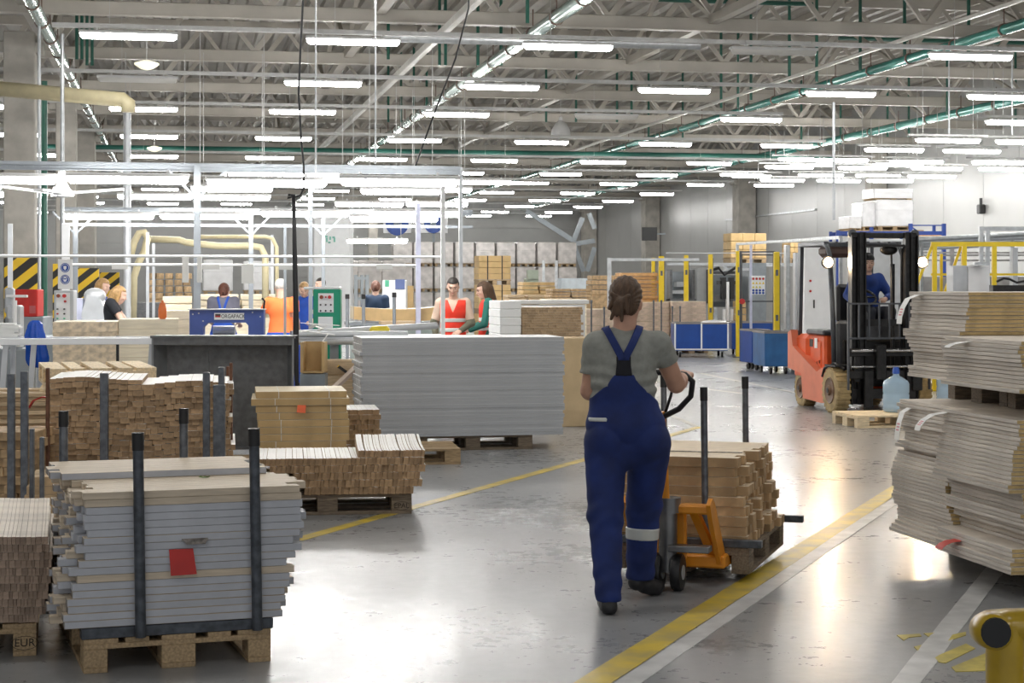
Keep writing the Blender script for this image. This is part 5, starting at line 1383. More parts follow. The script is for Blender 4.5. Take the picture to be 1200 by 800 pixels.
for i, (px_, py_, D, nm) in enumerate(((182, 231, 37, 'small lit tube lamp between the gantries at left'), (273, 232, 37, 'small lit tube lamp just right of the front gantry post'), (272, 222, 34, 'upper lit tube lamp right of the front gantry post'), (470, 225, 34, 'lit tube lamp under the right end of the front gantry'), (433, 240, 40, 'small lit tube lamp behind the front gantry'), (515, 223, 42, 'lit tube lamp right of the gantry end'), (512, 240, 44, 'lit tube lamp above the rear gantry end'), (442, 283, 45, 'lowest lit tube lamp, above the wrapped pallets'), (10, 228, 36, 'lit tube lamp near the left edge under the gantry'), (565, 214, 46, 'lit tube lamp between gantry end and the roof lamps'))):
    lp = work_lamp(px_, py_, D, nm)
    b = MB(); 
    for x in (-.6, .6): b.cyl((x, 0, .1), (x, 0, 6.4 - lp.location.z), .008, n=5)
    b.build('hanger_rods', M_tray, lp)
# two thin white rods in front of the workers, with their small signs
for (py_, x0, x1, D, lab) in ((299.5, -30, 522, 22.4, 'upper thin white rail stretched across the left work area'), (310, 84, 490, 22.9, 'lower thin white rail across the left work area')):
    q = P(x0, py_, D); b = MB(); Lx = wx(x0, x1, D); b.cyl((0, 0, 0), (Lx, 0, 0), .016, n=8)
    tag(b.build('thin_rail', M_whitep, loc=q), lab, 'rail')
for (x0, x1, y0, y1, D, lab) in ((213.5, 221, 301, 331, 22.3, 'narrow blank white board left of the front gantry post'), (231, 236.5, 301, 331, 22.3, 'narrow blank white board right of the front gantry post'), (283, 297.5, 309, 332, 22.85, 'blank white board at the rear gantry post'), (237, 258, 309.5, 315.5, 22.85, 'small flat white sign on the lower rail right of the gantry post'), (131, 150, 309.5, 315.5, 22.85, 'small flat white sign at the left of the lower rail'), (441, 460, 309.5, 315.5, 22.85, 'small flat white sign near the right end of the lower rail'), (327, 346, 310, 316, 22.85, 'small flat white sign beside the black hose')):
    q = P((x0 + x1) / 2, (y0 + y1) / 2, D); b = MB(); b.box((0, 0, 0), (wx(x0, x1, D), .012, (y1 - y0) / F * D), ch=.002); tag(b.build('white_sign', M_white, loc=q, rz=-TH), lab, 'sign')
# upright posts
for (px_, y0, D, wd, m, lab, cat) in ((519, 218, 22.4, .05, M_whitep, 'white square post at the man in the red vest', 'post'), (540, 196, 30, .06, M_alu, 'grey post right of the white one, reaching the gantry end', 'post'), (490, 238, 27, .07, M_lilac, 'pale bluish post above the curved boards', 'post'), (364, 215, 24, .05, M_rail, 'pale post at the left side of the green control panel', 'post'), (334, 262, 23.6, .035, M_rail, 'slim pale post in front of the orange-shirted worker', 'post'), (149, 116, 33, .14, M_alu, 'tall pale round pipe rising from the left work area to the roof', 'pipe'), (173, 272, 33.5, .055, M_alu, 'short pale post right of the tall pale pipe', 'post'), (180, 285, 34.5, .05, M_alu, 'short pale post beside the dark cabinet', 'post'), (77, 262, 27, .11, M_whitep, 'white post above the round blue signs', 'post'), (12, 262, 27, .07, M_alu, 'pale post close to the left edge', 'post'), (46, 10, 31, .06, M_alu, 'thin pale pipe along the right side of the left concrete column', 'pipe'), (73, 40, 30.5, .07, M_galv, 'grey conduit between the two left columns', 'pipe'), (319, 275, 39, .06, M_alu, 'pale post behind the orange-shirted worker', 'post')):
    q = W(px_, D); h_ = zz(y0, D); b = MB()
    if cat == 'pipe': b.cyl((0, 0, 0), (0, 0, h_), wd / 2, n=14); b.cyl((0, 0, 0), (0, 0, .02), wd * .9, n=14)
    else: b.box((0, 0, h_ / 2), (wd, wd, h_)); b.box((0, 0, .01), (wd * 2, wd * 2, .02))
    tag(b.build('upright_' + cat, m, loc=q, smooth=cat == 'pipe'), lab, cat)
# dark green pipe and cable bundle near the left columns
q = W(52, 35); b = MB(); b.cyl((0, 0, 0), (0, 0, 5.6), .06, n=10); tag(b.build('upright_pipe', M_green, loc=q, smooth=True), 'dark green upright pipe beside the left concrete column', 'pipe')
# beige ceiling pipe and elbow
M_beige = mat('beige_duct', (.68, .60, .38), .45, var=.08)
a0, a1, a2 = P(0, 104, 31), P(145, 117, 31), P(150, 121, 31)
b = MB(); b.tube([a0, a1, a2, a2 - Vector((0, 0, .15))], .13, n=14); tag(b.build('beige_duct', M_beige, smooth='all'), 'thick beige pipe under the roof ending in an elbow at the tall pale pipe', 'duct')
# black hose / pole in the foreground of the work area
M_hose = mat('black_hose', (.02, .02, .022), .4)
D = 18.4
t = thing('air_hose', 'long black cable and hose hanging from the roof beside the dark container', 'hose', W(349, D), -TH)
def rel(px_, py_, D=18.4, o=None): return Vector(((px_ - 349) / F * D, 0, zz(py_, D)))
b = MB(); b.tube([rel(356, -320), rel(355, 0), rel(352, 60), rel(350, 110), rel(353, 165), rel(356, 195), rel(356, 220), rel(352, 229), rel(342, 232)], .011, n=8); b.build('cable', M_hose, t, smooth='all')
b = MB(); b.tube([rel(344, 230), rel(345.5, 300), rel(347, 370), rel(346.5, 420), rel(348, 450), rel(349, 560)], [.02, .026, .030, .032, .02, .02], n=10); b.tube([rel(344, 230), rel(337, 232), rel(338, 228), rel(346, 229)], .012, n=6); b.build('hose_pole', M_hose, t, smooth='all')
b = MB(); b.box((0, 0, .015), (.3, .3, .03), ch=.005); b.build('foot', M_hose, t)
D = 22; q = P(550, -90, D); q2 = P(487, 194, D)
b = MB(); b.tube([q, P(549, 10, D), P(534, 68, D), P(510, 130, D), q2], .011, n=8); tag(b.build('black_cable', M_hose, smooth='all'), 'black cable slanting from the roof down to the end of the front gantry', 'cable')
# ceiling fan
t = thing('ceiling_fan', 'white ceiling fan with drooping blades under the front gantry at left', 'ceiling fan', P(73, 226, 23.6), -TH)
b = MB(); b.lathe([(.04, -.06), (.15, -.05), (.16, .0), (.10, .06), (.06, .14), (.05, .28)], n=20); b.build('motor', M_whitep, t, smooth=True)
b = MB(); b.cyl((0, 0, .2), (0, 0, .42), .03, n=8); b.build('rod', M_whitep, t)
for a, dz in ((178, .085), (4, .05), (262, .0)):
    b = MB(); d = Vector((math.cos(R(a)), math.sin(R(a)), 0)); b.beam(d * .14 + Vector((0, 0, 0)), d * .80 + Vector((0, 0, dz)), .14, .03); b.build('blade', M_whitep, t)
# beige hoses
t = thing('suction_hose', 'fat beige suction hose arching beside the tall pale pipe at left', 'hose', W(166, 35), -TH)
def r2(px_, py_, D=35.0, c_=166): return Vector(((px_ - c_) / F * D, 0, zz(py_, D)))
b = MB(); b.tube([r2(153, 300), r2(157, 284), r2(163, 273), r2(169, 272), r2(173, 279), r2(169, 295), r2(162, 308), r2(157, 325), r2(156, 372)], .07, n=12); b.build('hose', M_beige, t, smooth='all')
t = thing('dust_duct', 'long beige dust duct running right and bending down behind the orange-shirted worker', 'duct', W(240, 36), -TH)
b = MB(); b.tube([r2(173, 280, 36, 240), r2(210, 281, 36, 240), r2(218, 284, 36, 240), r2(255, 288, 36, 240), r2(295, 288, 36, 240), r2(306, 290, 36, 240), r2(311, 300, 36, 240), r2(311, 372, 36, 240)], .068, n=12); b.build('duct', M_beige, t, smooth='all')
b = MB(); b.tube([r2(231, 278, 36.5, 240), r2(310, 278, 36.5, 240), r2(318, 280, 36.5, 240), r2(323, 290, 36.5, 240), r2(324, 372, 36.5, 240)], .04, n=10); b.build('thin_duct', M_beige, t, smooth='all')
# hazard striped column guards
def hazard():
    m = bpy.data.materials.new('hazard_stripes'); m.use_nodes = True; nt = m.node_tree; b = nt.nodes['Principled BSDF']
    tc = nt.nodes.new('ShaderNodeTexCoord'); mp = nt.nodes.new('ShaderNodeMapping'); mp.inputs['Rotation'].default_value = (0, R(38), 0)
    wv = nt.nodes.new('ShaderNodeTexWave'); wv.inputs['Scale'].default_value = 1.05; wv.bands_direction = 'Z'
    cr = nt.nodes.new('ShaderNodeValToRGB'); cr.color_ramp.interpolation = 'CONSTANT'
    cr.color_ramp.elements[0].color = (.03, .028, .025, 1); cr.color_ramp.elements[1].color = (.85, .55, .03, 1); cr.color_ramp.elements[1].position = .5
    nt.links.new(tc.outputs['Object'], mp.inputs[0]); nt.links.new(mp.outputs[0], wv.inputs[0]); nt.links.new(wv.outputs[0], cr.inputs[0]); nt.links.new(cr.outputs[0], b.inputs['Base Color'])
    b.inputs['Roughness'].default_value = .5; return m
M_haz = hazard()
for (x0, x1, y0, D, lab) in ((5, 45, 302, 33.4, 'black and yellow striped guard on the left concrete column'), (62, 70, 309, 44, 'narrow striped guard strip behind the round blue signs'), (91, 116, 314, 44, 'striped guard behind the blond worker'), (117, 140, 319, 56, 'striped guard farther back, right of the blond worker')):
    h_ = zz(y0, D); b = MB(); b.box((0, 0, h_ / 2), (wx(x0, x1, D), .06, h_), ch=.01); tag(b.build('column_guard', M_haz, loc=W((x0 + x1) / 2, D), rz=-TH), lab, 'column guard')
# red cabinet on grey base
t = thing('red_cabinet', 'dark red box on a grey stand at the foot of the left concrete column', 'cabinet', W(29, 30), -TH)
zb, zt_ = zz(371, 30), zz(339, 30)
b = MB(); b.box((0, .2, (zb + zt_) / 2), (wx(14, 44, 30), .4, zt_ - zb), ch=.015); cb = b.build('cabinet', M_red, t)
b = MB(); b.box((.13, -.006, zb + .12), (.10, .006, .13)); b.box((.13, -.010, zb + .12), (.06, .004, .08)); b.build('plate', mat('dull_plate', (.45, .1, .1), .5), cb)
b = MB(); b.box((0, .25, zb / 2), (wx(5, 50, 30), .6, zb), ch=.01); b.build('base', mat('machine_grey', (.27, .30, .32), .45, .2, var=.1), t)
M_mg = _m['machine_grey']
# control panels
def panel(name, label, px0, px1, y0, D, body, plate, buttons, depth=.18, yb=None):
    q = W((px0 + px1) / 2, D); wd = wx(px0, px1, D); zt = zz(y0, D); zb = zz(yb, D) if yb else 0
    t = thing(name, label, 'control panel', q, -TH)
    b = MB(); b.box((0, depth / 2, (zt + zb) / 2), (wd, depth, zt - zb), ch=.01); b.build('cabinet', body, t)
    for (a0, a1, b0, b1, m) in plate:
        x0, x1 = (a0 - (px0 + px1) / 2) / F * D, (a1 - (px0 + px1) / 2) / F * D
        b = MB(); b.box(((x0 + x1) / 2, -.006, (zz(b0, D) + zz(b1, D)) / 2), (x1 - x0, .012, zz(b0, D) - zz(b1, D)), ch=.002); b.build('plate', m, t)
    for (bx, by, r_, m) in buttons:
        x = (bx - (px0 + px1) / 2) / F * D; b = MB(); b.cyl((x, -.012, zz(by, D)), (x, -.04, zz(by, D)), r_, n=10); b.build('button', m, t, smooth=True)
    return t
M_greenp = mat('green_enamel', (.01, .30, .17), .4, var=.06)
M_btn = mat('black_button', (.02, .02, .02), .4); M_rbtn = mat('red_button', (.55, .03, .03), .4); M_brbtn = mat('brown_button', (.30, .07, .03), .4); M_gbtn = mat('green_button', (.1, .5, .3), .4)
panel('control_panel', 'green control panel with white plates and push buttons, in the middle of the work area', 367, 399, 339, 20.6, M_greenp,
      [(373, 391, 343.5, 366, M_whitep), (373, 390, 371, 392, M_whitep)],
      [(377, 348, .022, M_brbtn), (382, 348, .010, M_rbtn), (386.5, 348, .02, M_rbtn)] + [(376 + 6 * (k % 3), 357 + 7 * (k // 3), .010, M_btn) for k in range(6)])
b = MB(); b.box((0, 0, .015), (.42, .2, .03), ch=.01); tag(b.build('panel_lid', M_whitep, loc=W(378, 20.7, zz(339, 20.7)), rz=-TH), 'white tray lying on top of the green control panel', 'tray')
panel('control_panel', 'pale grey control panel below the two round blue signs', 63, 86, 340, 21.5, M_alu,
      [(66, 82, 343, 384, M_whitep)], [(69, 346.5, .022, M_brbtn), (76, 346.5, .022, M_rbtn), (77, 353, .014, M_rbtn)] + [(68 + 8 * (k % 2), 362 + 5.5 * (k // 2), .010, (M_btn, M_btn, M_rbtn, M_btn, M_gbtn, M_gbtn)[k]) for k in range(6)])
# round blue mandatory signs
t = thing('safety_sign', 'white board with two round blue protection signs above the grey control panel', 'sign', P(76.5, 321, 21.3), -TH)
D = 21.3; b = MB(); b.box((0, 0, 0), (wx(68, 85, D), .015, wx(304, 339, D)), ch=.003); b.build('board', M_whitep, t)
M_sb = mat('sign_blue', (.01, .07, .38), .4)
for k, zc in enumerate((.075, -.065)):
    b = MB(); b.cyl((0, -.008, zc), (0, -.011, zc), .056, n=26); d = b.build('disc', M_sb, t)
    b = MB(); b.cyl((0, -.0112, zc), (0, -.013, zc), .047, n=26); b.build('ring', M_whitep, d)
    b = MB(); b.cyl((0, -.0132, zc), (0, -.0145, zc), .042, n=26); dd = b.build('disc_face', M_sb, d) if False else b.build('inner_disc', M_sb, d)
    b = MB()
    if k == 0: b.box((0, -.0155, zc + .006), (.036, .002, .03)); b.prism([(-.018, -.009), (.018, -.009), (.0, -.03)], .002, Matrix(((1, 0, 0, 0), (0, 0, 1, -.0165), (0, 1, 0, zc), (0, 0, 0, 1))))
    else: b.sphere((0, -.0155, zc + .006), (.026, .002, .026), 16, 8); b.box((0, -.0155, zc - .018), (.03, .002, .018))
    b.build('symbol', M_whitep, d)
    if k == 1:
        b = MB(); b.box((0, -.0175, zc + .008), (.044, .002, .012)); b.build('visor', M_sb, d)
b = MB(); b.cyl((0, 0, 0), (0, 0, 2.1), .02, n=8)
# blue strapping machine
D = 20.0; t = thing('strapping_machine', 'blue strapping arch with a maker\'s plate in front of the auburn-haired worker', 'machine', W(265.5, D), -TH)
M_bl = mat('machine_blue', (.075, .125, .42), .4, var=.08)
hw = wx(222, 309, D) / 2; zt = zz(363, D); zo = zz(378, D)
xl, xr = (238 - 265.5) / F * D, (291 - 265.5) / F * D
b = MB(); poly = [(-hw, .55), (xl, .55), (xl, zo - .05), (xl + .05, zo), (xr - .03, zo), (xr, zo - .03), (xr, .55), (hw, .55), (hw, zt), (-hw, zt)]
b.prism([poly[k] for k in (0, 1, 2, 3, 9)], .14, Matrix(((1, 0, 0, 0), (0, 0, 1, 0), (0, 1, 0, 0), (0, 0, 0, 1))))
b.prism([poly[k] for k in (3, 4, 8, 9)], .14, Matrix(((1, 0, 0, 0), (0, 0, 1, 0), (0, 1, 0, 0), (0, 0, 0, 1))))
b.prism([poly[k] for k in (4, 5, 6, 7, 8)], .14, Matrix(((1, 0, 0, 0), (0, 0, 1, 0), (0, 1, 0, 0), (0, 0, 0, 1))))
b.build('arch', M_bl, t)
b = MB(); b.box((0, .07, .28), (2 * hw, .5, .54), ch=.01); b.build('base', M_mg, t)
b = MB(); b.box((0, .05, zt + .006), (2 * hw + .02, .2, .012)); b.build('top_edge', M_alu, t)
b = MB(); b.box((0.03, -.006, (zz(366.5, D) + zz(374.5, D)) / 2), (wx(249, 284, D), .01, wx(366.5, 374.5, D))); pl = b.build('name_plate', M_whitep, t)
text_mesh('lettering', 'ORGAPACK', .062, M_btn, pl, (.075, -.0125, zz(370.6, D)), (PI / 2, 0, 0), .0008, .80)
b = MB(); b.box((-.095, -.0125, zz(368.8, D)), (.06, .003, .017)); b.build('black_stripe', M_btn, pl); b = MB(); b.box((-.095, -.0125, zz(370.7, D)), (.06, .003, .017)); b.build('red_stripe', M_rbtn, pl)
for bx, by in ((226, 368), (233, 367), (296, 366), (305, 371), (238, 376)):
    b = MB(); b.cyl(((bx - 265.5) / F * D, 0, zz(by, D)), ((bx - 265.5) / F * D, -.008, zz(by, D)), .009, n=8); b.build('bolt', M_alu, t)
b = MB(); b.box((0, .3, 1.0), (.45, .2, .14), ch=.02); b.cyl((-.2, .3, 1.12), (.05, .3, 1.12), .05, n=12); b.build('strap_head', M_alu, t)
b = MB(); b.tube([(.40, .1, zt), (.41, .1, zt + .1), (.38, .1, zt + .13)], .012, n=6); b.build('cable', M_hose, t)
# conveyors and tables
t = thing('roller_conveyor', 'long white edge beam of the conveyor in front of the tan panel crates at left', 'conveyor', W(60, 17.2), 0)
D = 17.2; b = MB(); b.box((.05, 0, zz(400, D)), (2.1, .10, .062), ch=.004); b.build('side_beam', M_whitep, t)
b = MB(); b.box((.05, .75, zz(399, D) - .01), (2.1, .06, .05)); b.build('rear_beam', M_whitep, t)
for k in range(12):
    b = MB(); b.cyl((-.92 + k * .175, .05, zz(399, D) - .02), (-.92 + k * .175, .72, zz(399, D) - .02), .025, n=8); b.build('roller', M_galv, t, smooth=True)
for x in (-.42, -.16, .95):
    b = MB(); b.beam((x, .0, zz(402, D)), (x - .08, .0, 0), .05, .05); b.box((x, .75, .52), (.05, .05, 1.04)); b.build('leg', M_alu, t)
t = thing('white_table', 'white roller table with metal tubes between the dark container and the grey panel stack', 'table', W(435, 19.6), 0)
D = 19.6; b = MB(); b.box((0, .3, zz(393, D) - .03), (1.7, .7, .05), ch=.004); b.build('top', M_whitep, t)
for dy, py_ in ((-.02, 392), (-.10, 399)):
    b = MB(); b.cyl((-.85, dy, zz(py_, D)), (.4, dy, zz(py_, D)), .04, n=12); b.build('tube', M_alu, t, smooth=True)
b = MB(); b.cyl((-.85, .35, zz(392, D)), (.85, .9, zz(384, D)), .04, n=12); b.build('slanting_tube', M_alu, t, smooth=True)
for x in (-.72, -.4, .75):
    b = MB(); b.box((x, .05, zz(400, D) / 2), (.09, .06, zz(400, D))); b.build('leg', M_mg, t)
b = MB(); b.box((-.3, .06, .30), (.9, .06, .07)); b.box((-.3, .06, .48), (.9, .05, .05)); b.build('stretcher', M_mg, t)
D = 18.6; t = thing('open_box', 'open tan wooden box standing under the white table by the black hose', 'box', W(366, D), -TH)
zb, z1 = zz(436, D), zz(401, D); hw = wx(354, 379, D) / 2
b = MB(); b.box((0, .3, (zb + z1) / 2), (2 * hw, .02, z1 - zb)); b.box((-hw, .15, (zb + z1) / 2), (.03, .3, z1 - zb)); b.box((hw, .15, (zb + z1) / 2), (.03, .3, z1 - zb)); b.box((0, .15, zb), (2 * hw, .3, .02)); b.build('box', M_mdf, t)
b = MB(); b.box((0, .15, zb / 2 - .01), (2 * hw + .04, .3, zb - .02)); b.build('stand', M_mg, t)
b = MB(); b.box((0, 0, .0), (.55, .28, .16), ch=.01); b.box((0, 0, -.42), (.6, .35, .68)); tag(b.build('wood_offcut_bin', M_plank, loc=W(404, 19.1, .76), rz=0), 'pale wooden block pile under the white table left of the grey panels', 'wood block')
b = MB(); b.box((0, 0, 0), (.22, .16, .08), ch=.03); b.box((.02, 0, -.05), (.14, .1, .06), ch=.02); b.box((0, 0, -.10), (.2, .14, .03)); tag(b.build('yellow_tool', mat('tool_yellow', (.78, .62, .04), .4), loc=W(445, 20.0, zz(386, 20.0)), rz=-TH), 'yellow hand tool lying on the white table', 'tool')
b = MB()
for k in range(9): b.beam((rnd.uniform(-.2, .2), rnd.uniform(-.1, .1), .02 + .012 * k), (rnd.uniform(-.3, .3), rnd.uniform(-.12, .12), .05 + .012 * k), .05, .006)
b.beam((.05, -.12, .03), (-.12, -.26, -.18), .012, .006)
tag(b.build('paper_scraps', M_white, loc=W(378, 19.3, zz(394, 19.3))), 'heap of white paper strips on the white table below the green panel', 'paper', kind='stuff')
b = MB(); b.beam((0, 0, 0), (.55, .1, .50), .16, .03); tag(b.build('slanting_board', mat('pinkish_board', (.60, .48, .40), .6), loc=W(392, 18.3, zz(452, 18.3) - .02)), 'pinkish board leaning diagonally against the grey panel stack', 'board')
b = MB(); b.beam((0, 0, .1), (.14, 0, 0), .05, .03); tag(b.build('striped_strap', M_haz, loc=W(396, 18.9, zz(440, 18.9))), 'short black and yellow striped piece under the white table', 'strap')
# pale capped stakes in the work area
for px_, y0, D, lab in ((407, 345, 25, 'pale stake with black cap right of the green panel'), (426, 345, 24, 'pale stake with black cap left of the navy-shirted worker'), (462, 343, 24, 'pale stake with black cap right of the navy-shirted worker')):
    q = W(px_, D); t = thing('capped_stake', lab, 'stake', q, -TH); h_ = zz(y0, D)
    b = MB(); b.cyl((0, 0, 0), (0, 0, h_), .024, n=10); b.cyl((0, 0, 0), (0, 0, .02), .08, n=10); b.build('post', M_rail, t, smooth=True)
    b = MB(); b.cyl((0, 0, h_ - .06), (0, 0, h_ + .005), .03, n=10); b.build('cap', M_black, t, smooth=True)
# bench with curved boards
D = 27; t = thing('workbench', 'grey-green workbench under the curved wooden boards', 'workbench', W(465, D), 0)
b = MB(); b.box((0, .4, zz(377, D) - .03), (1.45, .8, .05)); b.build('top', M_mg, t); b = MB(); b.box((0, .05, (zz(380, D)) / 2), (1.4, .04, zz(380, D) - .04)); b.build('front_panel', mat('bench_green_grey', (.30, .35, .33), .6), t)
for k in range(5):
    b = MB(); pts = []
    for i in range(13):
        x = -.68 + 1.36 * i / 12; pts.append((x, 0, -.04 * math.sin(PI * i / 12)))
    vs_ = []
    for x, _, dz in pts: vs_ += [(x, 0, dz), (x, .12, dz), (x, .12, dz + .19), (x, 0, dz + .19)]
    fs_ = []
    for i in range(12):
        a = i * 4; fs_ += [(a + q_, a + 4 + q_, a + 4 + (q_ + 1) % 4, a + (q_ + 1) % 4) for q_ in range(4)]
    fs_ += [(0, 1, 2, 3), (51, 50, 49, 48)]
    b.add(vs_, fs_); tag(b.build('curved_board', M_mdftop if k else M_mdf, loc=W(468, D) + Vector((0, .02 + .135 * k, zz(377, D) + .04)), rz=0), 'curved tan board standing on edge on the workbench, %s from the front' % ORD[k], 'board')
b = MB(); b.box((0, 0, 0), (.5, .3, .05)); b.box((0, 0, -.06), (.3, .2, .06)); b.box((0, 0, -.58), (.3, .2, 1.0))
tag(b.build('bench_stool', M_plank, loc=W(465, 26.4, zz(378, 26.4))), 'small tan wooden trestle in front of the grey-green bench', 'trestle')
# grey machines with screens behind the navy-shirted worker
D = 36; t = thing('machine_cabinet', 'pale grey machine with a screen behind the navy-shirted worker', 'machine', W(462, D), -TH)
b = MB(); b.box((0, .2, zz(328, D) / 2), (wx(442, 470, D), .5, zz(328, D)), ch=.02); b.build('housing', M_whitep, t)
b = MB(); b.box((.12, -.06, zz(333, D)), (wx(455, 466, D), .02, .2)); b.build('screen', mat('screen_blue', (.08, .12, .3), .3), t); b = MB(); b.box((-.14, -.06, zz(332, D)), (.08, .02, .13)); b.build('green_label', M_gbtn, t)
D = 38; b = MB()
for x, w_ in ((417, 4), (424, 3), (430, 4)): b.box((wx(417, x, D), 0, zz(322, D) / 2), (wx(0, w_, D), .12, zz(322, D)))
b.box((.12, 0, zz(326, D)), (.3, .1, .06)); b.box((.12, 0, zz(350, D)), (.3, .1, .06)); tag(b.build('upright_machine', M_mg, loc=W(417, D)), 'grey upright machine frame left of the navy-shirted worker', 'machine')
D = 40; b = MB(); b.box((0, .2, .6), (.32, .4, 1.2)); b.box((0, 0, 1.35), (.32, .3, .5)); tag(b.build('yellow_cupboard', M_mdf, loc=W(476, D), rz=-TH), 'narrow yellow-brown cupboard right of the pale machine', 'cupboard')

# tan panel crates behind the left conveyor
D = 19.2
M_osb = mat('chipboard_edge', (.80, .66, .48), .8, var=.3, scale=16, perobj=.06); M_lam = mat('pale_layered_edge', (.95, .84, .64), .6, var=.12, scale=4, stretch=(1, 1, 8), perobj=.06)
for (x0, x1, ytop, D, m, lab, n, dep) in ((62, 137, 377, 19.0, M_osb, 'left chipboard stack behind the conveyor', 10, .9), (139, 208, 374, 19.1, M_lam, 'right pale stack behind the conveyor', 11, .8), (187, 222, 364, 20.6, M_lam, 'small stack behind the right pale stack', 12, .5)):
    q = W(x0, D); L = wx(x0, x1, D); h_ = zz(ytop, D); pallet(q + Vector((L / 2, dep / 2, 0)), 0, 'pallet under the %s' % lab, M_pal); ph_ = (h_ - .146) / n
    me = board_mesh('chipboard_sheet', L, dep, ph_ - .002, M_mdftop, m, m)
    for k in range(n): put('chipboard_sheet', me, q + Vector((L / 2 + rnd.uniform(-.008, .008), dep / 2 + rnd.uniform(-.006, .006), .146 + ph_ * k)), 0, 'thick tan sheet, %s from the top of the %s' % (ORD[n - 1 - k], lab), 'board')
b = MB(); b.box((0, 0, .55), (.03, .03, 1.1)); tag(b.build('steel_post', M_hose, loc=W(137.8, 18.85)), 'thin dark post between the two tan panel stacks', 'post')
b = MB(); b.lathe([(.03, 0), (.045, .02), (.045, .10), (.03, .17), (.012, .18), (.012, .2)], n=14); tag(b.build('spray_bottle', mat('spray_orange', (.85, .22, .06), .4), loc=W(190, 18.95, zz(374, 19.1)) + Vector((0, .35, 0)), smooth=True), 'small orange bottle standing on the right pale stack', 'bottle')
# pallets stacked behind the brown strips
for k in range(7):
    o = pallet(W(112, 13.9, .146 * k), R(0) + PI / 2 + R(7 if k == 6 else 2), 'pale pallet, %s from the top of the pallet stack behind the wide brown stack' % ORD[6 - k], M_palnew)
# blue sack
D = 17.75; t = thing('blue_sack', 'bright blue plastic sack hanging behind the conveyor beam at left', 'sack', W(42, D, 0), -TH)
v = Vol((-.25, -.25, zz(432, D)), (.25, .25, zz(374, D)), .012)
v.cap((0, 0, zz(384, D)), (.0, 0, zz(395, D)), .075, .09, .03, .6); v.cap((0, 0, zz(395, D)), (.015, 0, zz(419, D)), .085, .11, .03, .6)
X, Y, Z = v.grid(); v.g = (v.g + .008 * np.sin(np.arctan2(Y, X) * 7 + Z * 6) + 0 * X).astype(np.float32)
v.mesh('sack', mat('blue_plastic', (.005, .08, .50), .25, var=.15, scale=6, bump=.4), t)
b = MB(); b.tube([(-.03, .02, zz(384, D) + .04), (0, .12, zz(384, D) + .06), (0, .2, zz(398, D))], .01, n=6); b.build('tie', M_white, t)
# white papers pile on the conveyor at the left edge
pm_ = MB(); pm_.box((0, 0, .01), (.26, .18, .016), ch=.001); pme = pm_.mesh('white_sleeve', M_white)
for k in range(8): put('white_sleeve', pme, W(3 + (k % 2) * 2, 17.4, zz(396, 17.2) + .017 * k) + Vector((rnd.uniform(-.03, .03), .08, 0)), R(rnd.uniform(-8, 8)), 'flat white packet, %s from the bottom, pile on the conveyor at the left edge' % ORD[k], 'packet', 'white packets on the conveyor')
# grey machines at the left edge
D = 20.5; t = thing('edge_machine', 'grey machine with a white arm at the left edge of the view', 'machine', W(12, D), -TH)
b = MB(); b.box((0, .3, .45), (.55, .5, .9), ch=.02); b.build('base', M_mg, t)
b = MB(); b.box((0, .2, 1.15), (.16, .2, .5), ch=.02); b.box((-.06, .2, 1.45), (.10, .12, .3), ch=.02); b.build('column', M_alu, t)
b = MB(); b.box((.05, .1, zz(347, D)), (.24, .06, .03), ch=.005); b.cyl((.02, .1, zz(352, D)), (.02, .1, zz(384, D)), .03, n=10); b.build('arm', M_whitep, t)
b = MB(); b.cyl((-.02, .12, 1.02), (-.02, .12, 1.25), .06, n=12); b.build('motor', M_galv, t, smooth=True)
b = MB(); b.box((0, .25, .5), (.6, .6, .95), ch=.02); b.box((.1, -.04, .45), (.3, .02, .3)); tag(b.build('grey_cabinet', M_mg, loc=W(58, 23), rz=-TH), 'low grey cabinet behind the blue sack', 'cabinet')
# workbench of the blond worker with small grey machine
D = 25; t = thing('machine_bench', 'white bench with a grey swivelling machine between control panel and blond worker', 'machine', W(108, D), -TH)
b = MB(); b.box((0, .3, zz(374, D) - .03), (1.0, .6, .05)); b.build('top', M_whitep, t); b = MB(); b.box((0, .3, .5), (.9, .5, .95)); b.build('base', M_mg, t)
b = MB(); b.prism([(-.22, 0), (.22, 0), (.05, .30), (-.12, .34)], .3, Matrix(((1, 0, 0, .02), (0, 0, 1, .1), (0, 1, 0, zz(374, D)), (0, 0, 0, 1)))); b.sphere((-.02, .25, zz(347, D)), (.16, .14, .12)); b.build('housing', M_alu, t, smooth=True)
b = MB(); b.box((-.22, .2, zz(362, D)), (.12, .2, .3), ch=.01); b.build('blue_cover', M_lilac, t)
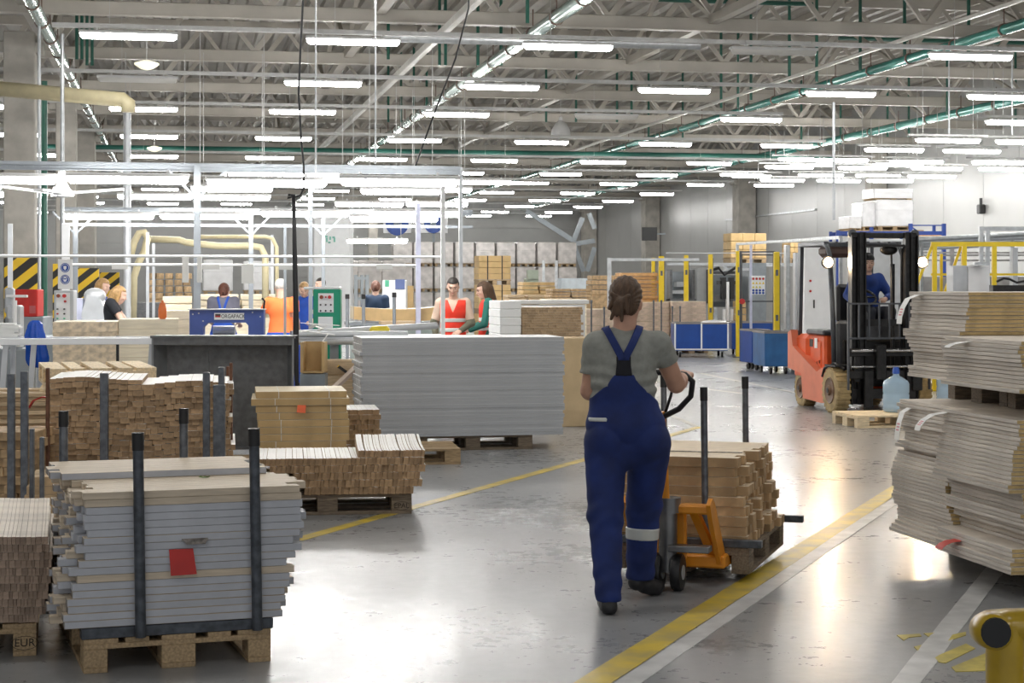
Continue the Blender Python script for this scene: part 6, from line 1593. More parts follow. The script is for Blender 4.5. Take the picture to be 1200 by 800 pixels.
# exit-sign panel and blue fans on the far wall
D = 62; t = thing('white_cold_box', 'tall white cabinet with small green markings behind the black hose', 'cabinet', W(389, D), -TH)
b = MB(); b.box((0, .5, zz(254, D) / 2), (wx(367, 411, D), 1.0, zz(254, D)), ch=.05); b.build('cabinet', M_whitep, t)
b = MB()
for k, (x, y, w_, h_) in enumerate(((378, 279, 2, 6), (382, 277, 4, 2), (383, 281, 2, 5), (387, 279, 2, 4), (391, 278, 3, 2), (392, 281, 2, 5), (386, 284, 3, 2))): b.box((wx(389, x, D), -.01, zz(y, D)), (wx(0, w_, D), .02, wx(0, h_, D)))
b.build('green_marks', mat('faded_green_print', (.25, .6, .5), .5), t)
for px_, lab in ((465.5, 'left of the two round blue fans high on the far wall'), (508, 'right of the two round blue fans high on the far wall')):
    D = 97; t = thing('wall_fan', lab, 'fan', P(px_, 262.5, D), -TH)
    b = MB(); b.box((0, .2, 0), (1.5, .5, .95)); b.build('housing', M_whitep, t); b = MB(); b.cyl((0, -.05, 0), (0, -.14, 0), .5 if px_ > 500 else .62, n=24); b.build('grille', M_sb, t, smooth=True)
    b = MB(); b.box((0, .2, -2.0), (.15, .15, 4.0)); b.box((0, 1.0, 0), (.3, 3.2, .1)); b.build('bracket', M_mg, t)
# dark cabinet and wood pile left of the orange worker
D = 40; b = MB(); b.box((0, .3, .6), (wx(150, 192, D), .6, 1.25), ch=.02); b.box((0, -.02, .9), (wx(152, 190, D), .03, .3)); tag(b.build('dark_cabinet', M_dg, loc=W(171, D), rz=-TH), 'dark grey cabinet behind the tall pale pipe', 'cabinet')
def crate_pile(name, px0, px1, y0, yb, D, rows, cols, m, label, group, cat='wood pile', dep=.7, gap=.04, ragged=.05, base=True, lab2=None):
    """a pile of separate bundles standing on a base"""
    q = W(px0, D); L = wx(px0, px1, D); zt, zb = zz(y0, D), max(.0, zz(yb, D)); h_ = (zt - zb) / rows; wd = L / cols
    me = board_mesh(name, wd - gap, dep, h_ * .88, m, m, m, ch=.01)
    if zb > .3 and base:
        b = MB(); b.box((L / 2, dep / 2, zb / 2), (L * .96, dep * .9, zb)); tag(b.build('lower_pile', m, loc=q), lab2 or ('lower part of ' + label), cat)
    for r_ in range(rows):
        for c_ in range(cols):
            put(name, me, q + Vector((wd * (c_ + .5) + rnd.uniform(-ragged, ragged) * .5, dep / 2 + rnd.uniform(-ragged, ragged), zb + h_ * r_)), R(rnd.uniform(-2, 2)), label + (', %s from left' % ORD[c_] if cols > 1 else '') + ', %s layer up' % ORD[r_], cat, group)
crate_pile('wood_bundle', 172, 224, 319, 350, 44, 4, 5, M_tan, 'tan wood bundle behind the dark cabinet', 'bundles behind the dark cabinet')
crate_pile('tan_sheet', 190, 226, 346, 374, 38, 3, 1, M_lam, 'pale sheet pack left of the auburn-haired worker', 'sheet packs at the left')
crate_pile('tan_sheet', 232, 330, 344, 372, 37, 4, 2, M_lam, 'pale sheet pack behind the auburn-haired worker', 'sheet packs behind the worker')
# wrapped pallets
M_wrap = mat('stretch_wrap', (.62, .58, .55), .22, var=.22, scale=3, bump=.4, perobj=.10, spec=.8)
M_wrapw = mat('white_wrap', (.86, .86, .87), .25, var=.08, scale=3, bump=.3, perobj=.04, spec=.8)
def wrapped(m, w_=.96, h_=1.06):
    t = bpy.data.objects.new('wrapped_pallet', None); C.objects.link(t)
    b = MB(); b.box((0, 0, .13), (w_, .9, .03))
    for x in (-.40, 0, .40): b.box((x * w_, 0, .06), (.12 * w_, .9, .11))
    b.build('pallet', M_pal, t)
    b = MB(); b.box((0, 0, .145 + h_ / 2), (w_, .9, h_), ch=.03); b.box((0, 0, .145 + h_ * .72), (w_ + .012, .912, h_ * .25), ch=.02); b.box((0, 0, .145 + h_ + .005), (w_ * .8, .7, .02), ch=.01); b.build('wrapped_load', m, t)
    return t
w0 = wrapped(M_wrap, .93, 1.06); w1 = wrapped(M_wrapw, 1.0, 1.06)
used = set()
def put_w(src, loc, label, group, sc=(1, 1, 1)):
    o = src if src.name not in used else copy_tree(src)
    used.add(src.name); used.add(o.name); o.location = loc; o.scale = sc; tag(o, label, 'wrapped pallet', group); return o
Y = 88.0
cols = [Xat(px_, Y) for px_ in (471, 495, 519, 543, 567, 591, 615, 639, 663)]
for ti, tier in enumerate(('bottom', 'middle', 'top')):
    for ci, X in enumerate(cols):
        put_w(w0, (X + rnd.uniform(-.02, .02), Y + rnd.uniform(-.02, .02), 1.245 * ti), 'film-wrapped pallet, %s tier by the far wall, %s from left' % (tier, ORD[ci]), 'wrapped pallets by the far wall')
Y = 70.0
cols = [Xat(px_, Y) for px_ in (376, 404, 432, 460)]
for ti in range(2):
    for ci, X in enumerate(cols):
        put_w(w0, (X, Y, 1.29 * ti), 'film-wrapped pallet, %s tier left of the far rows, %s from left' % (('lower', 'upper')[ti], ORD[ci]), 'wrapped pallets left of the far rows', (1.0, 1, 1.03))
for (px_, Y, zi, nm) in ((255, 62, 1, 'upper'), (255, 62, 0, 'lower'), (301, 66, 1, 'upper'), (301, 66, 0, 'lower')):
    put_w(w1 if zi else w0, (Xat(px_, Y), Y, 1.25 * zi), '%s of two wrapped pallets stacked %s' % (nm, 'above the auburn-haired worker' if px_ == 255 else 'left of the orange-shirted worker'), None)
# kraft cardboard towers
M_kraft = mat('kraft_board', (.62, .43, .20), .7, var=.12, scale=4, perobj=.05)
def kraft(px_, D, w_, tiers, htier, lab):
    for k in range(tiers):
        z0 = k * (htier + .145); q = W(px_, D, z0)
        t = thing('cardboard_load', '%s of the %s' % (('lower pallet load', 'upper pallet load', 'topmost pallet load')[k], lab), 'cardboard load', q, 0)
        b = MB(); b.box((0, 0, .13), (w_, .8, .03))
        for x in (-.42, 0, .42): b.box((x * w_, 0, .06), (.12 * w_, .8, .11))
        b.build('pallet', M_pal, t)
        b = MB(); n = 4
        for i in range(n): b.box((rnd.uniform(-.01, .01), 0, .15 + htier * (i + .5) / n), (w_ * .98, .8, htier / n - .006), ch=.008)
        b.build('boxes', M_kraft, t); b = MB()
        for x in (-.22, .22): b.box((x * w_, -.405, .145 + htier / 2), (.03, .012, htier)); 
        b.build('dark_strap', M_btn, t)
kraft(577, 50, .92, 3, .66, 'yellow cardboard tower right of the woman in the red vest')
# stacks of strips in the middle, behind the grey panels
D = 22; q = W(612, D); pallet(q + Vector((.4, .4, 0)), 0, 'pallet under the light strip stack in the middle', M_pal)
b = MB(); b.box((.37, .42, .146 + .40), (.70, .8, .80)); tag(b.build('lower_layers', M_strip[0], loc=q), 'lower part of the light strip stack in the middle', 'wood strips', kind='stuff')
fr = WF(q.x, q.y, 0)
M_strip2 = [mat('strip_end_light', (.44, .32, .20), .8, var=.3, scale=20, perobj=.16), mat('strip_top_light', (.90, .85, .76), .5, var=.04)]
strips(fr, 'light_wood_strip', [(.0, .74)] * 13, .0315, .95, .8, [.04, .055, .07], M_strip2, 'light strip end, %s from left, %s layer from top, beside white blocks', 'wood strip', 'strips of the light stack in the middle', jit=.01)
q = W(586, 21.6); pallet(q + Vector((-.1, .42, 0)), PI / 2, 'pallet under the white block stack', M_pal)
wbm = board_mesh('white_block', .26, .80, .098, M_pwhite, M_pwhite, M_pwhite, ch=.008)
for k in range(13): put('white_block', wbm, q + Vector((.13 + rnd.uniform(-.006, .006), .4, .146 + .0995 * k - .0)), 0, 'white block, %s from the top, white stack beside the long-haired woman' % ORD[12 - k], 'block')
q = W(604, 23.0); b = MB(); b.box((.5, .2, 0), (1.0, .35, .05), ch=.005); b.box((.5, .2, -.7), (.9, .3, 1.33)); tag(b.build('white_board', M_pwhite, loc=q + Vector((0, .1, zz(354, 23.0))), rz=0), 'long white board on a pale pile behind the light strip stack', 'board')
# pinkish stacks with thin stakes behind the woman
M_pink = mat('pinkish_wood', (.62, .48, .37), .75, var=.22, scale=9, perobj=.08)
for (x0, x1, y0, D, n, lab) in ((682, 722, 362, 36, 6, 'pinkish stack left of the woman\'s head'), (741, 786, 354, 42.5, 7, 'pinkish stack right of the woman\'s head'), (788, 829, 353, 42.5, 7, 'pinkish stack next to the blue bins')):
    q = W(x0, D); L = wx(x0, x1, D); pallet(q + Vector((L / 2, .4, 0)), PI / 2, 'pallet under the ' + lab, M_pal)
    h_ = (zz(y0, D) - .146) / n; me = board_mesh('pinkish_board_pack', L, .8, h_ - .004, M_mdftop, M_pink, M_pink, ch=.004)
    for k in range(n): put('pinkish_board_pack', me, q + Vector((L / 2 + rnd.uniform(-.008, .008), .4, .146 + h_ * k)), 0, 'board pack, %s from the top of the %s' % (ORD[n - 1 - k], lab), 'board pack')
for px_, y0, lab in ((686, 352, 'thin stake at the left pinkish stack, leftmost'), (693, 352, 'second thin stake at the left pinkish stack'), (708, 360, 'third thin stake at the left pinkish stack'), (766, 352, 'thin stake in front of the middle pinkish stack, left one'), (775, 352, 'thin stake in front of the middle pinkish stack, right one'), (788, 359, 'thin stake at the right pinkish stack, left one'), (797, 359, 'thin stake at the right pinkish stack, right one')):
    D = 35.4 if px_ < 720 else 42.0; h_ = zz(y0, D); b = MB(); b.cyl((0, 0, 0), (0, 0, h_), .018, n=8); b.cyl((0, 0, h_ - .05), (0, 0, h_ + .01), .024, n=8); b.cyl((0, 0, 0), (0, 0, .02), .07, n=8); tag(b.build('thin_stake', M_postgrey, loc=W(px_, D), smooth=True), lab, 'stake')
# timber piles farther back
crate_pile('plank_pack', 596, 640, 345, 356, 36, 3, 2, M_plank, 'plank pack behind the white blocks', 'plank packs behind the white blocks')
crate_pile('plank_pack', 611, 652, 330, 344, 42, 3, 2, M_mdf, 'yellow plank pack below the wrapped pallets', 'yellow plank packs')
crate_pile('plank_pack', 646, 695, 338, 352, 39, 4, 2, M_tan, 'brown plank pack right of yellow planks', 'brown plank packs')
crate_pile('plank_pack', 640, 690, 350, 356, 33, 2, 1, M_lam, 'pale plank pack above the light strip stack', 'pale plank packs')
crate_pile('plank_pack', 693, 740, 322, 345, 50, 4, 2, M_tan, 'brown plank pack left of the woman\'s head', 'plank packs left of the head')
M_orw = mat('orange_wood', (.62, .36, .16), .7, var=.2, perobj=.15)
crate_pile('board_layer', 727, 773, 319, 350, 44, 7, 1, M_orw, 'orange-brown board layer right of the woman\'s head', 'board layers by the yellow posts')
b = MB(); b.box((0, .3, .9), (wx(658, 690, 52), .5, 1.8)); tag(b.build('pale_blue_box', mat('pale_blue_box', (.62, .70, .76), .5), loc=W(674, 52)), 'pale bluish box among the timber piles', 'box')
b = MB(); b.box((0, .2, .9), (.35, .4, 1.8), ch=.02); b.box((0, .0, 1.9), (.3, .2, .25)); tag(b.build('green_machine', mat('machine_green_grey', (.35, .40, .32), .5), loc=W(624, 50)), 'small grey-green machine between the timber piles', 'machine')
for px_, y0, D, lab in ((714, 302, 40, 'grey frame post left of the woman\'s head'), (637, 305, 60, 'grey upright among the wrapped pallets, left'), (652, 305, 60, 'grey upright among the wrapped pallets, right')):
    h_ = zz(y0, D); b = MB(); b.box((0, 0, h_ / 2), (.09, .09, h_))
    if px_ == 714: b.box((1.0, 0, h_ - .04), (2.0, .08, .06))
    b.box((0, 0, .01), (.2, .2, .02)); tag(b.build('frame_post', M_galv, loc=W(px_, D), rz=-TH), lab, 'post')
# bracing in the far corner
b = MB(); D = 96
for (xa, ya, xb, yb) in ((617, 247, 672, 282), (683, 255, 672, 282), (672, 286, 697, 282), (672, 286, 684, 318), (697, 290, 688, 318), (690, 250, 697, 268)): b.beam(P(xa, ya, D), P(xb, yb, D), .25, .25)
o = b.build('wall_bracing', M_mg); struct(o)
# monitor on the right wall
D = 84; t = thing('wall_monitor', 'black screen mounted on the pale right wall', 'screen', P(761, 274, D), -TH - .25)
b = MB(); b.box((0, 0, 0), (.72, .06, .62), ch=.01); b.build('screen', M_btn, t); b = MB(); b.box((.5, .1, 0), (.5, .06, .08)); b.build('bracket', M_mg, t)
# ================================================================ MACHINE AREA AND SAFETY POSTS
M_yp = mat('yellow_post', (.86, .62, .02), .4, var=.08, perobj=.03)
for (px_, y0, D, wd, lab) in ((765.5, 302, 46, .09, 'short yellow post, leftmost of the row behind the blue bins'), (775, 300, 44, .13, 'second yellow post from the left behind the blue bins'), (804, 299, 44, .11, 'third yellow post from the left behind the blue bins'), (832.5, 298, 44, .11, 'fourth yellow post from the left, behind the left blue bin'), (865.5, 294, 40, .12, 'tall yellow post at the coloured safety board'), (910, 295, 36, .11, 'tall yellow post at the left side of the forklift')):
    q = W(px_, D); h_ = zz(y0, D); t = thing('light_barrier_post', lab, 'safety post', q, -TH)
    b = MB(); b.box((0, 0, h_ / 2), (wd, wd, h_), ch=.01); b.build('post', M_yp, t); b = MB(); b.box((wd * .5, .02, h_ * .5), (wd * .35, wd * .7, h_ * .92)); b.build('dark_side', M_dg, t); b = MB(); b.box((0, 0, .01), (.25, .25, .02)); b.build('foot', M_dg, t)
    for zz_ in (h_ - .42, h_ * .42):
        b = MB(); b.box((0, -wd * .5, zz_), (.05, .03, .12)); b.build('bracket', M_dg, t)
D = 46
t = thing('packing_machine', 'grey packing machine with rails behind the yellow posts', 'machine', W(850, 49), 0)
D = 49
def bxp(b, x0, x1, y0, y1, dy=0, dep=.3): b.box((wx(850, (x0 + x1) / 2, D), dy, (zz(y0, D) + zz(y1, D)) / 2), (wx(x0, x1, D), dep, zz(y0, D) - zz(y1, D)))
b = MB(); bxp(b, 776, 862, 308, 311, -.3, .1); bxp(b, 776, 925, 296, 297, -.2, .05); b.build('top_rail', M_alu, t)
b = MB(); bxp(b, 811, 826, 314, 380, 0, .7); b.build('column_cabinet', mat('panel_grey', (.30, .31, .31), .5, var=.06), t)
b = MB(); bxp(b, 876, 898, 308, 384, .2, .7); b.build('cabinet', M_mg, t)
b = MB(); bxp(b, 781, 811, 350, 356, 0, .5); bxp(b, 781, 784, 316, 384, 0, .3); bxp(b, 826, 866, 346, 353, .1, .5); bxp(b, 826, 862, 318, 321, .1, .2); bxp(b, 808, 811, 316, 384, 0, .3); b.build('dark_frame', M_dg, t)
b = MB(); bxp(b, 842, 847, 325, 350, -.2, .2); bxp(b, 852, 857, 325, 350, -.2, .2); bxp(b, 840, 859, 329, 333, -.1, .3); bxp(b, 822.5, 824.5, 316, 355, -.4, .1); b.build('press_head', M_btn, t)
b = MB(); bxp(b, 847, 850, 330, 384, -.3, .1); bxp(b, 843, 846, 362, 384, -.3, .1); bxp(b, 852, 855, 362, 384, -.3, .1); b.build('white_piston', M_whitep, t)
b = MB(); bxp(b, 786, 806, 340, 344, .2, .4); bxp(b, 793, 805, 330, 336, .3, .3); bxp(b, 848, 876, 314, 317, -.1, .2); b.build('crosspiece', M_alu, t)
b = MB(); bxp(b, 784, 808, 318, 350, .6, .3); bxp(b, 828, 876, 322, 360, .8, .3); b.build('inner_housing', M_mg, t)
b = MB(); b.tube([(wx(850, 826, D), -.2, zz(318, D)), (wx(850, 838, D), -.3, zz(314, D)), (wx(850, 846, D), -.2, zz(322, D)), (wx(850, 862, D), -.2, zz(312, D))], .04, n=8); b.build('hose', M_hose, t)
crate_pile('yellow_stack', 827, 838, 354, 380, 50.5, 4, 1, M_mdf, 'yellow wood pack inside the machine frame, left', 'wood packs in the machine'); crate_pile('yellow_stack', 868, 876, 352, 384, 48, 4, 1, M_mdf, 'yellow wood pack left of the safety board', 'wood packs by the safety board')
# door frame with the safety board
D = 38; t = thing('fence_door', 'thin dark metal door frame holding the coloured safety board', 'fence door', W(888, D), -TH)
b = MB()
for x in (868, 907): b.box((wx(888, x, D), 0, zz(294, D) / 2), (.05, .05, zz(294, D)))
for y in (295, 298.5, 353): b.box((0, 0, zz(y, D)), (wx(868, 907, D), .03, .03))
b.build('frame', M_frail, t)
b = MB(); b.box((wx(888, 880, D), 0, zz(287, D) / 2), (.05, .04, zz(287, D))); b.build('inner_post', M_lilac, t)
b = MB(); b.cyl((wx(888, 869, D), -.05, zz(353, D)), (wx(888, 869, D), -.12, zz(353, D)), .06, n=14); b.build('red_stop_button', M_rbtn, t)
t = thing('safety_board', 'white board with rows of red, yellow and blue safety symbols', 'sign', P(888.5, 334, 37.9), -TH)
D = 37.9; b = MB(); b.box((0, 0, 0), (wx(880.5, 896.5, D), .02, wx(323, 345, D)), ch=.003); b.build('board', M_whitep, t)
for r_, (y, m) in enumerate(((.135, M_rbtn), (.045, M_yp), (-.04, mat('sign_yellow2', (.75, .65, .1), .5)), (-.11, M_sb), (-.165, M_sb))):
    for k in range(4 if r_ != 2 else 3):
        b = MB(); x = -.105 + .07 * k
        if m is M_sb or m is M_rbtn: b.cyl((x, -.011, y), (x, -.016, y), .026, n=12)
        else: b.prism([(x - .028, y - .022), (x + .028, y - .022), (x, y + .026)], .005, Matrix(((1, 0, 0, 0), (0, 0, 1, -.016), (0, 1, 0, 0), (0, 0, 0, 1))))
        b.build('symbol', m, t)
# load on top: yellow cardboard on pallet, standing on a platform
D = 55; t = thing('upper_platform', 'grey platform carrying yellow cardboard loads above the machine', 'platform', W(890, D), 0)
h_ = zz(308, D); b = MB(); b.box((.6, .5, h_ - .05), (3.6, 1.2, .1)); b.build('deck', M_galv, t)
for x in (-1.1, 2.3):
    for y in (0, 1.0):
        b = MB(); b.box((x, y, h_ / 2 - .05), (.1, .1, h_ - .1)); b.build('leg', M_galv, t)
for (x0, x1, y0, lab) in ((856, 901, 273, 'yellow cardboard load on the platform behind the yellow posts'), (927, 942, 284, 'narrow yellow load on the platform left of the forklift')):
    L = wx(x0, x1, D); q = W((x0 + x1) / 2, D, h_) + Vector((0, .5, 0)); t = thing('cardboard_load', lab, 'cardboard load', q, 0)
    b = MB(); b.box((0, 0, .13), (L, .8, .03))
    for x in (-.42, 0, .42): b.box((x * L, 0, .055), (.12 * L, .8, .11))
    b.build('pallet', M_pal, t); hh = zz(y0, D) - h_ - .145
    b = MB(); 
    for i in range(3):
        for k in range(3): b.box(((k - 1) * L * .325, 0, .147 + hh * (i + .5) / 3), (L * .32, .8, hh / 3 - .008), ch=.02)
    o = b.build('boxes', M_kraft, t)
# long grey bar towards the forklift
b = MB(); b.beam(P(864, 286, 44), P(985, 278, 34), .06, .06); b.beam(P(985, 278, 34), P(985, 278, 34) * 1 - Vector((0, 0, zz(278, 34))), .06, .06); b.beam(P(864, 286, 44), P(864, 286, 44) - Vector((0, 0, zz(286, 44))), .06, .06)
tag(b.build('cable_rail', M_galv), 'long grey overhead rail from the machine to the forklift', 'rail')
# grey uprights and cabinets between yellow post and forklift
for (x0, x1, y0, D, m, lab) in ((921, 926, 287, 35, M_galv, 'grey machine upright left of the forklift'), (932, 939, 296, 34, M_alu, 'pale narrow cabinet directly left of the forklift')):
    h_ = zz(y0, D); b = MB(); b.box((0, .15, h_ / 2), (wx(x0, x1, D), .3, h_), ch=.01); b.box((0, -.005, h_ * .55), (.03, .02, .12)); tag(b.build('machine_upright', m, loc=W((x0 + x1) / 2, D), rz=-TH), lab, 'machine')
D = 30; t = thing('electric_cabinet', 'tall white electrical cabinet seen through the forklift cab', 'cabinet', W(958, D), -TH)
h_ = zz(288, D); b = MB(); b.box((0, .2, h_ / 2), (wx(944, 975, D), .4, h_), ch=.01); b.build('cabinet', M_whitep, t)
b = MB(); b.box((-.06, -.01, zz(356, D)), (.025, .02, .14), ch=.005); b.build('handle', M_btn, t); b = MB(); b.cyl((-.12, -.0, zz(329, D)), (-.12, -.02, zz(329, D)), .02, n=10); b.cyl((-.12, -.0, zz(341, D)), (-.12, -.02, zz(341, D)), .02, n=10); b.build('red_knob', M_rbtn, t)
D = 31.5; b = MB(); b.box((0, .3, zz(280, D) / 2), (wx(1008, 1060, D), .5, zz(280, D)), ch=.02)
tag(b.build('pale_wall_cabinet', M_alu, loc=W(1034, D), rz=-TH), 'pale tall cabinet behind the forklift mast', 'cabinet')
# blue bins
M_bin = mat('bin_blue', (.012, .075, .36), .35, .1, var=.12, scale=4, perobj=.08)
M_bin2 = mat('bin_blue_light', (.03, .14, .36), .38, .1, var=.2, scale=4)
def bin_(loc, rz, Lx, Ly, h_, label, m=M_bin, trim=True):
    t = thing('wheeled_bin', label, 'wheeled bin', loc, rz)
    z0 = .16; b = MB(); th = .025
    b.box((Lx / 2, 0, z0 + h_ / 2), (Lx, th, h_)); b.box((Lx / 2, Ly, z0 + h_ / 2), (Lx, th, h_)); b.box((0, Ly / 2, z0 + h_ / 2), (th, Ly, h_)); b.box((Lx, Ly / 2, z0 + h_ / 2), (th, Ly, h_)); b.box((Lx / 2, Ly / 2, z0), (Lx, Ly, .03)); b.build('body', m, t)
    b = MB(); zt = z0 + h_
    for y in (0, Ly): b.box((Lx / 2, y, zt), (Lx + .05, .05, .035))
    for x in (0, Lx): b.box((x, Ly / 2, zt), (.05, Ly, .035))
    b.build('rim', mat('bin_rim', (.28, .26, .25), .5, .3), t)
    if trim:
        b = MB()
        for x in (.0, Lx * .5, Lx): b.box((x, -.02, z0 + h_ / 2), (.035, .02, h_))
        b.box((Lx / 2, -.02, z0 + .02), (Lx, .02, .03)); b.build('white_trim', M_whitep, t)
    for x in (.12, Lx - .12):
        for y in (.1, Ly - .1):
            b = MB(); b.lathe([(.02, -.02), (.065, -.02), (.065, .02), (.02, .02)], (x, y, .065), 14, 'X'); b.build('castor', M_fmast, t, smooth=True)
            b = MB(); b.box((x, y, .125), (.07, .07, .05)); b.build('castor_fork', M_galv, t)
    return t
q = W(791, 40); bin_(q, -TH, wx(791, 853, 40), .9, .60, 'long blue wheeled bin with white edging behind the woman')
q = W(784, 40.6); 
q = W(858, 41); bin_(q, -TH, wx(858, 905, 41), .9, .60, 'blue wheeled bin behind and between the other bins', trim=False)
q = W(882, 34); bin_(q, -TH + R(14), .32, .62, .60, 'narrow light blue wheeled bin, leftmost of the near group', M_bin, False)
q = W(897, 32.5); bin_(q, -TH + R(6), .52, .9, .60, 'light blue wheeled bin in the middle of the near group', M_bin2, False)
q = W(929, 33.2); bin_(q, -TH, .50, .9, .60, 'deep blue wheeled bin at the rear of the forklift', M_bin, False)
b = MB(); b.sphere((0, 0, 0), (.35, .2, .09), 18, 8); b.box((0, 0, -.3), (.5, .3, .45)); tag(b.build('white_sack', M_wrapw, loc=W(843, 40) + Vector((0, .4, .74))), 'white bulging sack lying in the long blue bin', 'sack')
# ================================================================ RIGHT BACKGROUND
D = 27.5; t = thing('yellow_railing', 'yellow steel railing with slanting brace at right, above the panel stacks', 'railing', W(1098, D), -TH)
def rx(px_): return (px_ - 1098) / F * D
zt = zz(286, D)
b = MB(); b.box(((rx(1091) + rx(1222)) / 2, 0, zt), (rx(1222) - rx(1091), .06, .07)); b.build('top_rail', M_yp, t)
b = MB(); b.box(((rx(1091) + rx(1222)) / 2, 0, zz(321.5, D)), (rx(1222) - rx(1091), .04, .035)); b.build('mid_rail', M_yp, t)
for x in (1095, 1130, 1165, 1218):
    b = MB(); b.box((rx(x), 0, zt / 2), (.065, .065, zt)); b.box((rx(x), 0, .01), (.2, .2, .02)); b.build('post', M_yp, t)
for x in (1108.5, 1134): 
    b = MB(); b.box((rx(x), .3, zz(297, D) / 2), (.04, .04, zz(297, D))); b.build('rear_post', M_yp, t)
b = MB(); b.beam((rx(1093), 0, zt), (rx(1066), 0, zz(355, D)), .04, .04); b.beam((rx(1129), .1, zt), (rx(1108), .1, zz(345, D)), .04, .04); b.build('brace', M_yp, t)
for (x0, x1, y0, lab, m) in ((1117, 1134, 311, 'pale grey electrical box at right under the yellow railing', M_alu), (1134.5, 1160, 311, 'larger white electrical box next to the pale grey one at right', M_whitep)):
    D2 = 26; h_ = zz(y0, D2); b = MB(); b.box((0, .2, h_ / 2), (wx(x0, x1, D2), .4, h_), ch=.008); b.box((.02, -.005, h_ - .1), (.05, .006, .03)); tag(b.build('electrical_box', m, loc=W((x0 + x1) / 2, D2), rz=-TH), lab, 'electrical box')
b = MB(); D2 = 25.8; b.box((0, 0, 0), (.2, .12, .03)); b.box((0, .05, -.02), (.12, .3, .02)); tag(b.build('small_tray', M_galv, loc=W(1149, D2, zz(310, D2) + .02), rz=-TH), 'small grey tray on the white electrical box', 'tray')
D = 33; t = thing('portal_frame', 'grey perforated portal frame at the right edge', 'frame', W(1147, D), -TH)
b = MB(); b.box((wx(0, 30, D), 0, zz(268, D)), (wx(0, 60, D), .1, .08)); b.build('top_beam', M_galv, t)
for x in (1149.5, 1157):
    b = MB(); b.box((wx(1147, x, D), 0, zz(270, D) / 2), (.07, .09, zz(270, D))); b.build('post', M_galv, t)
b = MB(); b.box((wx(1147, 1191, D), .1, zz(290, D) / 2), (.09, .09, zz(290, D))); b.build('rear_post', M_alu, t)
# cable runs / conveyor tubes along the right
D = 36
for k, (y, r_, m, lab) in enumerate(((281, .045, M_galv, 'upper grey pipe run behind the yellow railing'), (284.5, .06, M_alu, 'thick pale pipe run behind the yellow railing'), (289, .04, M_galv, 'middle grey pipe run behind the yellow railing'), (292.5, .035, M_alu, 'lower pale pipe run behind the yellow railing'))):
    q = P(1062, y, D + .15 * k); L = wx(1062, 1230, D); b = MB(); b.cyl((0, 0, 0), (L, -.6, .15), r_, n=10)
    for x in (.3, L - .8): b.box((x, -.6 * x / L, -q.z / 2), (.05, .05, q.z)); 
    tag(b.build('pipe_run', m, loc=q), lab, 'pipe')
D = 40; b = MB()
for y in (296, 299, 305): b.box((1.3, 0, zz(y, D)), (2.6, .05, .04))
for x in (.0, .75, 1.7, 2.6): b.box((x, 0, zz(290, D) / 2), (.09, .09, zz(290, D)))
b.box((1.3, .5, .9), (2.8, .4, 1.8)); tag(b.build('conveyor_frame', mat('mid_grey_machine', (.36, .35, .34), .5, .2, var=.25, scale=5), loc=W(1076, D), rz=-TH), 'grey conveyor frame behind the yellow railing', 'conveyor')
D = 24.8; b = MB(); b.tube([(0, 0, zz(330, D)), (.1, 0, zz(326, D)), (.18, 0, zz(327, D)), (.28, 0, zz(331, D)), (.4, 0, zz(329, D))], .016, n=6); b.box((.2, .1, zz(334, D) / 2), (.5, .2, zz(334, D))); tag(b.build('motor_unit', M_fmast, loc=W(1168, D), rz=-TH), 'dark motor with looping hose behind the panel stacks at the right edge', 'machine')
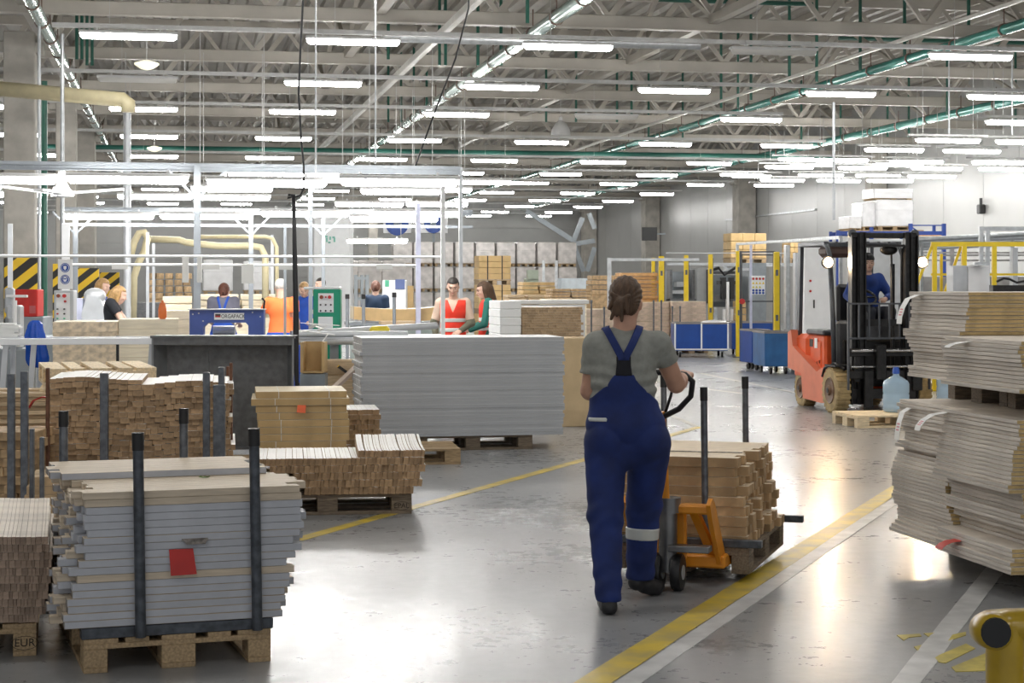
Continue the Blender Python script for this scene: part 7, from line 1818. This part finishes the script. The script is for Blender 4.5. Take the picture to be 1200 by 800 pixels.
# blue rack and white wrapped loads high at right
D = 47; M_rb = mat('rack_blue', (.02, .06, .30), .45); t = thing('pallet_rack', 'blue pallet rack rising behind the forklift mast', 'rack', W(982, D), -TH)
L = wx(982, 1107, D)
for x, y0 in ((982, 270), (1021, 266), (1067, 262), (1106, 262)):
    b = MB(); b.box((wx(982, x, D), 0, zz(y0, D) / 2), (.10, .1, zz(y0, D))); b.box((wx(982, x, D), 1.1, zz(y0, D) / 2), (.08, .08, zz(y0, D))); b.build('upright', M_rb, t)
b = MB(); b.box((L / 2, 0, zz(273, D)), (L, .05, .10)); b.box((L / 2, 1.1, zz(273, D)), (L, .05, .10)); b.build('shelf_beam', M_rb, t)
b = MB(); b.box(((wx(982, 1067, D) + L) / 2, 0, zz(264, D)), (wx(1067, 1107, D), .03, .03)); b.beam((wx(982, 1068, D), 0, zz(266, D)), (wx(982, 1082, D), 0, zz(275, D)), .03, .03); b.build('brace', M_rb, t)
b = MB(); b.box((wx(982, 1086, D), 0, zz(275.5, D)), (wx(1070, 1104, D), .04, .05)); b.build('orange_beam', M_orw, t)
zs = zz(273, D) + .05
b = MB(); b.box((wx(982, 1035, D), .55, zs + .015), (wx(985, 1080, D), 1.15, .03)); b.build('shelf_deck', M_pal, t)
for (px_, w_, h0, lab, dz) in ((1042, 1.02, .80, 'white wrapped load on the blue rack above the forklift', 0), (1013, .42, .72, 'narrow white wrapped stack left of the big white load', 0), (996, .34, .36, 'small white wrapped stack at the left end of the blue rack', 0)):
    o = copy_tree(w1); o.location = W(px_, D + .5, zs + .03); o.scale = (w_, .9, h0 / 1.2); tag(o, lab, 'wrapped pallet')
o = copy_tree(w1); o.location = W(1040, D + .5, zs + .03 + .80); o.scale = (1.1, .9, .12 / .5); tag(o, 'flat white wrapped pallet on top of the big white load', 'wrapped pallet')
# small device on wall
q = P(1149.5, 245, 60); X_ = XR - .12; Yd = X_ / Xat(1149.5, 1.0); b = MB(); b.box((0, 0, 0), (.2, .25, .3), ch=.03); b.cyl((0, 0, .1), (0, 0, .35), .05, n=8)
tag(b.build('wall_sensor', M_btn, loc=(X_, Yd, zz(245, X_ * sT + Yd * cT))), 'small dark sensor on the white right wall', 'sensor')
b = MB(); b.box((0, 0, 0), (.08, 12, .08)); tag(b.build('wall_conduit', M_galv, loc=(XR - .06, 74, 4.6)), 'thin grey conduit along the right wall', 'pipe')
